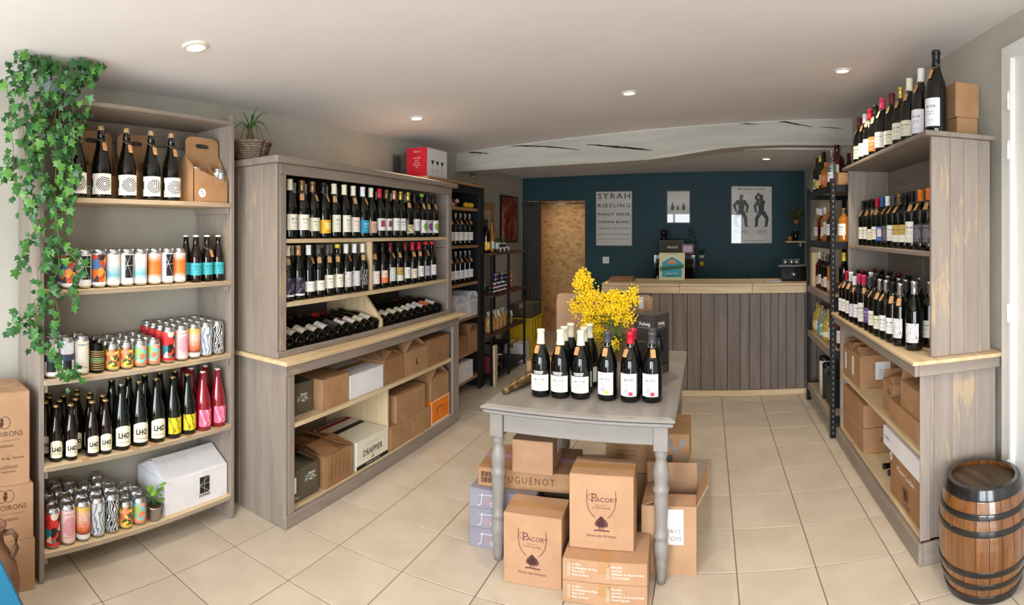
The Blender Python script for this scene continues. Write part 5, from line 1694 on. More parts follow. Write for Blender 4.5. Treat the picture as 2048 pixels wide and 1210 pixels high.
def oval_leaf(L, W):
    m = MB()
    vs = [(0, 0, 0)]
    n = 6
    for i in range(1, n):
        t = i / n
        w = W / 2 * math.sin(PI * t) ** 0.8
        vs += [(L * t, -w, 0.12 * L * t * t - 0.15 * w), (L * t, 0, 0.12 * L * t * t - 0.25 * w * 0), (L * t, w, 0.12 * L * t * t - 0.15 * w)]
    vs.append((L, 0, 0.05 * L))
    fs = [(0, 1, 2), (0, 2, 3)]
    for i in range(n - 2):
        a, b_ = 1 + 3 * i, 4 + 3 * i
        fs += [(a, b_, b_ + 1, a + 1), (a + 1, b_ + 1, b_ + 2, a + 2)]
    e = len(vs) - 1
    a = 1 + 3 * (n - 2)
    fs += [(a, e, a + 1), (a + 1, e, a + 2)]
    return m.add(vs, fs, True).mesh('leaf')


ol = oval_leaf(0.042, 0.030)
for i in range(11):
    a, h = rnd.uniform(0, 2 * PI), 0.075 + 0.009 * i
    r = 0.012 + 0.010 * rnd.random()
    p = (r * math.cos(a), r * math.sin(a), h)
    obj('stem', MB().tube([(0.2 * p[0], 0.2 * p[1], 0.055), (0.6 * p[0], 0.6 * p[1], (0.055 + h) / 2), p], 0.0012, 5).mesh('stem'), LEAFM, pp)
    obj('leaf', ol, LEAFL, pp, p, (rnd.uniform(-0.3, 0.3), rnd.uniform(-0.3, 0.5), a))

# row 1: tall corked bottles and carriers
z = SHELVES[4] + 0.0008
for i, y in enumerate((0.975, 1.096, 1.227, 1.359, 1.474)):
    lbm = label_mat('rays%d' % i, S(238, 236, 230), 'rays', scale=0.5 + 0.9 * i)
    w = ['half hidden by the ivy', 'first clear of the ivy', 'second clear of the ivy', 'third clear of the ivy', 'beside the kraft carrier'][i]
    t = thing('corked_beer_bottle', 'large dark corked bottle with striped emblem label, %s' % w, 'bottle', (-2.195, y, z), -0.22, 'corked bottles on the top ivy shelf')
    k = 1.075
    obj('glass', cached(('glass', 'sabre', k), lambda: MB().lathe(scaled('sabre', k), 22).mesh('glass', True)), GLASSB, t)
    h = 0.285 * k
    obj('cork', cached('bigcork', lambda: MB().lathe([(0.0, h + 0.023), (0.0135, h + 0.022), (0.015, h + 0.012), (0.0125, h - 0.001), (0.0, h - 0.001)], 16).mesh('cork', True)), CORK, t)

    def cage():
        m = MB()
        for q in range(4):
            a = q * PI / 2 + 0.3
            m.tube([(0.003 * math.cos(a), 0.003 * math.sin(a), h + 0.0235), (0.015 * math.cos(a), 0.015 * math.sin(a), h + 0.021), (0.021 * math.cos(a), 0.021 * math.sin(a), h - 0.02)], 0.0008, 4)
        m.tube([(0.021 * math.cos(2 * PI * j / 16), 0.021 * math.sin(2 * PI * j / 16), h - 0.02) for j in range(17)], 0.0009, 4)
        return m.mesh('wire_cage')
    obj('wire_cage', cached('cage', cage), WIRE, t)
    obj('label', label_mesh(0.0455, 0.020, 0.112, 1.25), lbm, t)
    if i:
        tg = obj('price_tag', tag_mesh('sabre', k, 0.35), TAGM, t)
        obj('string', string_mesh('sabre', k, 0.35), STRING, tg)


def holed_panel(W, H, hw, hh, hz, t=0.004, n=32, corner=0.03, base=0.0):
    m = MB()
    cyl = []
    for i in range(n):
        a = 2 * PI * i / n
        c, s = math.cos(a), math.sin(a)
        p = 5.0
        rr = 1.0 / ((abs(c) / hw) ** p + (abs(s) / hh) ** p) ** (1 / p)
        inn = (rr * c, hz + rr * s)
        ty = (W / 2) / abs(c) if abs(c) > 1e-6 else 9
        tz = ((H - hz) if s > 0 else hz - base) / abs(s) if abs(s) > 1e-6 else 9
        q = min(ty, tz)
        oy, oz = q * c, hz + q * s
        cyl.append((inn, (oy, oz)))
    # exact corners
    corners = [(W / 2, H), (-W / 2, H), (-W / 2, base), (W / 2, base)]
    for cy, cz in corners:
        j = min(range(n), key=lambda i_: (cyl[i_][1][0] - cy) ** 2 + (cyl[i_][1][1] - cz) ** 2)
        if cz == H:
            cyl[j] = (cyl[j][0], (cy - math.copysign(corner * 0.35, cy), cz - corner * 0.3))
        else:
            cyl[j] = (cyl[j][0], (cy, cz))
    vs = []
    for x in (-t / 2, t / 2):
        for (iy, iz), (oy, oz) in cyl:
            vs += [(x, iy, iz), (x, oy, oz)]
    fs = []
    for i in range(n):
        j = (i + 1) % n
        fs.append((2 * i, 2 * i + 1, 2 * j + 1, 2 * j))
        o = 2 * n
        fs.append((o + 2 * i, o + 2 * j, o + 2 * j + 1, o + 2 * i + 1))
        fs.append((2 * i + 1, o + 2 * i + 1, o + 2 * j + 1, 2 * j + 1))
        fs.append((2 * i, 2 * j, o + 2 * j, o + 2 * i))
    return m.add(vs, fs).mesh('holed_panel', True)


def carrier(label, loc, rz, stuffed, W=0.215, group=None):
    t = thing('bottle_carrier', label, 'carrier', loc, rz, group)
    D, H = 0.15, 0.33
    obj('handle_panel', holed_panel(W - 0.01, H, 0.042, 0.011, H - 0.045), KRAFT, t)
    obj('base', boxmesh(D, W, 0.004), KRAFT, t)
    for s in (-1, 1):
        me = MB().add([(s * D / 2, -W / 2, 0.0045), (s * D / 2, W / 2, 0.0045), (s * D / 2, W / 2, 0.105), (s * D / 2, -W / 2, 0.165),
                       (s * (D / 2 - 0.003), -W / 2, 0.0045), (s * (D / 2 - 0.003), W / 2, 0.0045), (s * (D / 2 - 0.003), W / 2, 0.105), (s * (D / 2 - 0.003), -W / 2, 0.165)],
                      [(0, 1, 2, 3), (7, 6, 5, 4), (0, 4, 5, 1), (1, 5, 6, 2), (2, 6, 7, 3), (3, 7, 4, 0)])
        obj('front_panel' if s > 0 else 'rear_panel', me.mesh('panel', True), KRAFT, t)
    for s in (-1, 1):
        y = s * W / 2
        pts = [(-D / 2, 0.0045), (D / 2, 0.0045), (D / 2, 0.105 if s > 0 else 0.165), (0.004, 0.235), (-0.004, 0.235), (-D / 2, 0.105 if s > 0 else 0.165)]
        m = MB().prism(pts, 0, 0.003)
        m.v = [(x, y - s * zz, yy) for x, yy, zz in m.v]
        obj('side_panel', m.mesh('side_panel', True), KRAFT, t)
    for y in (-0.037, 0.034):
        m = MB().prism([(0.004, 0.0045), (D / 2 - 0.0035, 0.0045), (D / 2 - 0.0035, 0.118), (0.004, 0.20)], 0, 0.003)
        m.v = [(x, y + zz, yy) for x, yy, zz in m.v]
        obj('partition', m.mesh('partition', True), KRAFT, t)
    o = MB().add([(0, 0.022 * math.cos(2 * PI * i / 18), 0.022 * math.sin(2 * PI * i / 18)) for i in range(18)], [tuple(range(18))])
    dk = obj('round_sticker', o.mesh('round_sticker'), WHITEP, t, (D / 2 + EPS, -W * 0.26, 0.045))
    for q in ((-0.004, 0.008), (0.003, -0.004)):
        sticker(dk, EPS, q[0] - 0.004, q[0] + 0.004, q[1] - 0.0025, q[1] + 0.0025, INK, 'print_mark')
    return t


carrier('kraft carrier holding cans, against the side panel of the top ivy shelf', (-2.205, 1.668, z), 0, True)
for i, (y, a) in enumerate(((1.5973, 'fox'), (1.7387, 'wave'))):
    can('tall', a, (-2.1675, y, z + 0.0050), 0, '%s can standing in the kraft carrier on the top ivy shelf' % ART[a][1], 'cans in the kraft carrier')
for i, y in enumerate((1.06, 1.285)):
    carrier('kraft carrier standing behind the corked bottles, %s' % ('mostly hidden by the ivy' if i == 0 else 'beside the can carrier'), (-2.325, y + 0.06, z), 0, False, 0.205, 'empty carriers behind the corked bottles')

# ------------------------------------------------------------------ trailing ivy
IV = thing('ivy_plant', 'trailing green ivy in a grey pot on top of the open shelf', 'plant', (-2.24, 0.90, 2.0145))
obj('pot', MB().lathe([(0, 0.0), (0.042, 0.0), (0.045, 0.004), (0.058, 0.085), (0.062, 0.088), (0.062, 0.10), (0.056, 0.10), (0.050, 0.08), (0, 0.078)], 24).mesh('pot', True), plain('pot_grey_blue', S(150, 162, 172), 0.4), IV)


def ivy_leaf():
    prof = [(0, 0.0), (-0.30, -0.10), (-0.52, 0.02), (-0.34, 0.28), (-0.62, 0.50), (-0.26, 0.58), (0.0, 1.05), (0.26, 0.58), (0.62, 0.50), (0.34, 0.28), (0.52, 0.02), (0.30, -0.10)]
    m = MB()
    vs = [(0.0, 0.36, 0.05)] + [(x, y, -0.10 * abs(x) - 0.10 * y * y) for x, y in prof]
    fs = [(0, 1 + i, 1 + (i + 1) % len(prof)) for i in range(len(prof))]
    return m.add(vs, fs, True).mesh('ivy_leaf')


il = ivy_leaf()
strands = [
    [(0.717, 2.15), (0.633, 2.035), (0.633, 1.857), (0.664, 1.66), (0.717, 1.542)],
    [(0.781, 2.15), (0.696, 2.02), (0.685, 1.82), (0.717, 1.582), (0.738, 1.442), (0.696, 1.382), (0.654, 1.293)],
    [(0.824, 2.15), (0.77, 1.946), (0.759, 1.724), (0.759, 1.522), (0.781, 1.341), (0.738, 1.181), (0.759, 0.979)],
    [(0.846, 2.15), (0.835, 1.89), (0.824, 1.625), (0.835, 1.421), (0.824, 1.259), (0.835, 1.095), (0.824, 0.974), (0.857, 0.869)],
    [(0.913, 2.15), (0.913, 2.041), (0.902, 1.792), (0.891, 1.586), (0.891, 1.421), (0.925, 1.297), (0.925, 1.152)],
    [(0.982, 2.16), (0.97, 2.11), (0.947, 1.961), (0.913, 1.793), (0.869, 1.544)],
    [(0.664, 1.72), (0.623, 1.679), (0.596, 1.688)],
    [(0.738, 1.181), (0.675, 1.104), (0.617, 1.052)],
    [(0.824, 1.259), (0.749, 1.14), (0.727, 1.021), (0.781, 0.993)],
    [(0.891, 2.15), (0.947, 2.165), (1.017, 2.165)],
    [(0.936, 2.147), (0.982, 2.14), (1.019, 2.12)],
    [(0.803, 0.996), (0.846, 0.901), (0.947, 0.86)],
    [(0.792, 2.15), (0.738, 2.16), (0.675, 2.15)],
    [(0.803, 2.03), (0.717, 1.902), (0.738, 1.723), (0.803, 1.584)],
    [(0.869, 2.098), (0.857, 1.933), (0.88, 1.729), (0.846, 1.524), (0.803, 1.341)],
]
ri = random.Random(11)
nleaf = 0
ox, oy, oz = -2.24, 0.90, 2.0145
spots = []
for st in strands:
    pts = []
    for (a, b_) in zip(st, st[1:]):
        for q in range(8):
            t = q / 8
            pts.append((a[0] + (b_[0] - a[0]) * t, a[1] + (b_[1] - a[1]) * t))
    pts.append(st[-1])
    path = []
    for i, (y, zz) in enumerate(pts):
        x = -2.075 + 0.02 * math.sin(i * 0.7) + ri.uniform(-0.006, 0.006)
        path.append((x, y + 0.010 * math.sin(i * 0.5), zz))
    root = [] if st[0][1] < 2.0 else [(-2.22, 0.90 + (st[0][0] - 0.90) * 0.25, 2.10)]
    obj('stem', MB().tube([(p[0] - ox, p[1] - oy, p[2] - oz) for p in root + path], 0.0016, 5).mesh('stem'), plain('ivy_stem', S(116, 106, 62), 0.7) if 'ivy_stem' not in bpy.data.materials else bpy.data.materials['ivy_stem'], IV)
    acc = 0.0
    for p, q in zip(path, path[1:]):
        acc += (Vector(q) - Vector(p)).length
        if acc > 0.0265:
            acc = 0.0
            for _ in range(1):
                spots.append((q[0] + ri.uniform(-0.005, 0.022), q[1] + ri.uniform(-0.028, 0.028), q[2] + ri.uniform(-0.015, 0.015)))
for _ in range(110):   # dense crown over the shelf edge
    a = ri.random()
    spots.append((-2.085 + ri.uniform(-0.05, 0.035), ri.uniform(0.66, 0.985), 2.155 - 0.42 * a * a))
spots = spots[:298]
for (x, y, zz) in spots:
    if zz > 2.165:
        zz = 2.165
    s = ri.uniform(0.026, 0.043)
    e = Euler((PI / 2 + ri.uniform(-0.5, 0.35), ri.uniform(-0.6, 0.6), PI / 2 + ri.uniform(-0.9, 0.45) - 0.35), 'XYZ')
    rot = (Matrix.Rotation(e.z, 3, 'Z') @ Matrix.Rotation(e.x, 3, 'X') @ Matrix.Rotation(PI + ri.uniform(-0.7, 0.7), 3, 'Z')).to_euler()
    obj('leaf', il, ri.choice((LEAFD, LEAFD, LEAFM, LEAFM, LEAFB) if zz > 1.2 else (LEAFM, LEAFM, LEAFD)), IV, (x - ox, y - oy, zz - oz), rot, (s, s, s))

fm_ = MB()
base_v = [v.co.copy() for v in il.vertices]
base_f = [tuple(p.vertices) for p in il.polygons]
for _ in range(520):
    q = ri.choice(spots)
    x, y, zz = q[0] - ri.uniform(0.0, 0.05), q[1] + ri.gauss(0, 0.018), min(2.16, q[2] + ri.gauss(0, 0.025))
    if x > -2.115 or y < 0.77 or zz > 2.03:
        s = ri.uniform(0.018, 0.032)
        M = Matrix.Rotation(PI / 2 + ri.uniform(-0.9, 0.45) - 0.35, 3, 'Z') @ Matrix.Rotation(PI / 2 + ri.uniform(-0.6, 0.5), 3, 'X') @ Matrix.Rotation(PI + ri.uniform(-0.9, 0.9), 3, 'Z')
        fm_.add([(M @ (v * s)) + Vector((x - ox, y - oy, zz - oz)) for v in base_v], base_f, True)
tag(obj('inner_leaves', fm_.mesh('inner_leaves'), LEAFD, IV), kind='stuff')

# ------------------------------------------------------------------ bottles on the grey table
tz = 0.7008
SHOW = 'wine bottles shown on the grey table'
BANDM = plain('label_band', S(30, 30, 30), 0.5)


def estate(x, y, label, tagang):
    t = bottle('stout', 'ivory', 'estate', (x, y, tz), QF + rnd.uniform(-0.1, 0.05), label, SHOW, 1.0, GLASSB, tagang, capz=0.238)
    bd = obj('black_band', label_mesh(0.0447, 0.1045, 0.1215, 1.15), BANDM, t)
    obj('lettering', wraptext('DOMAINE', 0.010, 0.0455, 0.1170, 0.0003), INKW, bd)
    obj('lettering', wraptext('CHEVALIER', 0.008, 0.0455, 0.1090, 0.0002), INKW, bd)
    stroke_pts = [(-0.014, 0.045), (-0.006, 0.062), (0.006, 0.065), (0.012, 0.052)]
    m = ring_strip([(math.sin(y_ / 0.0452) * 0.0452, z_) for y_, z_ in stroke_pts], 0.0012)
    m.v = [(math.sqrt(max(0, 0.0452 ** 2 - yy_ * yy_)), yy_, zz_) for _, yy_, zz_ in m.v]
    obj('line_print', m.mesh('line_print'), INKG, bd)


estate(-0.760, 2.420, 'ivory capped wine on the table front row, nearest the golden paper cone', -0.35)
estate(-0.667, 2.424, 'ivory capped wine on the table front row, between two other ivory caps', -0.10)
estate(-0.573, 2.432, 'ivory capped wine on the table front row, beside the grey capped bottle', -0.40)
estate(-0.674, 2.518, 'ivory capped wine on the table middle row, behind the front row gap', None)
estate(-0.580, 2.524, 'ivory capped wine on the table middle row, closest to the mimosa', None)
estate(-0.668, 2.616, 'ivory capped wine on the table back row, beside the cork tray', None)
estate(-0.574, 2.618, 'ivory capped wine on the table back row, in front of the mimosa', None)


def pixel(x, y, cap, accent, label, tagang, title):
    t = bottle('stout', cap, 'pixel', (x, y, tz), QF + rnd.uniform(-0.25, -0.15), label, SHOW, 1.0, GLASSB, tagang, capz=0.255)
    r = 0.0453
    lb = obj('accent_square', cached(('sq', r), lambda: wrap_patch(r, 0.14, 0.52, 0.032, 0.048)), accent, t)
    obj('grey_square', cached(('sq2', r), lambda: wrap_patch(r, -0.30, 0.10, 0.044, 0.062)), plain('label_grey', S(168, 164, 166), 0.6) if 'label_grey' not in bpy.data.materials else bpy.data.materials['label_grey'], lb)
    obj('pale_square', cached(('sq3', r), lambda: wrap_patch(r, 0.10, 0.50, 0.062, 0.080)), plain('label_pale', S(214, 208, 206), 0.6) if 'label_pale' not in bpy.data.materials else bpy.data.materials['label_pale'], lb)
    obj('lettering', wraptext(title, 0.011, r, 0.106, 0.0002, 0.15), INKG, lb)
    return t


def wrap_patch(r, a0, a1, z0, z1, n=5):
    vs = []
    for i in range(n + 1):
        a = a0 + (a1 - a0) * i / n
        vs += [(r * math.cos(a), r * math.sin(a), z0), (r * math.cos(a), r * math.sin(a), z1)]
    return MB().add(vs, [(2 * i, 2 * i + 2, 2 * i + 3, 2 * i + 1) for i in range(n)], True).mesh('patch')


YSQ, RSQ = plain('square_yellow', S(232, 226, 40), 0.6), plain('square_red', S(220, 50, 66), 0.6)
pixel(-0.450, 2.436, 'grey', YSQ, 'grey capped table bottle with yellow square on its pale label', 0.0, 'L.zinc')
pixel(-0.345, 2.430, 'red', RSQ, 'red capped wine bottle in front on the table, pale label with red square', -0.45, 'LA galette')
pixel(-0.345, 2.526, 'red', RSQ, 'red capped wine bottle right behind the other red capped one', None, 'LA galette')
pixel(-0.248, 2.436, 'grey', RSQ, 'grey capped table bottle with red square label, in front of the whisky box', 0.45, 'L.zinc')
pixel(-0.254, 2.530, 'grey', RSQ, 'grey capped bottle hidden behind another, against the whisky box', None, 'L.zinc')

# whisky gift box with a window
GBX = plain('charcoal_card', S(64, 58, 56), 0.55)
g = thing('gift_box', 'charcoal whisky gift box with a cut-out window, on the table', 'gift box', (-0.300, 2.925, tz), -R(24))
# local +X is the windowed face
D, W, H = 0.125, 0.155, 0.32
wall = MB().box(-D / 2, -D / 2 + 0.003, -W / 2, W / 2, 0, H).box(-D / 2 + 0.003, D / 2, -W / 2, -W / 2 + 0.003, 0, H).box(-D / 2 + 0.003, D / 2, W / 2 - 0.003, W / 2, 0, H)
wall.box(-D / 2 + 0.003, D / 2, -W / 2 + 0.003, W / 2 - 0.003, 0, 0.003).box(-D / 2 + 0.003, D / 2, -W / 2 + 0.003, W / 2 - 0.003, H - 0.003, H)
obj('body', wall.mesh('body'), GBX, g)
fr_ = MB().box(D / 2, D / 2 + 0.003, -W / 2, W / 2, 0, 0.045).box(D / 2, D / 2 + 0.003, -W / 2, W / 2, 0.235, H).box(D / 2, D / 2 + 0.003, -W / 2, -W / 2 + 0.022, 0.045, 0.235).box(D / 2, D / 2 + 0.003, W / 2 - 0.018, W / 2, 0.045, 0.235)
obj('window_face', fr_.mesh('window_face'), GBX, g)
obj('inner_bottle', MB().lathe([(0, 0.006), (0.034, 0.006), (0.036, 0.012), (0.036, 0.17), (0.030, 0.185), (0.016, 0.20), (0.014, 0.235), (0, 0.235)], 16, cx=-0.005, cy=-0.032).mesh('inner_bottle', True), GLASSN, g)
obj('inner_glass', MB().lathe([(0, 0.05), (0.018, 0.05), (0.004, 0.056), (0.004, 0.085), (0.018, 0.10), (0.027, 0.125), (0.026, 0.155), (0.018, 0.19)], 16, cx=0.022, cy=0.035).mesh('inner_glass', True), CLEARG, g)
letters(g, "Te Askaig".replace('Te ', "'"), 0.026, D / 2 + 0.0036, -0.012, 0.272, INKW, bold=0.0004)
letters(g, 'PORT ASKAIG ISLAY WHISKY', 0.0062, D / 2 + 0.0036, -0.008, 0.252, INKW)
letters(g, "'Askaig", 0.026, 0.0, -W / 2 - 0.0006, 0.272, INKW, '-y', bold=0.0004)
letters(g, 'PORT ASKAIG ISLAY WHISKY', 0.0062, 0.0, -W / 2 - 0.0006, 0.252, INKW, '-y')
bottle('slim', 'white', 'white', (-0.375, 3.075, tz), QF, 'tall clear bottle with white stopper, standing behind the whisky gift box', None, 1.13, CLEARG, None, 'spirit_bottle', capz=0.285)

# kraft presentation carrier at the back of the table
c_ = thing('bottle_carrier', 'wide pinkish kraft presentation carrier with two hand holes behind the mimosa', 'carrier', (-0.615, 3.24, tz), QF)
for s in (-1, 1):
    obj('front_panel', holed_panel(0.285, 0.382, 0.038, 0.012, 0.335, 0.004, 32, 0.02), KRAFTP, c_, (0.05, s * 0.144, 0.004))
obj('rear_panel', boxmesh(0.004, 0.572, 0.36), KRAFTP, c_, (-0.05, 0, 0.004))
obj('base', boxmesh(0.11, 0.574, 0.004), KRAFTP, c_)
for s in (-1, 1):
    obj('side_panel', boxmesh(0.095, 0.004, 0.30), KRAFTP, c_, (0, s * 0.284, 0.004))
# cork tray
ct = thing('cork_tray', 'open kraft tray heaped with corks behind the ivory capped wines', 'tray', (-0.845, 2.86, tz), 0.05)
obj('tray', tray_mesh(0.20, 0.22, 0.07, 0.004), KRAFT, ct)
ck = MB()
rc = random.Random(3)
for i in range(70):
    x, y, zz = rc.uniform(-0.08, 0.08), rc.uniform(-0.09, 0.09), rc.uniform(0.016, 0.066)
    a, e = rc.uniform(0, PI), rc.uniform(-0.4, 0.4)
    d = Vector((math.cos(a) * math.cos(e), math.sin(a) * math.cos(e), math.sin(e))) * 0.02
    ck.tube([Vector((x, y, zz)) - d, Vector((x, y, zz)) + d], 0.0105, 8, False)
tag(obj('corks', ck.mesh('corks'), CORK, ct), kind='stuff')
# golden paper cone
pc_ = thing('paper_cone', 'dark golden crumpled paper cone lying at the table edge', 'paper cone', (-0.893, 2.49, tz), 0)
pts, rs = [], []
for i in range(12):
    t = i / 11
    pts.append((-0.030 + 0.058 * t, -0.12 + 0.235 * t, 0.017 + 0.016 * t))
    rs.append(0.0155 + 0.013 * t + 0.003 * math.sin(i * 2.1))
obj('cone', MB().tube(pts, rs, 12).mesh('cone'), mottled('golden_paper', S(120, 94, 48), S(70, 52, 28), (40, 40, 40), 0.35, 0.5, 5, coat=0.3), pc_)
fr_ = MB()
for i in range(14):
    a = 2 * PI * i / 14
    p = Vector(pts[-1])
    fr_.tube([p + Vector((0.02 * math.cos(a), 0, 0.02 * math.sin(a))), p + Vector((0.026 * math.cos(a) + 0.008, 0.03 + 0.012 * (i % 3), 0.024 * math.sin(a) + 0.004))], 0.004, 4)
tag(obj('ruffled_end', fr_.mesh('ruffled_end'), bpy.data.materials['golden_paper'], pc_), kind='stuff')
# mimosa
MI = thing('mimosa_bouquet', 'bouquet of bright yellow mimosa with feathery leaves in a glass vase', 'bouquet', (-0.520, 2.80, tz))
obj('vase', MB().lathe([(0, 0.004), (0.034, 0.002), (0.037, 0.006), (0.030, 0.05), (0.028, 0.10), (0.036, 0.15), (0.0345, 0.15), (0.0265, 0.10), (0.0285, 0.05), (0.035, 0.008), (0, 0.008)], 24).mesh('vase', True), CLEARG, MI)
rm = random.Random(5)
tips = []
for cx, cy, cz, sx, sz, n in ((-0.115, -0.01, 0.455, 0.045, 0.075, 13), (-0.095, 0.0, 0.36, 0.06, 0.07, 13), (-0.06, -0.02, 0.285, 0.05, 0.05, 7), (0.075, 0.0, 0.415, 0.06, 0.06, 13), (0.10, 0.0, 0.355, 0.05, 0.05, 9), (0.02, 0.02, 0.36, 0.05, 0.05, 9), (-0.13, 0.0, 0.515, 0.018, 0.03, 4), (-0.03, -0.03, 0.235, 0.02, 0.04, 3), (0.045, -0.03, 0.19, 0.01, 0.01, 1)):
    for _ in range(n):
        tips.append((cx + rm.gauss(0, sx * 0.5), cy - (0.05 if cx > 0.05 else 0.01) + rm.gauss(0, 0.028), cz + rm.gauss(0, sz * 0.5)))
ico = [(0, 0, 1), (0.894, 0, 0.447), (0.276, 0.851, 0.447), (-0.724, 0.526, 0.447), (-0.724, -0.526, 0.447), (0.276, -0.851, 0.447), (0.724, 0.526, -0.447), (-0.276, 0.851, -0.447), (-0.894, 0, -0.447), (-0.276, -0.851, -0.447), (0.724, -0.526, -0.447), (0, 0, -1)]
icf = [(0, 1, 2), (0, 2, 3), (0, 3, 4), (0, 4, 5), (0, 5, 1), (1, 6, 2), (2, 7, 3), (3, 8, 4), (4, 9, 5), (5, 10, 1), (6, 7, 2), (7, 8, 3), (8, 9, 4), (9, 10, 5), (10, 6, 1), (11, 7, 6), (11, 8, 7), (11, 9, 8), (11, 10, 9), (11, 6, 10)]
bl = MB()
for (x, y, zz) in tips:
    for _ in range(rm.randint(44, 60)):
        r = rm.uniform(0.0040, 0.0062)
        c = (x + rm.gauss(0, 0.016), y + rm.gauss(0, 0.013), zz + rm.gauss(0, 0.016))
        bl.add([(c[0] + v[0] * r, c[1] + v[1] * r, c[2] + v[2] * r) for v in ico], icf, True)
tag(obj('blossoms', bl.mesh('blossoms'), mottled('mimosa_yellow', S(255, 222, 30), S(255, 204, 14), (60, 60, 60), 0.7, 0), MI), kind='stuff')
stm = MB()
for (x, y, zz) in tips[::3]:
    stm.tube([(0.006 * rm.uniform(-1, 1), 0.006 * rm.uniform(-1, 1), 0.02), (x * 0.15, y * 0.2, 0.16), (x * 0.6, y * 0.6, 0.16 + (zz - 0.16) * 0.55), (x, y, zz)], 0.0016, 5)
tag(obj('stems', stm.mesh('stems'), bpy.data.materials['ivy_stem'], MI), kind='stuff')
fo = MB()
for _ in range(64):
    a = rm.uniform(0, 2 * PI)
    base = Vector((rm.gauss(0.045, 0.028), rm.gauss(-0.02, 0.018), rm.uniform(0.14, 0.33)))
    d = Vector((math.cos(a), math.sin(a) * 0.7, rm.uniform(-0.5, 0.5))).normalized()
    L = rm.uniform(0.06, 0.11)
    side = d.cross(Vector((0, 0, 1))).normalized()
    up = side.cross(d)
    for k in range(11):
        p = base + d * L * k / 10 - Vector((0, 0, 0.022 * (k / 10) ** 2))
        w = 0.019 * math.sin(PI * (k + 1) / 12.5)
        for s in (-1, 1):
            q = p + side * s * w + d * 0.006
            fo.add([p, p + d * 0.006, q + d * 0.004, q], [(0, 1, 2, 3)])
tag(obj('feathery_leaves', fo.mesh('feathery_leaves'), mottled('mimosa_green', S(112, 142, 70), S(82, 114, 54), (30, 30, 30), 0.55, 0), MI), kind='stuff')

# ------------------------------------------------------------------ bottles of the right-hand sideboard
zz_ = 1.9058
ym = [3.630, 3.500, 3.385, 3.268, 3.125, 2.955, 2.815, 2.680, 2.520, 2.345]
mg = [('wine', 'cream'), ('white', 'white'), ('red', 'redprint'), ('black', 'orange'), ('pink', 'white'), ('wine', 'ivory'), ('gold', 'cream'), ('ivory', 'ivory'), ('white', 'pixel'), ('black', 'pixel')]
for i, (c, l) in enumerate(mg):
    t = bottle('burgundy', c, l, (1.035 if i < 9 else 1.04, ym[i], zz_), PI + 0.55, 'magnum with %s and %s on top of the sideboard' % (CAPS[c][1], LAB[l][1]), 'magnums on top of the sideboard', (1.10, 1.10, 1.12, 1.12, 1.16, 1.12, 1.12, 1.16, 1.18, 1.30)[i], tagang=-0.3 + 0.1 * (i % 4), name='magnum_bottle', labk=1.0)
for k, (h, w, zb) in enumerate(((0.095, 'lower', zz_), (0.165, 'upper', zz_ + 0.096))):
    carton('%s of two small kraft cartons beside the largest magnum' % w, 0.11 if k == 0 else 0.125, 0.12, h, (1.195, 2.385, zb), QF, KRAFT, tape=False)
z2 = 1.3658
y2_ = [3.575, 3.475, 3.375, 3.275, 3.175, 3.075, 2.975, 2.875, 2.775, 2.675, 2.560, 2.455]
c2 = [('black', 'cream'), ('black', 'cream'), ('black', 'ivory'), ('red', 'cream'), ('blue', 'royal'), ('white', 'darkart'), ('grey', 'redprint'), ('bronze', 'gold'), ('black', 'gold'), ('black', 'tall'), ('orange', 'darkart'), ('orange', 'darkart')]
bottle_row([('bordeaux', c, l, (1.050, y2_[i], z2)) for i, (c, l) in enumerate(c2)], 'upper sideboard shelf', 'storage rack', 'front wines on the upper sideboard shelf', rz=PI + 0.55, k=0.99)
for i in range(7):
    bottle('bordeaux', 'black', 'cream', (1.145, y2_[i] - 0.03, z2), PI + 0.5, 'black capped bottle at the back of the upper sideboard shelf', 'back wines on the upper sideboard shelf', 0.98)
z3 = 0.8958
pos = [(0.905, 3.560), (0.905, 3.470), (0.908, 3.382), (0.908, 3.292), (0.912, 3.202), (0.915, 3.110), (0.918, 3.000), (0.918, 2.908), (0.920, 2.820), (0.925, 2.730), (0.930, 2.640), (0.935, 2.545), (0.955, 2.425)]
c3 = [('black', 'redprint'), ('red', 'white'), ('white', 'cream'), ('white', 'lilac'), ('pink', 'white'), ('pink', 'tall'), ('grey', 'purple'), ('black', 'cream'), ('silver', 'ivory'), ('silver', 'white'), ('black', 'white'), ('silver', 'sketch'), ('silver', 'blackart')]
shp = ['bordeaux'] * 13
shp[3] = shp[12] = 'burgundy'
specs = []
for i, (c, l) in enumerate(c3):
    specs.append((shp[i], c, l, (*pos[i], z3), 0.93 if i in (0, 3) else (1.0 if i < 12 else 1.04)))
bottle_row(specs[:12], 'sideboard worktop', 'storage rack', 'front wines on the sideboard worktop', rz=PI + 0.6)
bottle('burgundy', 'silver', 'sketch', (0.962, 2.425, z3), PI + 0.85, 'stout silver capped bottle with sketched white label at the sideboard worktop corner', 'front wines on the sideboard worktop', 1.06, labk=0.9)
bk = ['black', 'wine', 'black', 'white', 'grey', 'black', 'silver', 'black', 'silver', 'silver', 'silver']
for i in range(11):
    c = bk[i]
    bottle('bordeaux', c, 'white', (pos[i][0] + 0.092, pos[i + 1][1] + 0.044, z3), PI + 0.5, '%s bottle in the second row of the sideboard worktop' % CAPS[c][1], '%s capped second row on the sideboard worktop' % c, 1.02)
bottle('bordeaux', 'silver', 'cream', (1.060, 2.47, z3), PI + 0.5, 'silver capped bottle behind the stout corner bottle', None, 1.04)
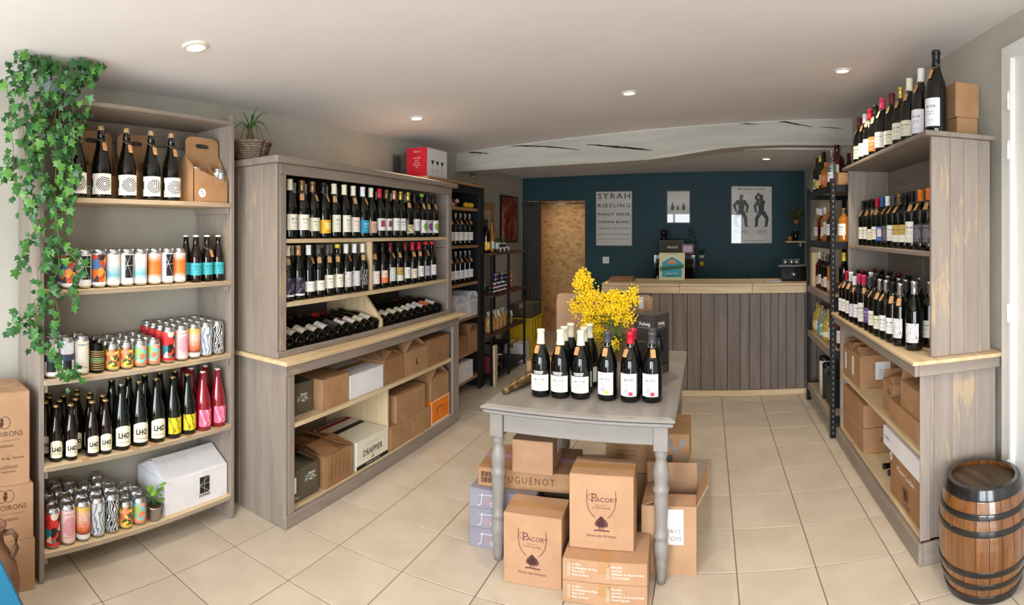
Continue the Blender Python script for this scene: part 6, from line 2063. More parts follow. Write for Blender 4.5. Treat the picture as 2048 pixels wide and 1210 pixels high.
for i in range(6):
    c = ['wine', 'black', 'black', 'wine', 'black', 'silver'][i]
    bottle('bordeaux', c, 'cream', (1.10, 3.50 - 0.16 * i, z3), PI + 0.5, '%s bottle in the third row of the sideboard worktop' % CAPS[c][1], '%s capped third row on the sideboard worktop' % c, 1.04)

# ------------------------------------------------------------------ bookcase bottles and oddments
for zb, lab, caps, w in ((1.3418, 'white', ('grey', 'silver', 'silver', 'silver', 'silver'), 'upper'), (1.0038, 'white', ('silver', 'silver', 'silver', 'silver', 'silver'), 'lower')):
    for i, c in enumerate(caps):
        bottle('bordeaux', c, lab, (-2.135, 4.205 + 0.098 * i, zb), -0.3, '%s wine on the %s bookcase bottle shelf, %s from its black post' % (CAPS[c][1], w, ORD[5 - i]), 'wines in the black bookcase', 0.93, tagang=0.3 if i % 2 else -0.2, capz=0.262)
    for i in range(5):
        bottle('bordeaux', 'black', lab, (-2.225, 4.225 + 0.098 * i, zb), -0.3, 'black capped wine at the back of the %s bookcase bottle shelf' % w, 'back wines on the %s bookcase shelf' % w, 0.93)
FRUIT = plain('dried_fruit_red', S(150, 60, 50), 0.6)
fb = thing('garlic_braid', 'heap of reddish dried bulbs on the highest bookcase shelf', 'garlic', (-2.16, 4.28, 1.6778))
for i in range(9):
    obj('bulb', cached('bulb', lambda: MB().lathe([(0, 0.0), (0.016, 0.004), (0.021, 0.016), (0.015, 0.030), (0.005, 0.038), (0, 0.042)], 10).mesh('bulb', True)), FRUIT if i % 2 else plain('bulb_cream', S(214, 190, 160), 0.6) if 'bulb_cream' not in bpy.data.materials else bpy.data.materials['bulb_cream'], fb, (0.03 * (i % 3) - 0.03, 0.044 * (i // 3) - 0.04, 0.0 if i < 6 else 0.035))
LEM = mottled('lemon_skin', S(236, 196, 50), S(226, 180, 40), (60, 60, 60), 0.45, 0.15)
for i in range(3):
    tag(obj('lemon', cached('lemon', lambda: MB().lathe([(0, -0.036), (0.006, -0.034), (0.018, -0.026), (0.026, -0.006), (0.026, 0.006), (0.018, 0.026), (0.006, 0.034), (0, 0.036)], 14).mesh('lemon', True)), LEM, None, (-2.12, 4.48 + 0.06 * i, 1.7045), (PI / 2, 0, 0.3)), 'yellow lemon on the highest bookcase shelf, %s from the black post' % ORD[3 - i], 'lemon', 'lemons in the bookcase')
# gift boxes on top of the bookcase
rb = thing('gift_box', 'red and white glassware box on top of the black bookcase', 'gift box', (-2.165, 3.855, 1.8905))
WHG = plain('glossy_white_card', S(228, 228, 230), 0.3)
REDC = plain('glossy_red_card', S(214, 32, 56), 0.35)
obj('body', boxmesh(0.185, 0.335, 0.225, 0.002), WHG, rb)
sticker(rb, -0.1675 - EPS, -0.0925, 0.0925, 0.0, 0.225, REDC, 'red_side', '-y')
letters(rb, 'Tasters', 0.022, 0.0, -0.1675 - 2 * EPS, 0.195, INKW, '-y')
for k, s in enumerate(('6 GLASSES', 'verres', 'lead free', 'dishwasher', 'safe')):
    letters(rb, s, 0.015, 0.0, -0.1675 - 2 * EPS, 0.145 - k * 0.018, INKW, '-y')
for k in range(3):
    y = -0.08 + 0.08 * k
    m = MB().add([(0, y - 0.025, 0.13), (0, y + 0.025, 0.13), (0, y + 0.008, 0.10), (0, y - 0.008, 0.10)], [(0, 3, 2, 1)])
    obj('glass_print', m.mesh('glass_print'), INK, rb, (0.0925 + EPS, 0, 0))
    stroke(rb, 'glass_print', [(y, 0.10), (y, 0.07)], 0.003, 0.0925 + EPS, INKG)
    stroke(rb, 'glass_print', arc(y, 0.05, 0.018, 0.012, 0, 360, 14), 0.003, 0.0925 + EPS, INKG)
gv = thing('display_case', 'clear acrylic box behind the red and white glassware box', 'display box', (-2.34, 3.80, 1.8905))
obj('case', tray_mesh(0.10, 0.20, 0.20, 0.003), CLEARG, gv)
tag(obj('wine_glass', MB().lathe([(0, 0.0), (0.026, 0.0), (0.026, 0.002), (0.004, 0.005), (0.003, 0.05), (0.016, 0.058), (0.024, 0.08), (0.020, 0.105), (0.019, 0.105), (0.022, 0.08), (0.014, 0.060), (0, 0.057)], 16).mesh('wine_glass', True), CLEARG, None, (-2.10, 4.60, 1.8905)), 'small stemmed glass on the far end of the bookcase top', 'glass')

# ------------------------------------------------------------------ slim metal rack
bottle('burgundy', 'black', 'yellow', (-2.08, 4.86, 1.2588), -0.3, 'dark bottle with yellow label on the slim metal rack top', None, 1.05)
bottle('slim', 'gold', 'white', (-2.07, 4.98, 1.2588), -0.3, 'slim golden bottle with white label on the slim metal rack', None, 0.86, AMBERG, None, 'spirit_bottle', capz=0.30)
JARW, JARL = plain('jar_white', S(214, 210, 200), 0.5), plain('jar_lid_white', S(226, 224, 220), 0.4)


def jar(loc, label, group, m, r=0.026, h=0.045, lid=None, name='jar'):
    t = thing(name, label, 'jar', loc, 0, group)
    obj('body', cached(('jar', r, h), lambda: MB().lathe([(0, 0.001), (r - 0.002, 0.001), (r, 0.004), (r, h - 0.006), (r - 0.003, h - 0.002), (0, h - 0.002)], 14).mesh('jar', True)), m, t)
    obj('lid', cached(('jarlid', r, h), lambda: MB().lathe([(r - 0.001, h - 0.012), (r + 0.0006, h - 0.012), (r + 0.0006, h), (0, h + 0.0005)], 14).mesh('lid', True)), lid or JARL, t)
    return t


DKJ = label_mat('jar_dark', S(60, 50, 46), 'text', S(220, 210, 190))
for i in range(6):
    for k in range(2 if i in (0, 1, 3) else 1):
        jar((-2.06 - 0.003 * i, 5.085 + 0.066 * i, 1.2588 + 0.046 * k), '%s spread jar on the slim rack top, %s column from the golden bottle' % (('lower' if k == 0 else 'upper'), ORD[i + 1]), 'spread jars on the rack top', JARW if (i + k) % 2 else DKJ)
sp_ = thing('spider_plant', 'spider plant with arching striped leaves on the slim metal rack', 'plant', (-2.20, 5.40, 1.2588))
obj('pot', MB().lathe([(0, 0), (0.045, 0), (0.058, 0.08), (0.062, 0.08), (0.062, 0.092), (0.054, 0.092), (0.05, 0.078), (0, 0.076)], 18).mesh('pot', True), plain('pot_white', S(216, 214, 206), 0.4), sp_)


def strap(base, a, L, lift, w, droop, n=9):
    m = MB()
    vs = []
    s = Vector((-math.sin(a), math.cos(a), 0))
    for i in range(n + 1):
        t = i / n
        p = Vector(base) + Vector((math.cos(a), math.sin(a), 0)) * (L * t * 0.8) + Vector((0, 0, lift * t - droop * t * t))
        ww = w * (1 - t ** 2.2) * 0.5 + 0.0004
        vs += [p - s * ww, p + Vector((0, 0, -ww * 0.5)), p + s * ww]
    fs = []
    for i in range(n):
        for k in range(2):
            fs.append((3 * i + k, 3 * i + k + 1, 3 * i + 4 + k, 3 * i + 3 + k))
    return m.add(vs, fs, True).mesh('strap_leaf')


for i in range(20):
    obj('leaf', strap((0, 0, 0.08), i * 2.4, rnd.uniform(0.14, 0.25), rnd.uniform(0.15, 0.28), 0.012, rnd.uniform(0.12, 0.32)), LEAFL if i % 3 else LEAFM, sp_)
TIN = {'navy': plain('tin_navy', S(44, 46, 84), 0.35), 'purple': plain('tin_purple', S(84, 46, 96), 0.35), 'orange': plain('tin_orange', S(214, 104, 48), 0.35), 'black': plain('tin_black', S(40, 38, 40), 0.35), 'red': plain('tin_red', S(140, 50, 46), 0.35)}
for i, (y, c) in enumerate(((5.13, 'navy'), (5.255 + 0.03, 'navy'), (5.365, 'black'), (5.45, 'purple'), (5.535, 'orange'))):
    for k in range(4):
        jar((-2.09, y, 0.8558 + 0.0455 * k), '%s tin in the stacked tins on the slim rack, %s layer' % (c if i != 1 else 'second column navy', ORD[k + 1]), 'stacked tins on the slim rack', TIN[c], 0.034, 0.044, ALU, 'food_tin')
for i in range(7):
    for k in range(2 if i % 2 == 0 else 3):
        jar((-2.02, 4.86 + 0.056 * i, 0.8558 + 0.037 * k), 'small dark preserve jar with pale lid on the slim rack, layer %s' % ('one', 'two', 'three')[k], 'preserve jars on the slim rack', TIN['red'] if (i + k) % 3 == 0 else TIN['black'], 0.024, 0.036)
for i, (y, h) in enumerate(((4.93, 0.20), (5.06, 0.24), (5.22, 0.15))):
    carton('pale grey carton standing at the back of the tin shelf, %s' % ('beside the bookcase', 'the tallest', 'the lowest')[i], 0.11, 0.09, h, (-2.31, y, 0.8558), 0, WHITEC, tape=False)
BAGM = mottled('dried_snack', S(206, 166, 100), S(170, 120, 66), (90, 90, 90), 0.4, 0.4, coat=0.6)
BAGT = plain('bag_film', S(196, 188, 170), 0.25, 0, 0.5)
for i in range(7):
    y = 4.87 + 0.093 * i
    t = thing('snack_bag', 'clear bag of snacks with paper label on the slim rack, %s from the bookcase' % ORD[i + 1], 'bag', (-2.06, y, 0.4858), rnd.uniform(-0.3, 0.3), 'snack bags on the slim rack')
    h = 0.16 if i < 5 else 0.10
    obj('filled_bag', cached(('bag', h), lambda: MB().lathe([(0, 0.0), (0.036, 0.001), (0.040, 0.02), (0.040, h * 0.7), (0.030, h * 0.95), (0.012, h)], 10).mesh('bag', True)), BAGM, t)
    obj('gathered_top', cached(('bagtop', h), lambda: MB().lathe([(0.012, h - 0.002), (0.016, h + 0.015), (0.026, h + 0.045), (0.0, h + 0.04)], 9, False).mesh('bagtop', True)), BAGT, t)
    obj('label', boxmesh(0.0015, 0.034, 0.055), WHITEP, t, (0.039, 0.0, h * 0.9), (0, R(-14), 0))
carton('red carton on the lowest level of the slim rack', 0.13, 0.16, 0.16, (-2.12, 4.93, 0.0928), 0, plain('dull_red_card', S(120, 44, 40), 0.5), tape=False)
wv = thing('floor_appliance', 'black moulded appliance on the lowest level of the slim rack', 'appliance', (-2.15, 5.34, 0.0932))
obj('body', MB().lathe([(0, 0), (0.07, 0), (0.075, 0.02), (0.06, 0.10), (0.07, 0.18), (0.05, 0.20), (0, 0.20)], 16).mesh('body', True), BLACKM, wv)
obj('flat_top', boxmesh(0.20, 0.24, 0.02, 0.005), BLACKM, wv, (0.0, 0, 0.20))
jar((-2.05, 5.09, 0.0928), 'glass jar between the red carton and the black appliance', None, CLEARG, 0.045, 0.15, ALU)
pk = thing('wooden_plank', 'short pine plank leaning against the black bookcase', 'plank', (-2.02, 4.812, 0.0), 0, rot=(R(1.5), 0, 0))
obj('plank', boxmesh(0.022, 0.065, 0.385, 0.002), PINE_Z, pk)
pk.location = (-1.965, 4.815, 0.001)
# crates by the curtain
YC = plain('yellow_crate_plastic', S(216, 176, 30), 0.45)


def crate(label, loc):
    t = thing('crate', label, 'crate', loc, 0, 'yellow crates by the curtain')
    obj('body', tray_mesh(0.30, 0.40, 0.225, 0.008), YC, t)
    for s in (-1, 1):
        obj('rim', boxmesh(0.012, 0.416, 0.02), YC, t, (s * 0.156, 0, 0.205))
        obj('rim', boxmesh(0.30, 0.012, 0.02), YC, t, (0, s * 0.206, 0.205))
    for k in range(3):
        obj('rib', boxmesh(0.006, 0.015, 0.19), YC, t, (0.153, -0.12 + 0.12 * k, 0.01))


crate('lower yellow plastic crate on the floor by the grey curtain', (-2.17, 6.28, 0.0))
crate('upper yellow plastic crate under the dark olive box', (-2.17, 6.28, 0.2255))
carton('dark olive box on top of the yellow crates', 0.36, 0.28, 0.155, (-2.17, 6.30, 0.4515), 0, OLIVE)
carton('white carton on the floor before the yellow crates', 0.22, 0.28, 0.20, (-2.17, 5.905, 0.0), 0, WHITEC)

# ------------------------------------------------------------------ spirits on the perforated rack
def spirit(shape, k, glass, cap, lab, loc, label, capz=None, rz=PI + 0.6, group='spirits on the perforated rack'):
    return bottle(shape, cap, lab, loc, rz, label, group, k, glass, None, 'spirit_bottle', capz=capz)


def tube_box(label, loc, r, h, m, lidm):
    t = thing('bottle_tube', label, 'tube', loc)
    obj('tube', cached(('tube', r, h), lambda: MB().lathe([(0, 0.001), (r, 0.001), (r, h - 0.002), (0, h - 0.002)], 20).mesh('tube', True)), m, t)
    obj('lid', cached(('tubelid', r, h), lambda: MB().lathe([(r + 0.001, h - 0.03), (r + 0.001, h), (0, h + 0.001)], 20).mesh('lid', True)), lidm, t)


def wood_case(label, loc, D, W, H, m=None):
    t = thing('wooden_case', label, 'wooden case', loc)
    obj('box', boxmesh(D, W, H, 0.002), m or PINE_Z, t)
    obj('sliding_lid', boxmesh(0.004, W - 0.016, H - 0.016, 0.001), m or PINE_Z, t, (-D / 2 - 0.002, 0, 0.008))


zt = 1.7908
spirit('bordeaux', 0.98, GLASSG, 'black', 'greendot', (0.935, 4.60, zt), 'dark bottle with green disc label on the rack top')
spirit('burgundy', 1.0, GLASSB, 'gold', 'yellow', (0.935, 4.485, zt), 'dark bottle with gold capsule and yellow label on the rack top')
spirit('bordeaux', 1.05, GLASSB, 'black', 'white', (0.945, 4.375, zt), 'dark bottle with white label on the rack top, beside the demijohn')
spirit('flask', 0.95, AMBERG, 'orange', 'orange', (0.935, 4.255, zt), 'amber flask with orange label on the rack top')
spirit('flask', 1.45, REDG, 'cork', 'white', (0.990, 4.115, zt), 'large corked brown jug on the rack top, behind the small kraft box')
spirit('bordeaux', 0.9, CLEARG, 'silver', 'white', (0.925, 4.005, zt), 'clear bottle with silver capsule on the rack top')
spirit('flask', 1.3, AMBERG, 'black', 'white', (1.135, 4.02, zt), 'amber flask with black cap at the back of the rack top')
spirit('bordeaux', 1.0, GLASSN, 'wine', 'cream', (1.13, 4.28, zt), 'brown bottle with wine red capsule at the back of the rack top')
carton('small kraft box at the near end of the rack top', 0.13, 0.22, 0.095, (1.04, 3.885, zt), PI, KRAFT, tape=False)
zt = 1.3858
spirit('bordeaux', 0.9, PALEG, 'white', 'cream', (0.940, 4.60, zt), 'pale bottle with cream label on the upper rack shelf')
spirit('bordeaux', 0.88, AMBERG, 'white', 'white', (0.935, 4.49, zt), 'amber bottle with white capsule on the upper rack shelf, towards the counter')
spirit('bordeaux', 0.84, REDG, 'white', None, (0.925, 4.385, zt), 'dark red bottle with white capsule on the upper rack shelf')
spirit('bordeaux', 0.88, AMBERG, 'white', 'white', (0.935, 4.28, zt), 'amber bottle with white capsule on the upper rack shelf, beside the dark red bottle')
spirit('flask', 1.2, AMBERG, 'cork', 'cream', (0.945, 4.165, zt), 'amber flask with cork on the upper rack shelf, between bottles')
spirit('flask', 1.05, CLEARG, 'silver', 'white', (0.935, 4.04, zt), 'clear flask with silver cap on the upper rack shelf')
spirit('bordeaux', 0.98, GLASSB, 'black', 'white', (1.10, 4.10, zt), 'black bottle at the back of the upper rack shelf')
t = spirit('flask', 1.05, AMBERG, 'silver', 'white', (0.985, 3.870, zt), 'round amber decanter with silver stopper at the near end of the upper rack shelf')
tube_box('pale grey bottle tube beside the amber decanter', (1.135, 3.875, zt), 0.042, 0.30, plain('tube_grey', S(196, 198, 206), 0.4), STEEL)
zt = 0.9958
wood_case('upright pine bottle case on the middle rack shelf', (0.935, 4.60, zt), 0.10, 0.11, 0.29)
for i, (y, gl, cp, w) in enumerate(((4.49, REDG, 'white', 'dark red bottle with white cap'), (4.385, GLASSB, 'silver', 'black bottle with silver cap'), (4.28, GLASSN, 'silver', 'brown bottle with silver cap'), (4.175, GLASSB, 'bronze', 'black bottle with bronze cap'), (4.06, AMBERG, 'black', 'amber bottle with black cap'))):
    spirit('bordeaux', 0.94 + 0.03 * (i == 0), gl, cp, ('peach', 'white', 'peach', 'pinkfram', 'peach')[i], (0.935, y, zt), w + ' on the middle rack shelf')
spirit('bordeaux', 1.02, GLASSB, 'yellow', None, (0.985, 3.870, zt), 'black bottle with orange yellow capsule at the near end of the middle rack shelf', 0.245)
wood_case('tall pine bottle case beside the black bottle with orange yellow capsule', (1.12, 3.875, zt), 0.09, 0.10, 0.32)
zt = 0.6108
for i, y in enumerate((4.58, 4.48, 4.38, 4.28, 4.17)):
    spirit('flask', 0.98 + 0.04 * (i == 1), (YELLG, YELLG, PALEG, PALEG, YELLG)[i], 'silver' if i % 2 else 'cork', ('yellow', 'ivory', 'blue', 'greendot', 'gold')[i], (0.935, y, zt), '%s on the low rack shelf, %s from the counter' % (('yellow liqueur flask', 'yellow liqueur flask', 'pale liqueur flask', 'pale liqueur flask', 'yellow liqueur flask')[i], ORD[i + 1]), 0.215)
spirit('flask', 1.0, AMBERG, 'red', 'redprint', (0.945, 4.02, zt), 'amber flask with red cap on the low rack shelf', 0.215)
spirit('flask', 1.0, REDG, 'white', 'redprint', (0.975, 3.88, zt), 'red flask with white cap at the near end of the low rack shelf', 0.215)
zt = 0.1508
tube_box('white bottle tube with black lid on the lowest rack shelf', (0.945, 4.34, zt), 0.045, 0.30, plain('tube_white', S(220, 214, 204), 0.4), CROWNK)
tube_box('dark green bottle tube on the lowest rack shelf', (0.945, 4.22, zt), 0.045, 0.27, plain('tube_green', S(50, 56, 46), 0.4), CROWNK)
carton('black carton on the lowest rack shelf', 0.20, 0.24, 0.22, (1.03, 4.04, zt), PI, plain('black_card', S(38, 36, 36), 0.5), tape=False)

# ------------------------------------------------------------------ things on the teal wall
BLKF = plain('black_frame', S(20, 20, 20), 0.4)
PAPER = G('poster_paper', S(212, 207, 196), 0.5, coat=1.0).m
PAPER.node_tree.nodes['Principled BSDF'].inputs['Coat Roughness'].default_value = 0.0
FIG = plain('print_charcoal', S(44, 44, 50), 0.5, 0, 1.0)


def framed(label, x0, x1, z0, z1):
    t = thing('framed_poster', label, 'poster', ((x0 + x1) / 2, YB, z0))
    w, h = x1 - x0, z1 - z0
    f = 0.012
    for a in ((-w / 2, w / 2, 0, f), (-w / 2, w / 2, h - f, h), (-w / 2, -w / 2 + f, f, h - f), (w / 2 - f, w / 2, f, h - f)):
        obj('frame_bar', MB().box(a[0], a[1], -0.022, 0, a[2], a[3]).mesh('frame_bar'), BLKF, t)
    obj('print', MB().box(-w / 2 + f, w / 2 - f, -0.014, -0.002, f, h - f).mesh('print'), PAPER, t)
    return t, w, h


t, w, h = framed('framed typographic poster of grape varieties beside the passage', -1.432, -0.945, 1.278, 1.991)
for s, zz, sz, sp in (('SYRAH', 0.640, 0.098, 1.28), ('RIESLING', 0.520, 0.064, 1.3), ('PINOT NOIR', 0.408, 0.050, 1.28), ('CHENIN BLANC', 0.312, 0.041, 1.26), ('CABERNET SAUVIGNON', 0.230, 0.028, 1.22), ('MUSCAT DE FRONTIGNAN', 0.155, 0.0225, 1.28), ('GRENACHE MERLOT MALBEC', 0.092, 0.015, 1.45), ('PARIS', 0.045, 0.010, 1.0)):
    wd = s.split(' ') if sz > 0.03 else [s]
    objs = [letters(t, q, sz, 0.0, -0.0146, zz, FIG, '-y', 0.0014 if sz > 0.03 else 0.0004, space=sp) for q in wd]
    ext = [(min(v.co.x for v in o.data.vertices), max(v.co.x for v in o.data.vertices)) for o in objs]
    gap = sz * 0.55
    cur = sum(b_ - a for a, b_ in ext) + gap * (len(wd) - 1)
    k = (w - 0.07) / cur if sz > 0.012 else 1
    px_ = -cur * k / 2
    for o, (a, b_) in zip(objs, ext):
        o.scale = (k, 1, 1)
        o.location.x = px_ - a * k
        px_ += (b_ - a + gap) * k


def person_blob(t, parts, m=FIG, y=-0.0146):
    """a printed silhouette made of overlapping strokes"""
    mb = MB()
    for pts, w0, w1 in parts:
        n = len(pts)
        vs = []
        for i, (x, z) in enumerate(pts):
            a, b_ = pts[max(i - 1, 0)], pts[min(i + 1, n - 1)]
            d = math.hypot(b_[0] - a[0], b_[1] - a[1]) or 1
            ww = (w0 + (w1 - w0) * i / max(1, n - 1)) / 2
            nx, nz = -(b_[1] - a[1]) / d * ww, (b_[0] - a[0]) / d * ww
            vs += [(x + nx, y, z + nz), (x - nx, y, z - nz)]
        mb.add(vs, [(2 * i, 2 * i + 1, 2 * i + 3, 2 * i + 2) for i in range(n - 1)])
        y -= 0.00005
    o = obj('figure_print', mb.mesh('figure_print'), m, t)
    o['kind'] = 'stuff'
    return o


t, w, h = framed('small framed drawing of three figures on the teal wall', -0.518, -0.214, 1.57, 1.987)
for cx, s in ((-0.075, 1.0), (-0.01, 0.65), (0.065, 0.95)):
    person_blob(t, [([(cx, 0.17), (cx, 0.17 + 0.06 * s)], 0.042 * s, 0.03 * s), ([(cx, 0.17 + 0.06 * s), (cx, 0.17 + 0.075 * s), (cx, 0.17 + 0.095 * s)], 0.016 * s, 0.02 * s), ([(cx, 0.17 + 0.055 * s), (cx + 0.03 * s, 0.17 + 0.03 * s)], 0.01, 0.008)])
letters(t, 'exposition', 0.014, 0.0, -0.0146, 0.028, FIG, '-y')
t, w, h = framed('large framed print of two dark dancing figures beside the rack', 0.29, 0.823, 1.31, 2.049)
letters(t, 'Méthode sports au Spectacle', 0.030, 0.0, -0.0146, 0.695, FIG, '-y', 0.0006)
for cx, mir, z0 in ((-0.135, 1, 0.225), (0.125, -1, 0.225)):
    P_ = lambda pts: [(cx + mir * x, z0 + z) for x, z in pts]
    person_blob(t, [(P_([(0.0, 0.17), (0.005, 0.25), (0.0, 0.33)]), 0.06, 0.095), (P_([(0.0, 0.33), (0.005, 0.37), (0.01, 0.40)]), 0.05, 0.05),
                    (P_([(-0.03, 0.32), (-0.085, 0.26), (-0.06, 0.19)] if mir > 0 else [(0.03, 0.32), (0.075, 0.36), (0.03, 0.42)]), 0.045, 0.026),
                    (P_([(0.035, 0.32), (0.085, 0.25), (0.07, 0.17)]), 0.045, 0.026),
                    (P_([(-0.015, 0.18), (-0.07, 0.10), (-0.06, 0.0)]), 0.06, 0.032), (P_([(0.015, 0.18), (0.06, 0.10), (0.065, 0.0)]), 0.06, 0.032),
                    (P_([(-0.075, 0.0), (-0.03, 0.0)]), 0.012, 0.012), (P_([(0.05, 0.0), (0.10, 0.0)]), 0.012, 0.012)])
letters(t, 'JETÉ', 0.052, 0.135, -0.0146, 0.155, FIG, '-y', space=1.2)
letters(t, 'BOND', 0.052, -0.135, -0.0146, 0.155, FIG, '-y', space=1.2)
letters(t, 'Galerie du Théâtre de la Danse', 0.020, 0.03, -0.0146, 0.045, FIG, '-y')

# wine fridge with the radio and its neighbours
fg = thing('wine_fridge', 'black glass-fronted wine fridge behind the bar counter', 'fridge', (-0.384, 6.60, 0.0))
obj('body', boxmesh(0.49, 0.46, 1.198, 0.006), plain('gloss_black', S(16, 16, 18), 0.15, 0, 0.5), fg)
obj('door_glass', boxmesh(0.44, 0.006, 0.82), plain('dark_glass', S(20, 18, 18), 0.04, 0, 1.0), fg, (0, -0.234, 0.33))
obj('door_handle', boxmesh(0.02, 0.02, 0.5, 0.004), STEEL, fg, (-0.2, -0.247, 0.45))
for k in range(3):
    obj('shelf_edge', boxmesh(0.42, 0.004, 0.014), OAK_Y, fg, (0, -0.239, 0.62 + 0.14 * k))
rd = thing('radio_speaker', 'olive fabric amplifier-style speaker with white script on the wine fridge', 'speaker', (-0.428, 6.60, 1.1988))
obj('cabinet', boxmesh(0.32, 0.15, 0.17, 0.008), BLKF, rd)
obj('grille', boxmesh(0.295, 0.006, 0.135), mottled('speaker_cloth', S(96, 88, 66), S(84, 77, 58), (200, 200, 200), 0.9, 0.3), rd, (0, -0.077, 0.017))
letters(rd, 'Marshall', 0.046, 0.01, -0.0812, 0.082, INKW, '-y', 0.001, width=0.8)
cm_ = thing('coffee_pod_machine', 'small black rounded pod machine on top of the speaker', 'coffee machine', (-0.525, 6.58, 1.3692))
obj('base', MB().lathe([(0, 0), (0.038, 0), (0.042, 0.01), (0.034, 0.045), (0, 0.045)], 18).mesh('base', True), bpy.data.materials['gloss_black'], cm_)
obj('head', MB().lathe([(0, 0.04), (0.030, 0.045), (0.047, 0.075), (0.045, 0.105), (0.028, 0.125), (0, 0.13)], 20).mesh('head', True), bpy.data.materials['gloss_black'], cm_)
pr_ = thing('price_sign', 'small dark red card holder with pink sheet beside the speaker', 'sign', (-0.235, 6.50, 1.1988))
obj('holder', boxmesh(0.15, 0.02, 0.125, 0.003), plain('holder_red', S(112, 24, 52), 0.4), pr_)
obj('sheet', boxmesh(0.11, 0.002, 0.075), plain('pink_sheet', S(232, 206, 214), 0.6), pr_, (0, -0.0112, 0.025))
sg = thing('potted_plant', 'little leafy plant behind the dark red card holder', 'plant', (-0.195, 6.70, 1.1988))
obj('pot', MB().lathe([(0, 0), (0.03, 0), (0.04, 0.07), (0.036, 0.07), (0, 0.06)], 14).mesh('pot', True), plain('pot_dark', S(60, 50, 50), 0.5), sg)
ol2 = oval_leaf(0.05, 0.022)
for i in range(26):
    a = i * 2.4
    zz = 0.10 + 0.008 * i
    p = (0.035 * math.cos(a) * (1 - i / 40), 0.035 * math.sin(a) * (1 - i / 40), zz)
    obj('leaf', ol2, LEAFD if i % 2 else LEAFM, sg, p, (0, -0.4, a))
obj('stem', MB().tube([(0, 0, 0.06), (0.004, 0, 0.18), (0, 0, 0.30)], 0.002, 5).mesh('stem'), LEAFM, sg)
hp = thing('hanging_ornament', 'white bowl with greenery and a yellow lemon hung on the teal wall beside the fridge', 'ornament', (-0.075, 6.84, 1.03))
obj('cord', MB().tube([(0, 0.04, 0.26), (0, 0.02, 0.15), (0, 0.0, 0.03)], 0.0015, 4).mesh('cord'), STRING, hp)
obj('bowl', MB().lathe([(0, 0.10), (0.03, 0.105), (0.048, 0.14), (0.046, 0.142), (0.028, 0.112), (0, 0.108)], 16).mesh('bowl', True), plain('bowl_white', S(206, 204, 196), 0.4), hp)
obj('lemon', cached('lemon', lambda: None), LEM, hp, (0, 0, 0.036), (0, 0, 0), (1.2, 1.2, 1.0))
for i in range(14):
    a = i * 2.4
    obj('leaf', ol2, LEAFD, hp, (0.015 * math.cos(a), 0.015 * math.sin(a) - 0.005, 0.14 + 0.004 * i), (0, -0.9, a))

# Saint Patrick's board on the counter
kz = 1.0005
SPB = thing('event_board', "small printed Saint Patrick's night board standing on the bar counter", 'sign', (-0.338, 5.18, kz), rot=(R(-7), 0, 0))
obj('board', boxmesh(0.245, 0.008, 0.262, 0.002), plain('board_cream', S(214, 206, 160), 0.6), SPB)
TQ = plain('print_turquoise', S(46, 150, 164), 0.6)
hexm = MB().add([(-0.095, -0.0046, 0.03), (0.095, -0.0046, 0.03), (0.095, -0.0046, 0.17), (0.0, -0.0046, 0.225), (-0.095, -0.0046, 0.17)], [(0, 1, 2, 3, 4)])
obj('turquoise_panel', hexm.mesh('turquoise_panel'), TQ, SPB)
bm_ = MB().add([(-0.115, -0.0050, 0.085), (0.115, -0.0050, 0.115), (0.115, -0.0050, 0.155), (-0.115, -0.0050, 0.125)], [(0, 1, 2, 3)])
obj('green_banner', bm_.mesh('green_banner'), plain('print_green', S(52, 122, 92), 0.6), SPB)
o = letters(SPB, "Saint Patrick's", 0.032, 0.0, -0.0054, 0.120, INK, '-y', 0.0006)
o.rotation_euler = (PI / 2, R(-7.5), 0)
dm = MB().add([(0.045 * math.cos(R(a)), -0.0052, 0.16 + 0.035 * math.sin(R(a))) for a in range(0, 181, 15)], [tuple(range(13))])
obj('orange_motif', dm.mesh('orange_motif'), plain('print_salmon', S(226, 130, 96), 0.6), SPB)
letters(SPB, 'Le Jeudi 17 Mars', 0.018, 0.0, -0.0052, 0.066, INKW, '-y')
letters(SPB, 'Brewdog co.', 0.020, 0.0, -0.0052, 0.040, INK, '-y', 0.0006)
letters(SPB, 'LA CAVE VOUS INVITE', 0.012, 0.0, -0.0046, 0.246, INK, '-y')
# espresso machine on the counter
es = thing('espresso_machine', 'black espresso machine with chrome cups on the bar counter beside the rack', 'coffee machine', (0.835, 5.20, kz))
obj('body', boxmesh(0.30, 0.24, 0.135, 0.008), bpy.data.materials['gloss_black'], es)
obj('cup_tray', boxmesh(0.28, 0.22, 0.006, 0.002), STEEL, es, (0, 0, 0.1355))
obj('group_head', MB().lathe([(0, 0.045), (0.03, 0.045), (0.03, 0.08), (0, 0.08)], 14, cx=-0.03, cy=-0.14).mesh('group_head', True), STEEL, es)
obj('filter_handle', MB().tube([(-0.03, -0.16, 0.055), (-0.03, -0.25, 0.05)], 0.010, 8).mesh('filter_handle'), bpy.data.materials['gloss_black'], es)
for i, x in enumerate((-0.06, 0.0, 0.05)):
    tag(obj('steel_cup', cached('steelcup', lambda: MB().lathe([(0, 0.0), (0.024, 0.0), (0.028, 0.055), (0.027, 0.055), (0.023, 0.003), (0, 0.003)], 16).mesh('steel_cup', True)), STEEL, None, (0.835 + x - 0.03, 5.20, kz + 0.1425)), 'chrome cup on the espresso machine, %s' % ('furthest from the rack', 'between two others', 'closest to the rack')[i], 'cup', 'chrome cups on the espresso machine')
sb = thing('soap_bottle', 'small mauve pump bottle on the bar counter end', 'bottle', (1.055, 5.02, kz))
obj('body', MB().lathe([(0, 0.001), (0.022, 0.001), (0.024, 0.01), (0.024, 0.085), (0.010, 0.10), (0.010, 0.11), (0, 0.11)], 14).mesh('body', True), plain('mauve_plastic', S(130, 112, 132), 0.3), sb)
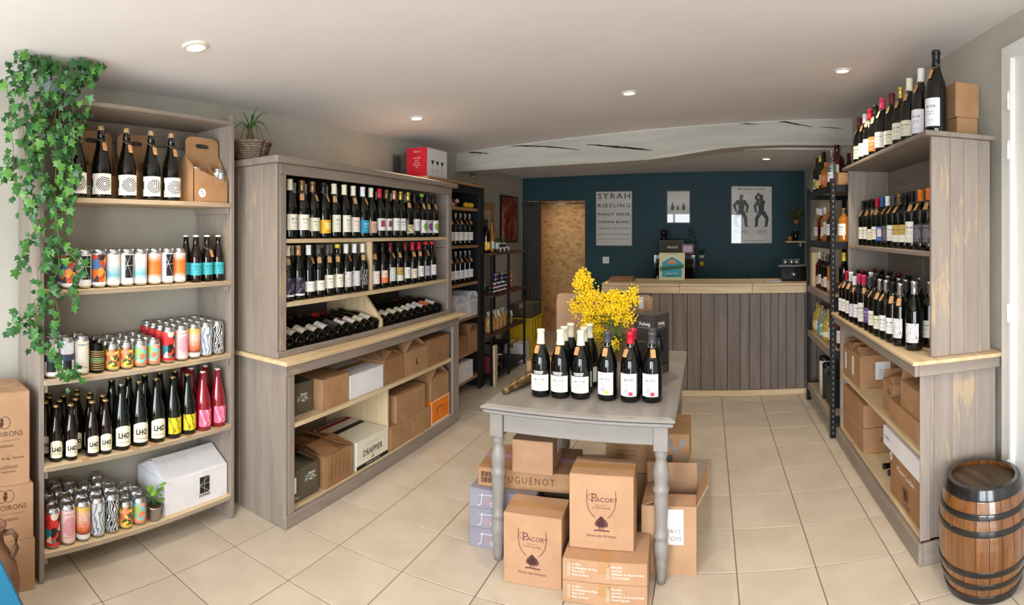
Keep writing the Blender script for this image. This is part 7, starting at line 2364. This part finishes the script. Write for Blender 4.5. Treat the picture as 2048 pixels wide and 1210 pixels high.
obj('pump', MB().tube([(0, 0, 0.108), (0, 0, 0.135), (-0.02, 0, 0.137)], 0.004, 6).mesh('pump'), BLACKM, sb)
tag(obj('folded_cloth', boxmesh(0.16, 0.12, 0.012, 0.004), plain('cloth_grey', S(188, 184, 178), 0.9), None, (0.60, 5.0, kz)), 'folded grey cloth on the bar counter near the espresso machine', 'cloth')
carton('low kraft carton on the bar counter behind the mimosa', 0.22, 0.16, 0.035, (-0.80, 5.12, kz), QF, KRAFTD, tape=False)
# little shelf and greenery at the right of the teal wall
ws = thing('wall_shelf', 'small pine wall shelf in the teal wall corner behind the rack', 'wall shelf', (1.10, YB - 0.01, 1.33))
obj('board', boxmesh(0.25, 0.16, 0.02, 0.002), PINE_X, ws, (0, -0.08, 0))
obj('bracket', boxmesh(0.02, 0.14, 0.05, 0.002), PINE_X, ws, (0.06, -0.07, -0.05))
jar((1.03, 6.80, 1.3508), 'small amber candle jar on the pine wall shelf', 'jars on the wall shelf', AMBERG, 0.03, 0.075, CROWNK)
jar((1.105, 6.80, 1.3508), 'taller dark jar on the pine wall shelf', 'jars on the wall shelf', GLASSN, 0.036, 0.14, STEEL)
wp = thing('wall_planter', 'dried greenery with yellow flowers in a wall pot behind the rack', 'plant', (1.12, 6.86, 1.56))
obj('pot', MB().lathe([(0, 0), (0.03, 0.002), (0.042, 0.06), (0.038, 0.06), (0, 0.05)], 14, cy=-0.02).mesh('pot', True), plain('terracotta', S(176, 110, 80), 0.7), wp)
wl = MB()
for i in range(60):
    a, L = rnd.uniform(0, 2 * PI), rnd.uniform(0.08, 0.2)
    p = Vector((0, -0.03, 0.06))
    d = Vector((math.cos(a) * 0.8, -abs(math.sin(a)) * 0.6, rnd.uniform(0.0, 0.9))).normalized()
    q = p + d * L
    if q.x > 0.10:
        continue
    wl.tube([p, p + d * L * 0.6 + Vector((0, 0, 0.01)), q], 0.0015, 4)
    s = d.cross(Vector((0, 0, 1))).normalized() * 0.009
    for k in range(4):
        c = p + d * L * (0.55 + 0.13 * k)
        wl.add([c, c + s + d * 0.008, c + d * 0.022, c - s + d * 0.008], [(0, 1, 2, 3)])
tag(obj('sprigs', wl.mesh('sprigs'), mottled('sprig_olive', S(136, 136, 60), S(96, 104, 50), (20, 20, 20), 0.7, 0), wp), kind='stuff')

# ------------------------------------------------------------------ left wall: pictures, curtain
p1_ = thing('framed_picture', 'oak framed beige print on the left wall beside the bookcase', 'picture', (XL, 5.62, 1.40))
obj('frame', MB().box(0, 0.02, -0.235, 0.235, 0, 0.02).box(0, 0.02, -0.235, 0.235, 0.365, 0.385).box(0, 0.02, -0.235, -0.215, 0.02, 0.365).box(0, 0.02, 0.215, 0.235, 0.02, 0.365).mesh('frame'), OAK_Y, p1_)
obj('mount', MB().box(0.001, 0.012, -0.215, 0.215, 0.02, 0.365).mesh('mount'), plain('mount_tan', S(176, 146, 104), 0.7), p1_)
obj('print', MB().box(0.012, 0.0135, -0.13, 0.13, 0.07, 0.31).mesh('print'), label_mat('wall_print', S(214, 190, 160), 'swirl', S(150, 110, 84), scale=0.6), p1_)
p2_ = thing('framed_picture', 'black framed dark red poster on the left wall near the curtain', 'picture', (XL, 6.355, 1.335))
for a in ((-0.285, 0.285, 0, 0.014), (-0.285, 0.285, 0.561, 0.575), (-0.285, -0.271, 0.014, 0.561), (0.271, 0.285, 0.014, 0.561)):
    obj('frame_bar', MB().box(0, 0.022, a[0], a[1], a[2], a[3]).mesh('frame_bar'), BLKF, p2_)
gp = G('red_poster', S(150, 40, 30), 0.5, coat=1.0)
nz = gp.noise(gp.coords((3, 5, 5), False), 1.0, 3, 0.5, 1.0)
gp.color(gp.ramp(nz, [(0.0, S(60, 16, 16)), (0.42, S(120, 30, 24)), (0.52, S(176, 52, 34)), (0.66, S(206, 150, 120)), (1.0, S(90, 20, 20))]))
obj('print', MB().box(0.002, 0.012, -0.271, 0.271, 0.014, 0.561).mesh('print'), gp.m, p2_)
letters(p2_, 'VIN', 0.07, 0.0126, 0.05, 0.49, plain('poster_cream', S(206, 170, 140), 0.5), 'x')
cu = thing('curtain', 'dark grey floor-length curtain drawn aside at the passage', 'curtain', (-2.28, YB - 0.045, 0.0))
m = MB()
vs = []
NN = 56
for zi in range(9):
    zz = 0.02 + (1.862 - 0.02) * zi / 8
    for i in range(NN + 1):
        u_ = i / NN
        x = -0.13 + 0.26 * u_
        y = 0.030 * math.sin(u_ * 2 * PI * 5.5) * (0.75 + 0.25 * math.sin(zi * 0.6 + u_ * 3))
        vs.append((x, y, zz))
fs = []
for zi in range(8):
    for i in range(NN):
        a = zi * (NN + 1) + i
        fs.append((a, a + 1, a + NN + 2, a + NN + 1))
m.add(vs, fs, True)
co = obj('cloth', m.mesh('cloth'), mottled('curtain_grey', S(92, 89, 85), S(82, 79, 76), (60, 60, 8), 0.9, 0.2), cu)
sol = co.modifiers.new('thickness', 'SOLIDIFY')
sol.thickness = 0.004
for k in range(6):
    obj('eyelet', MB().tube([(-0.11 + 0.044 * k, 0.016 * math.cos(2 * PI * j / 10), 1.83 + 0.016 * math.sin(2 * PI * j / 10)) for j in range(11)], 0.003, 5).mesh('eyelet'), STEEL, cu)
rod = thing('curtain_rod', 'thin steel curtain rod across the passage opening', 'curtain rod', (-1.995, YB - 0.045, 1.83))
obj('rod', MB().tube([(-0.42, 0, 0), (0.415, 0, 0)], 0.008, 10).mesh('rod'), STEEL, rod)
for x in (-0.415, 0.41):
    obj('bracket', boxmesh(0.012, 0.044, 0.03), STEEL, rod, (x, 0.022, -0.015))

# ------------------------------------------------------------------ palm in a wicker basket on the cabinet
BKT = thing('wicker_basket', 'grey wicker basket with a ponytail palm on the planked cabinet', 'plant basket', (-2.215, 2.005, 1.8368))
WICK = mottled('wicker', S(138, 118, 98), S(98, 82, 68), (50, 50, 50), 0.75, 0.3)
for k in range(8):
    zz, r = 0.006 + 0.0115 * k, 0.075 + 0.0045 * k
    obj('woven_ring', MB().tube([((r + 0.004 * math.cos(j * PI + k * PI)) * math.cos(2 * PI * j / 28), (r + 0.004 * math.cos(j * PI + k * PI)) * math.sin(2 * PI * j / 28), zz) for j in range(29)], 0.0068, 6).mesh('woven_ring'), WICK, BKT)
obj('rim', MB().tube([(0.113 * math.cos(2 * PI * j / 28), 0.113 * math.sin(2 * PI * j / 28), 0.100) for j in range(29)], 0.009, 6).mesh('rim'), WICK, BKT)
obj('soil', MB().lathe([(0, 0.088), (0.10, 0.085), (0.075, 0.004), (0, 0.002)], 18).mesh('soil', True), bpy.data.materials['soil'], BKT)
obj('caudex', MB().lathe([(0, 0.08), (0.034, 0.086), (0.040, 0.105), (0.028, 0.125), (0.014, 0.15), (0.010, 0.18), (0, 0.182)], 14).mesh('caudex', True), mottled('palm_bark', S(130, 100, 70), S(96, 72, 50), (30, 30, 30), 0.8, 0.4), BKT)
for i in range(22):
    obj('leaf', strap((0, 0, 0.175), i * 2.4 + 0.3, rnd.uniform(0.09, 0.19), rnd.uniform(0.13, 0.27), 0.0065, rnd.uniform(0.12, 0.36), 10), LEAFM if i % 3 else LEAFD, BKT)

# ------------------------------------------------------------------ amphora and blue board at the left edge
CLAY = mottled('old_clay', S(128, 92, 66), S(94, 66, 48), (9, 9, 9), 0.7, 0.3)
AM = thing('clay_jug', 'old clay jug with a handle before the brewery cartons', 'jug', (-1.955, 0.535, 0))
obj('body', MB().lathe([(0, 0.0), (0.05, 0.0), (0.06, 0.01), (0.092, 0.10), (0.098, 0.16), (0.088, 0.22), (0.060, 0.27), (0.040, 0.30), (0.036, 0.33), (0.044, 0.362), (0.048, 0.372), (0.040, 0.372), (0.030, 0.33), (0.032, 0.28), (0, 0.25)], 30).mesh('body', True), CLAY, AM)
obj('handle', MB().tube([(0.020, 0.036, 0.345), (0.030, 0.060, 0.352), (0.036, 0.076, 0.335), (0.036, 0.076, 0.295), (0.030, 0.064, 0.262), (0.026, 0.056, 0.255)], 0.011, 8).mesh('handle'), CLAY, AM)
BB = thing('blue_board', 'bright blue slanted board at the foot of the clay jug', 'board', (-1.475, 0.405, 0.0), 0, rot=(0, 0, R(-16)))
m = MB().prism([(-0.32, 0.0), (0.16, 0.0), (0.16, 0.246), (-0.03, 0.629), (-0.32, 0.629)], -0.012, 0.012)
m.v = [(zz_2, x_, y_2) for x_, y_2, zz_2 in m.v]
obj('panel', m.mesh('panel', True), plain('blue_lacquer', S(0, 90, 122), 0.35), BB)
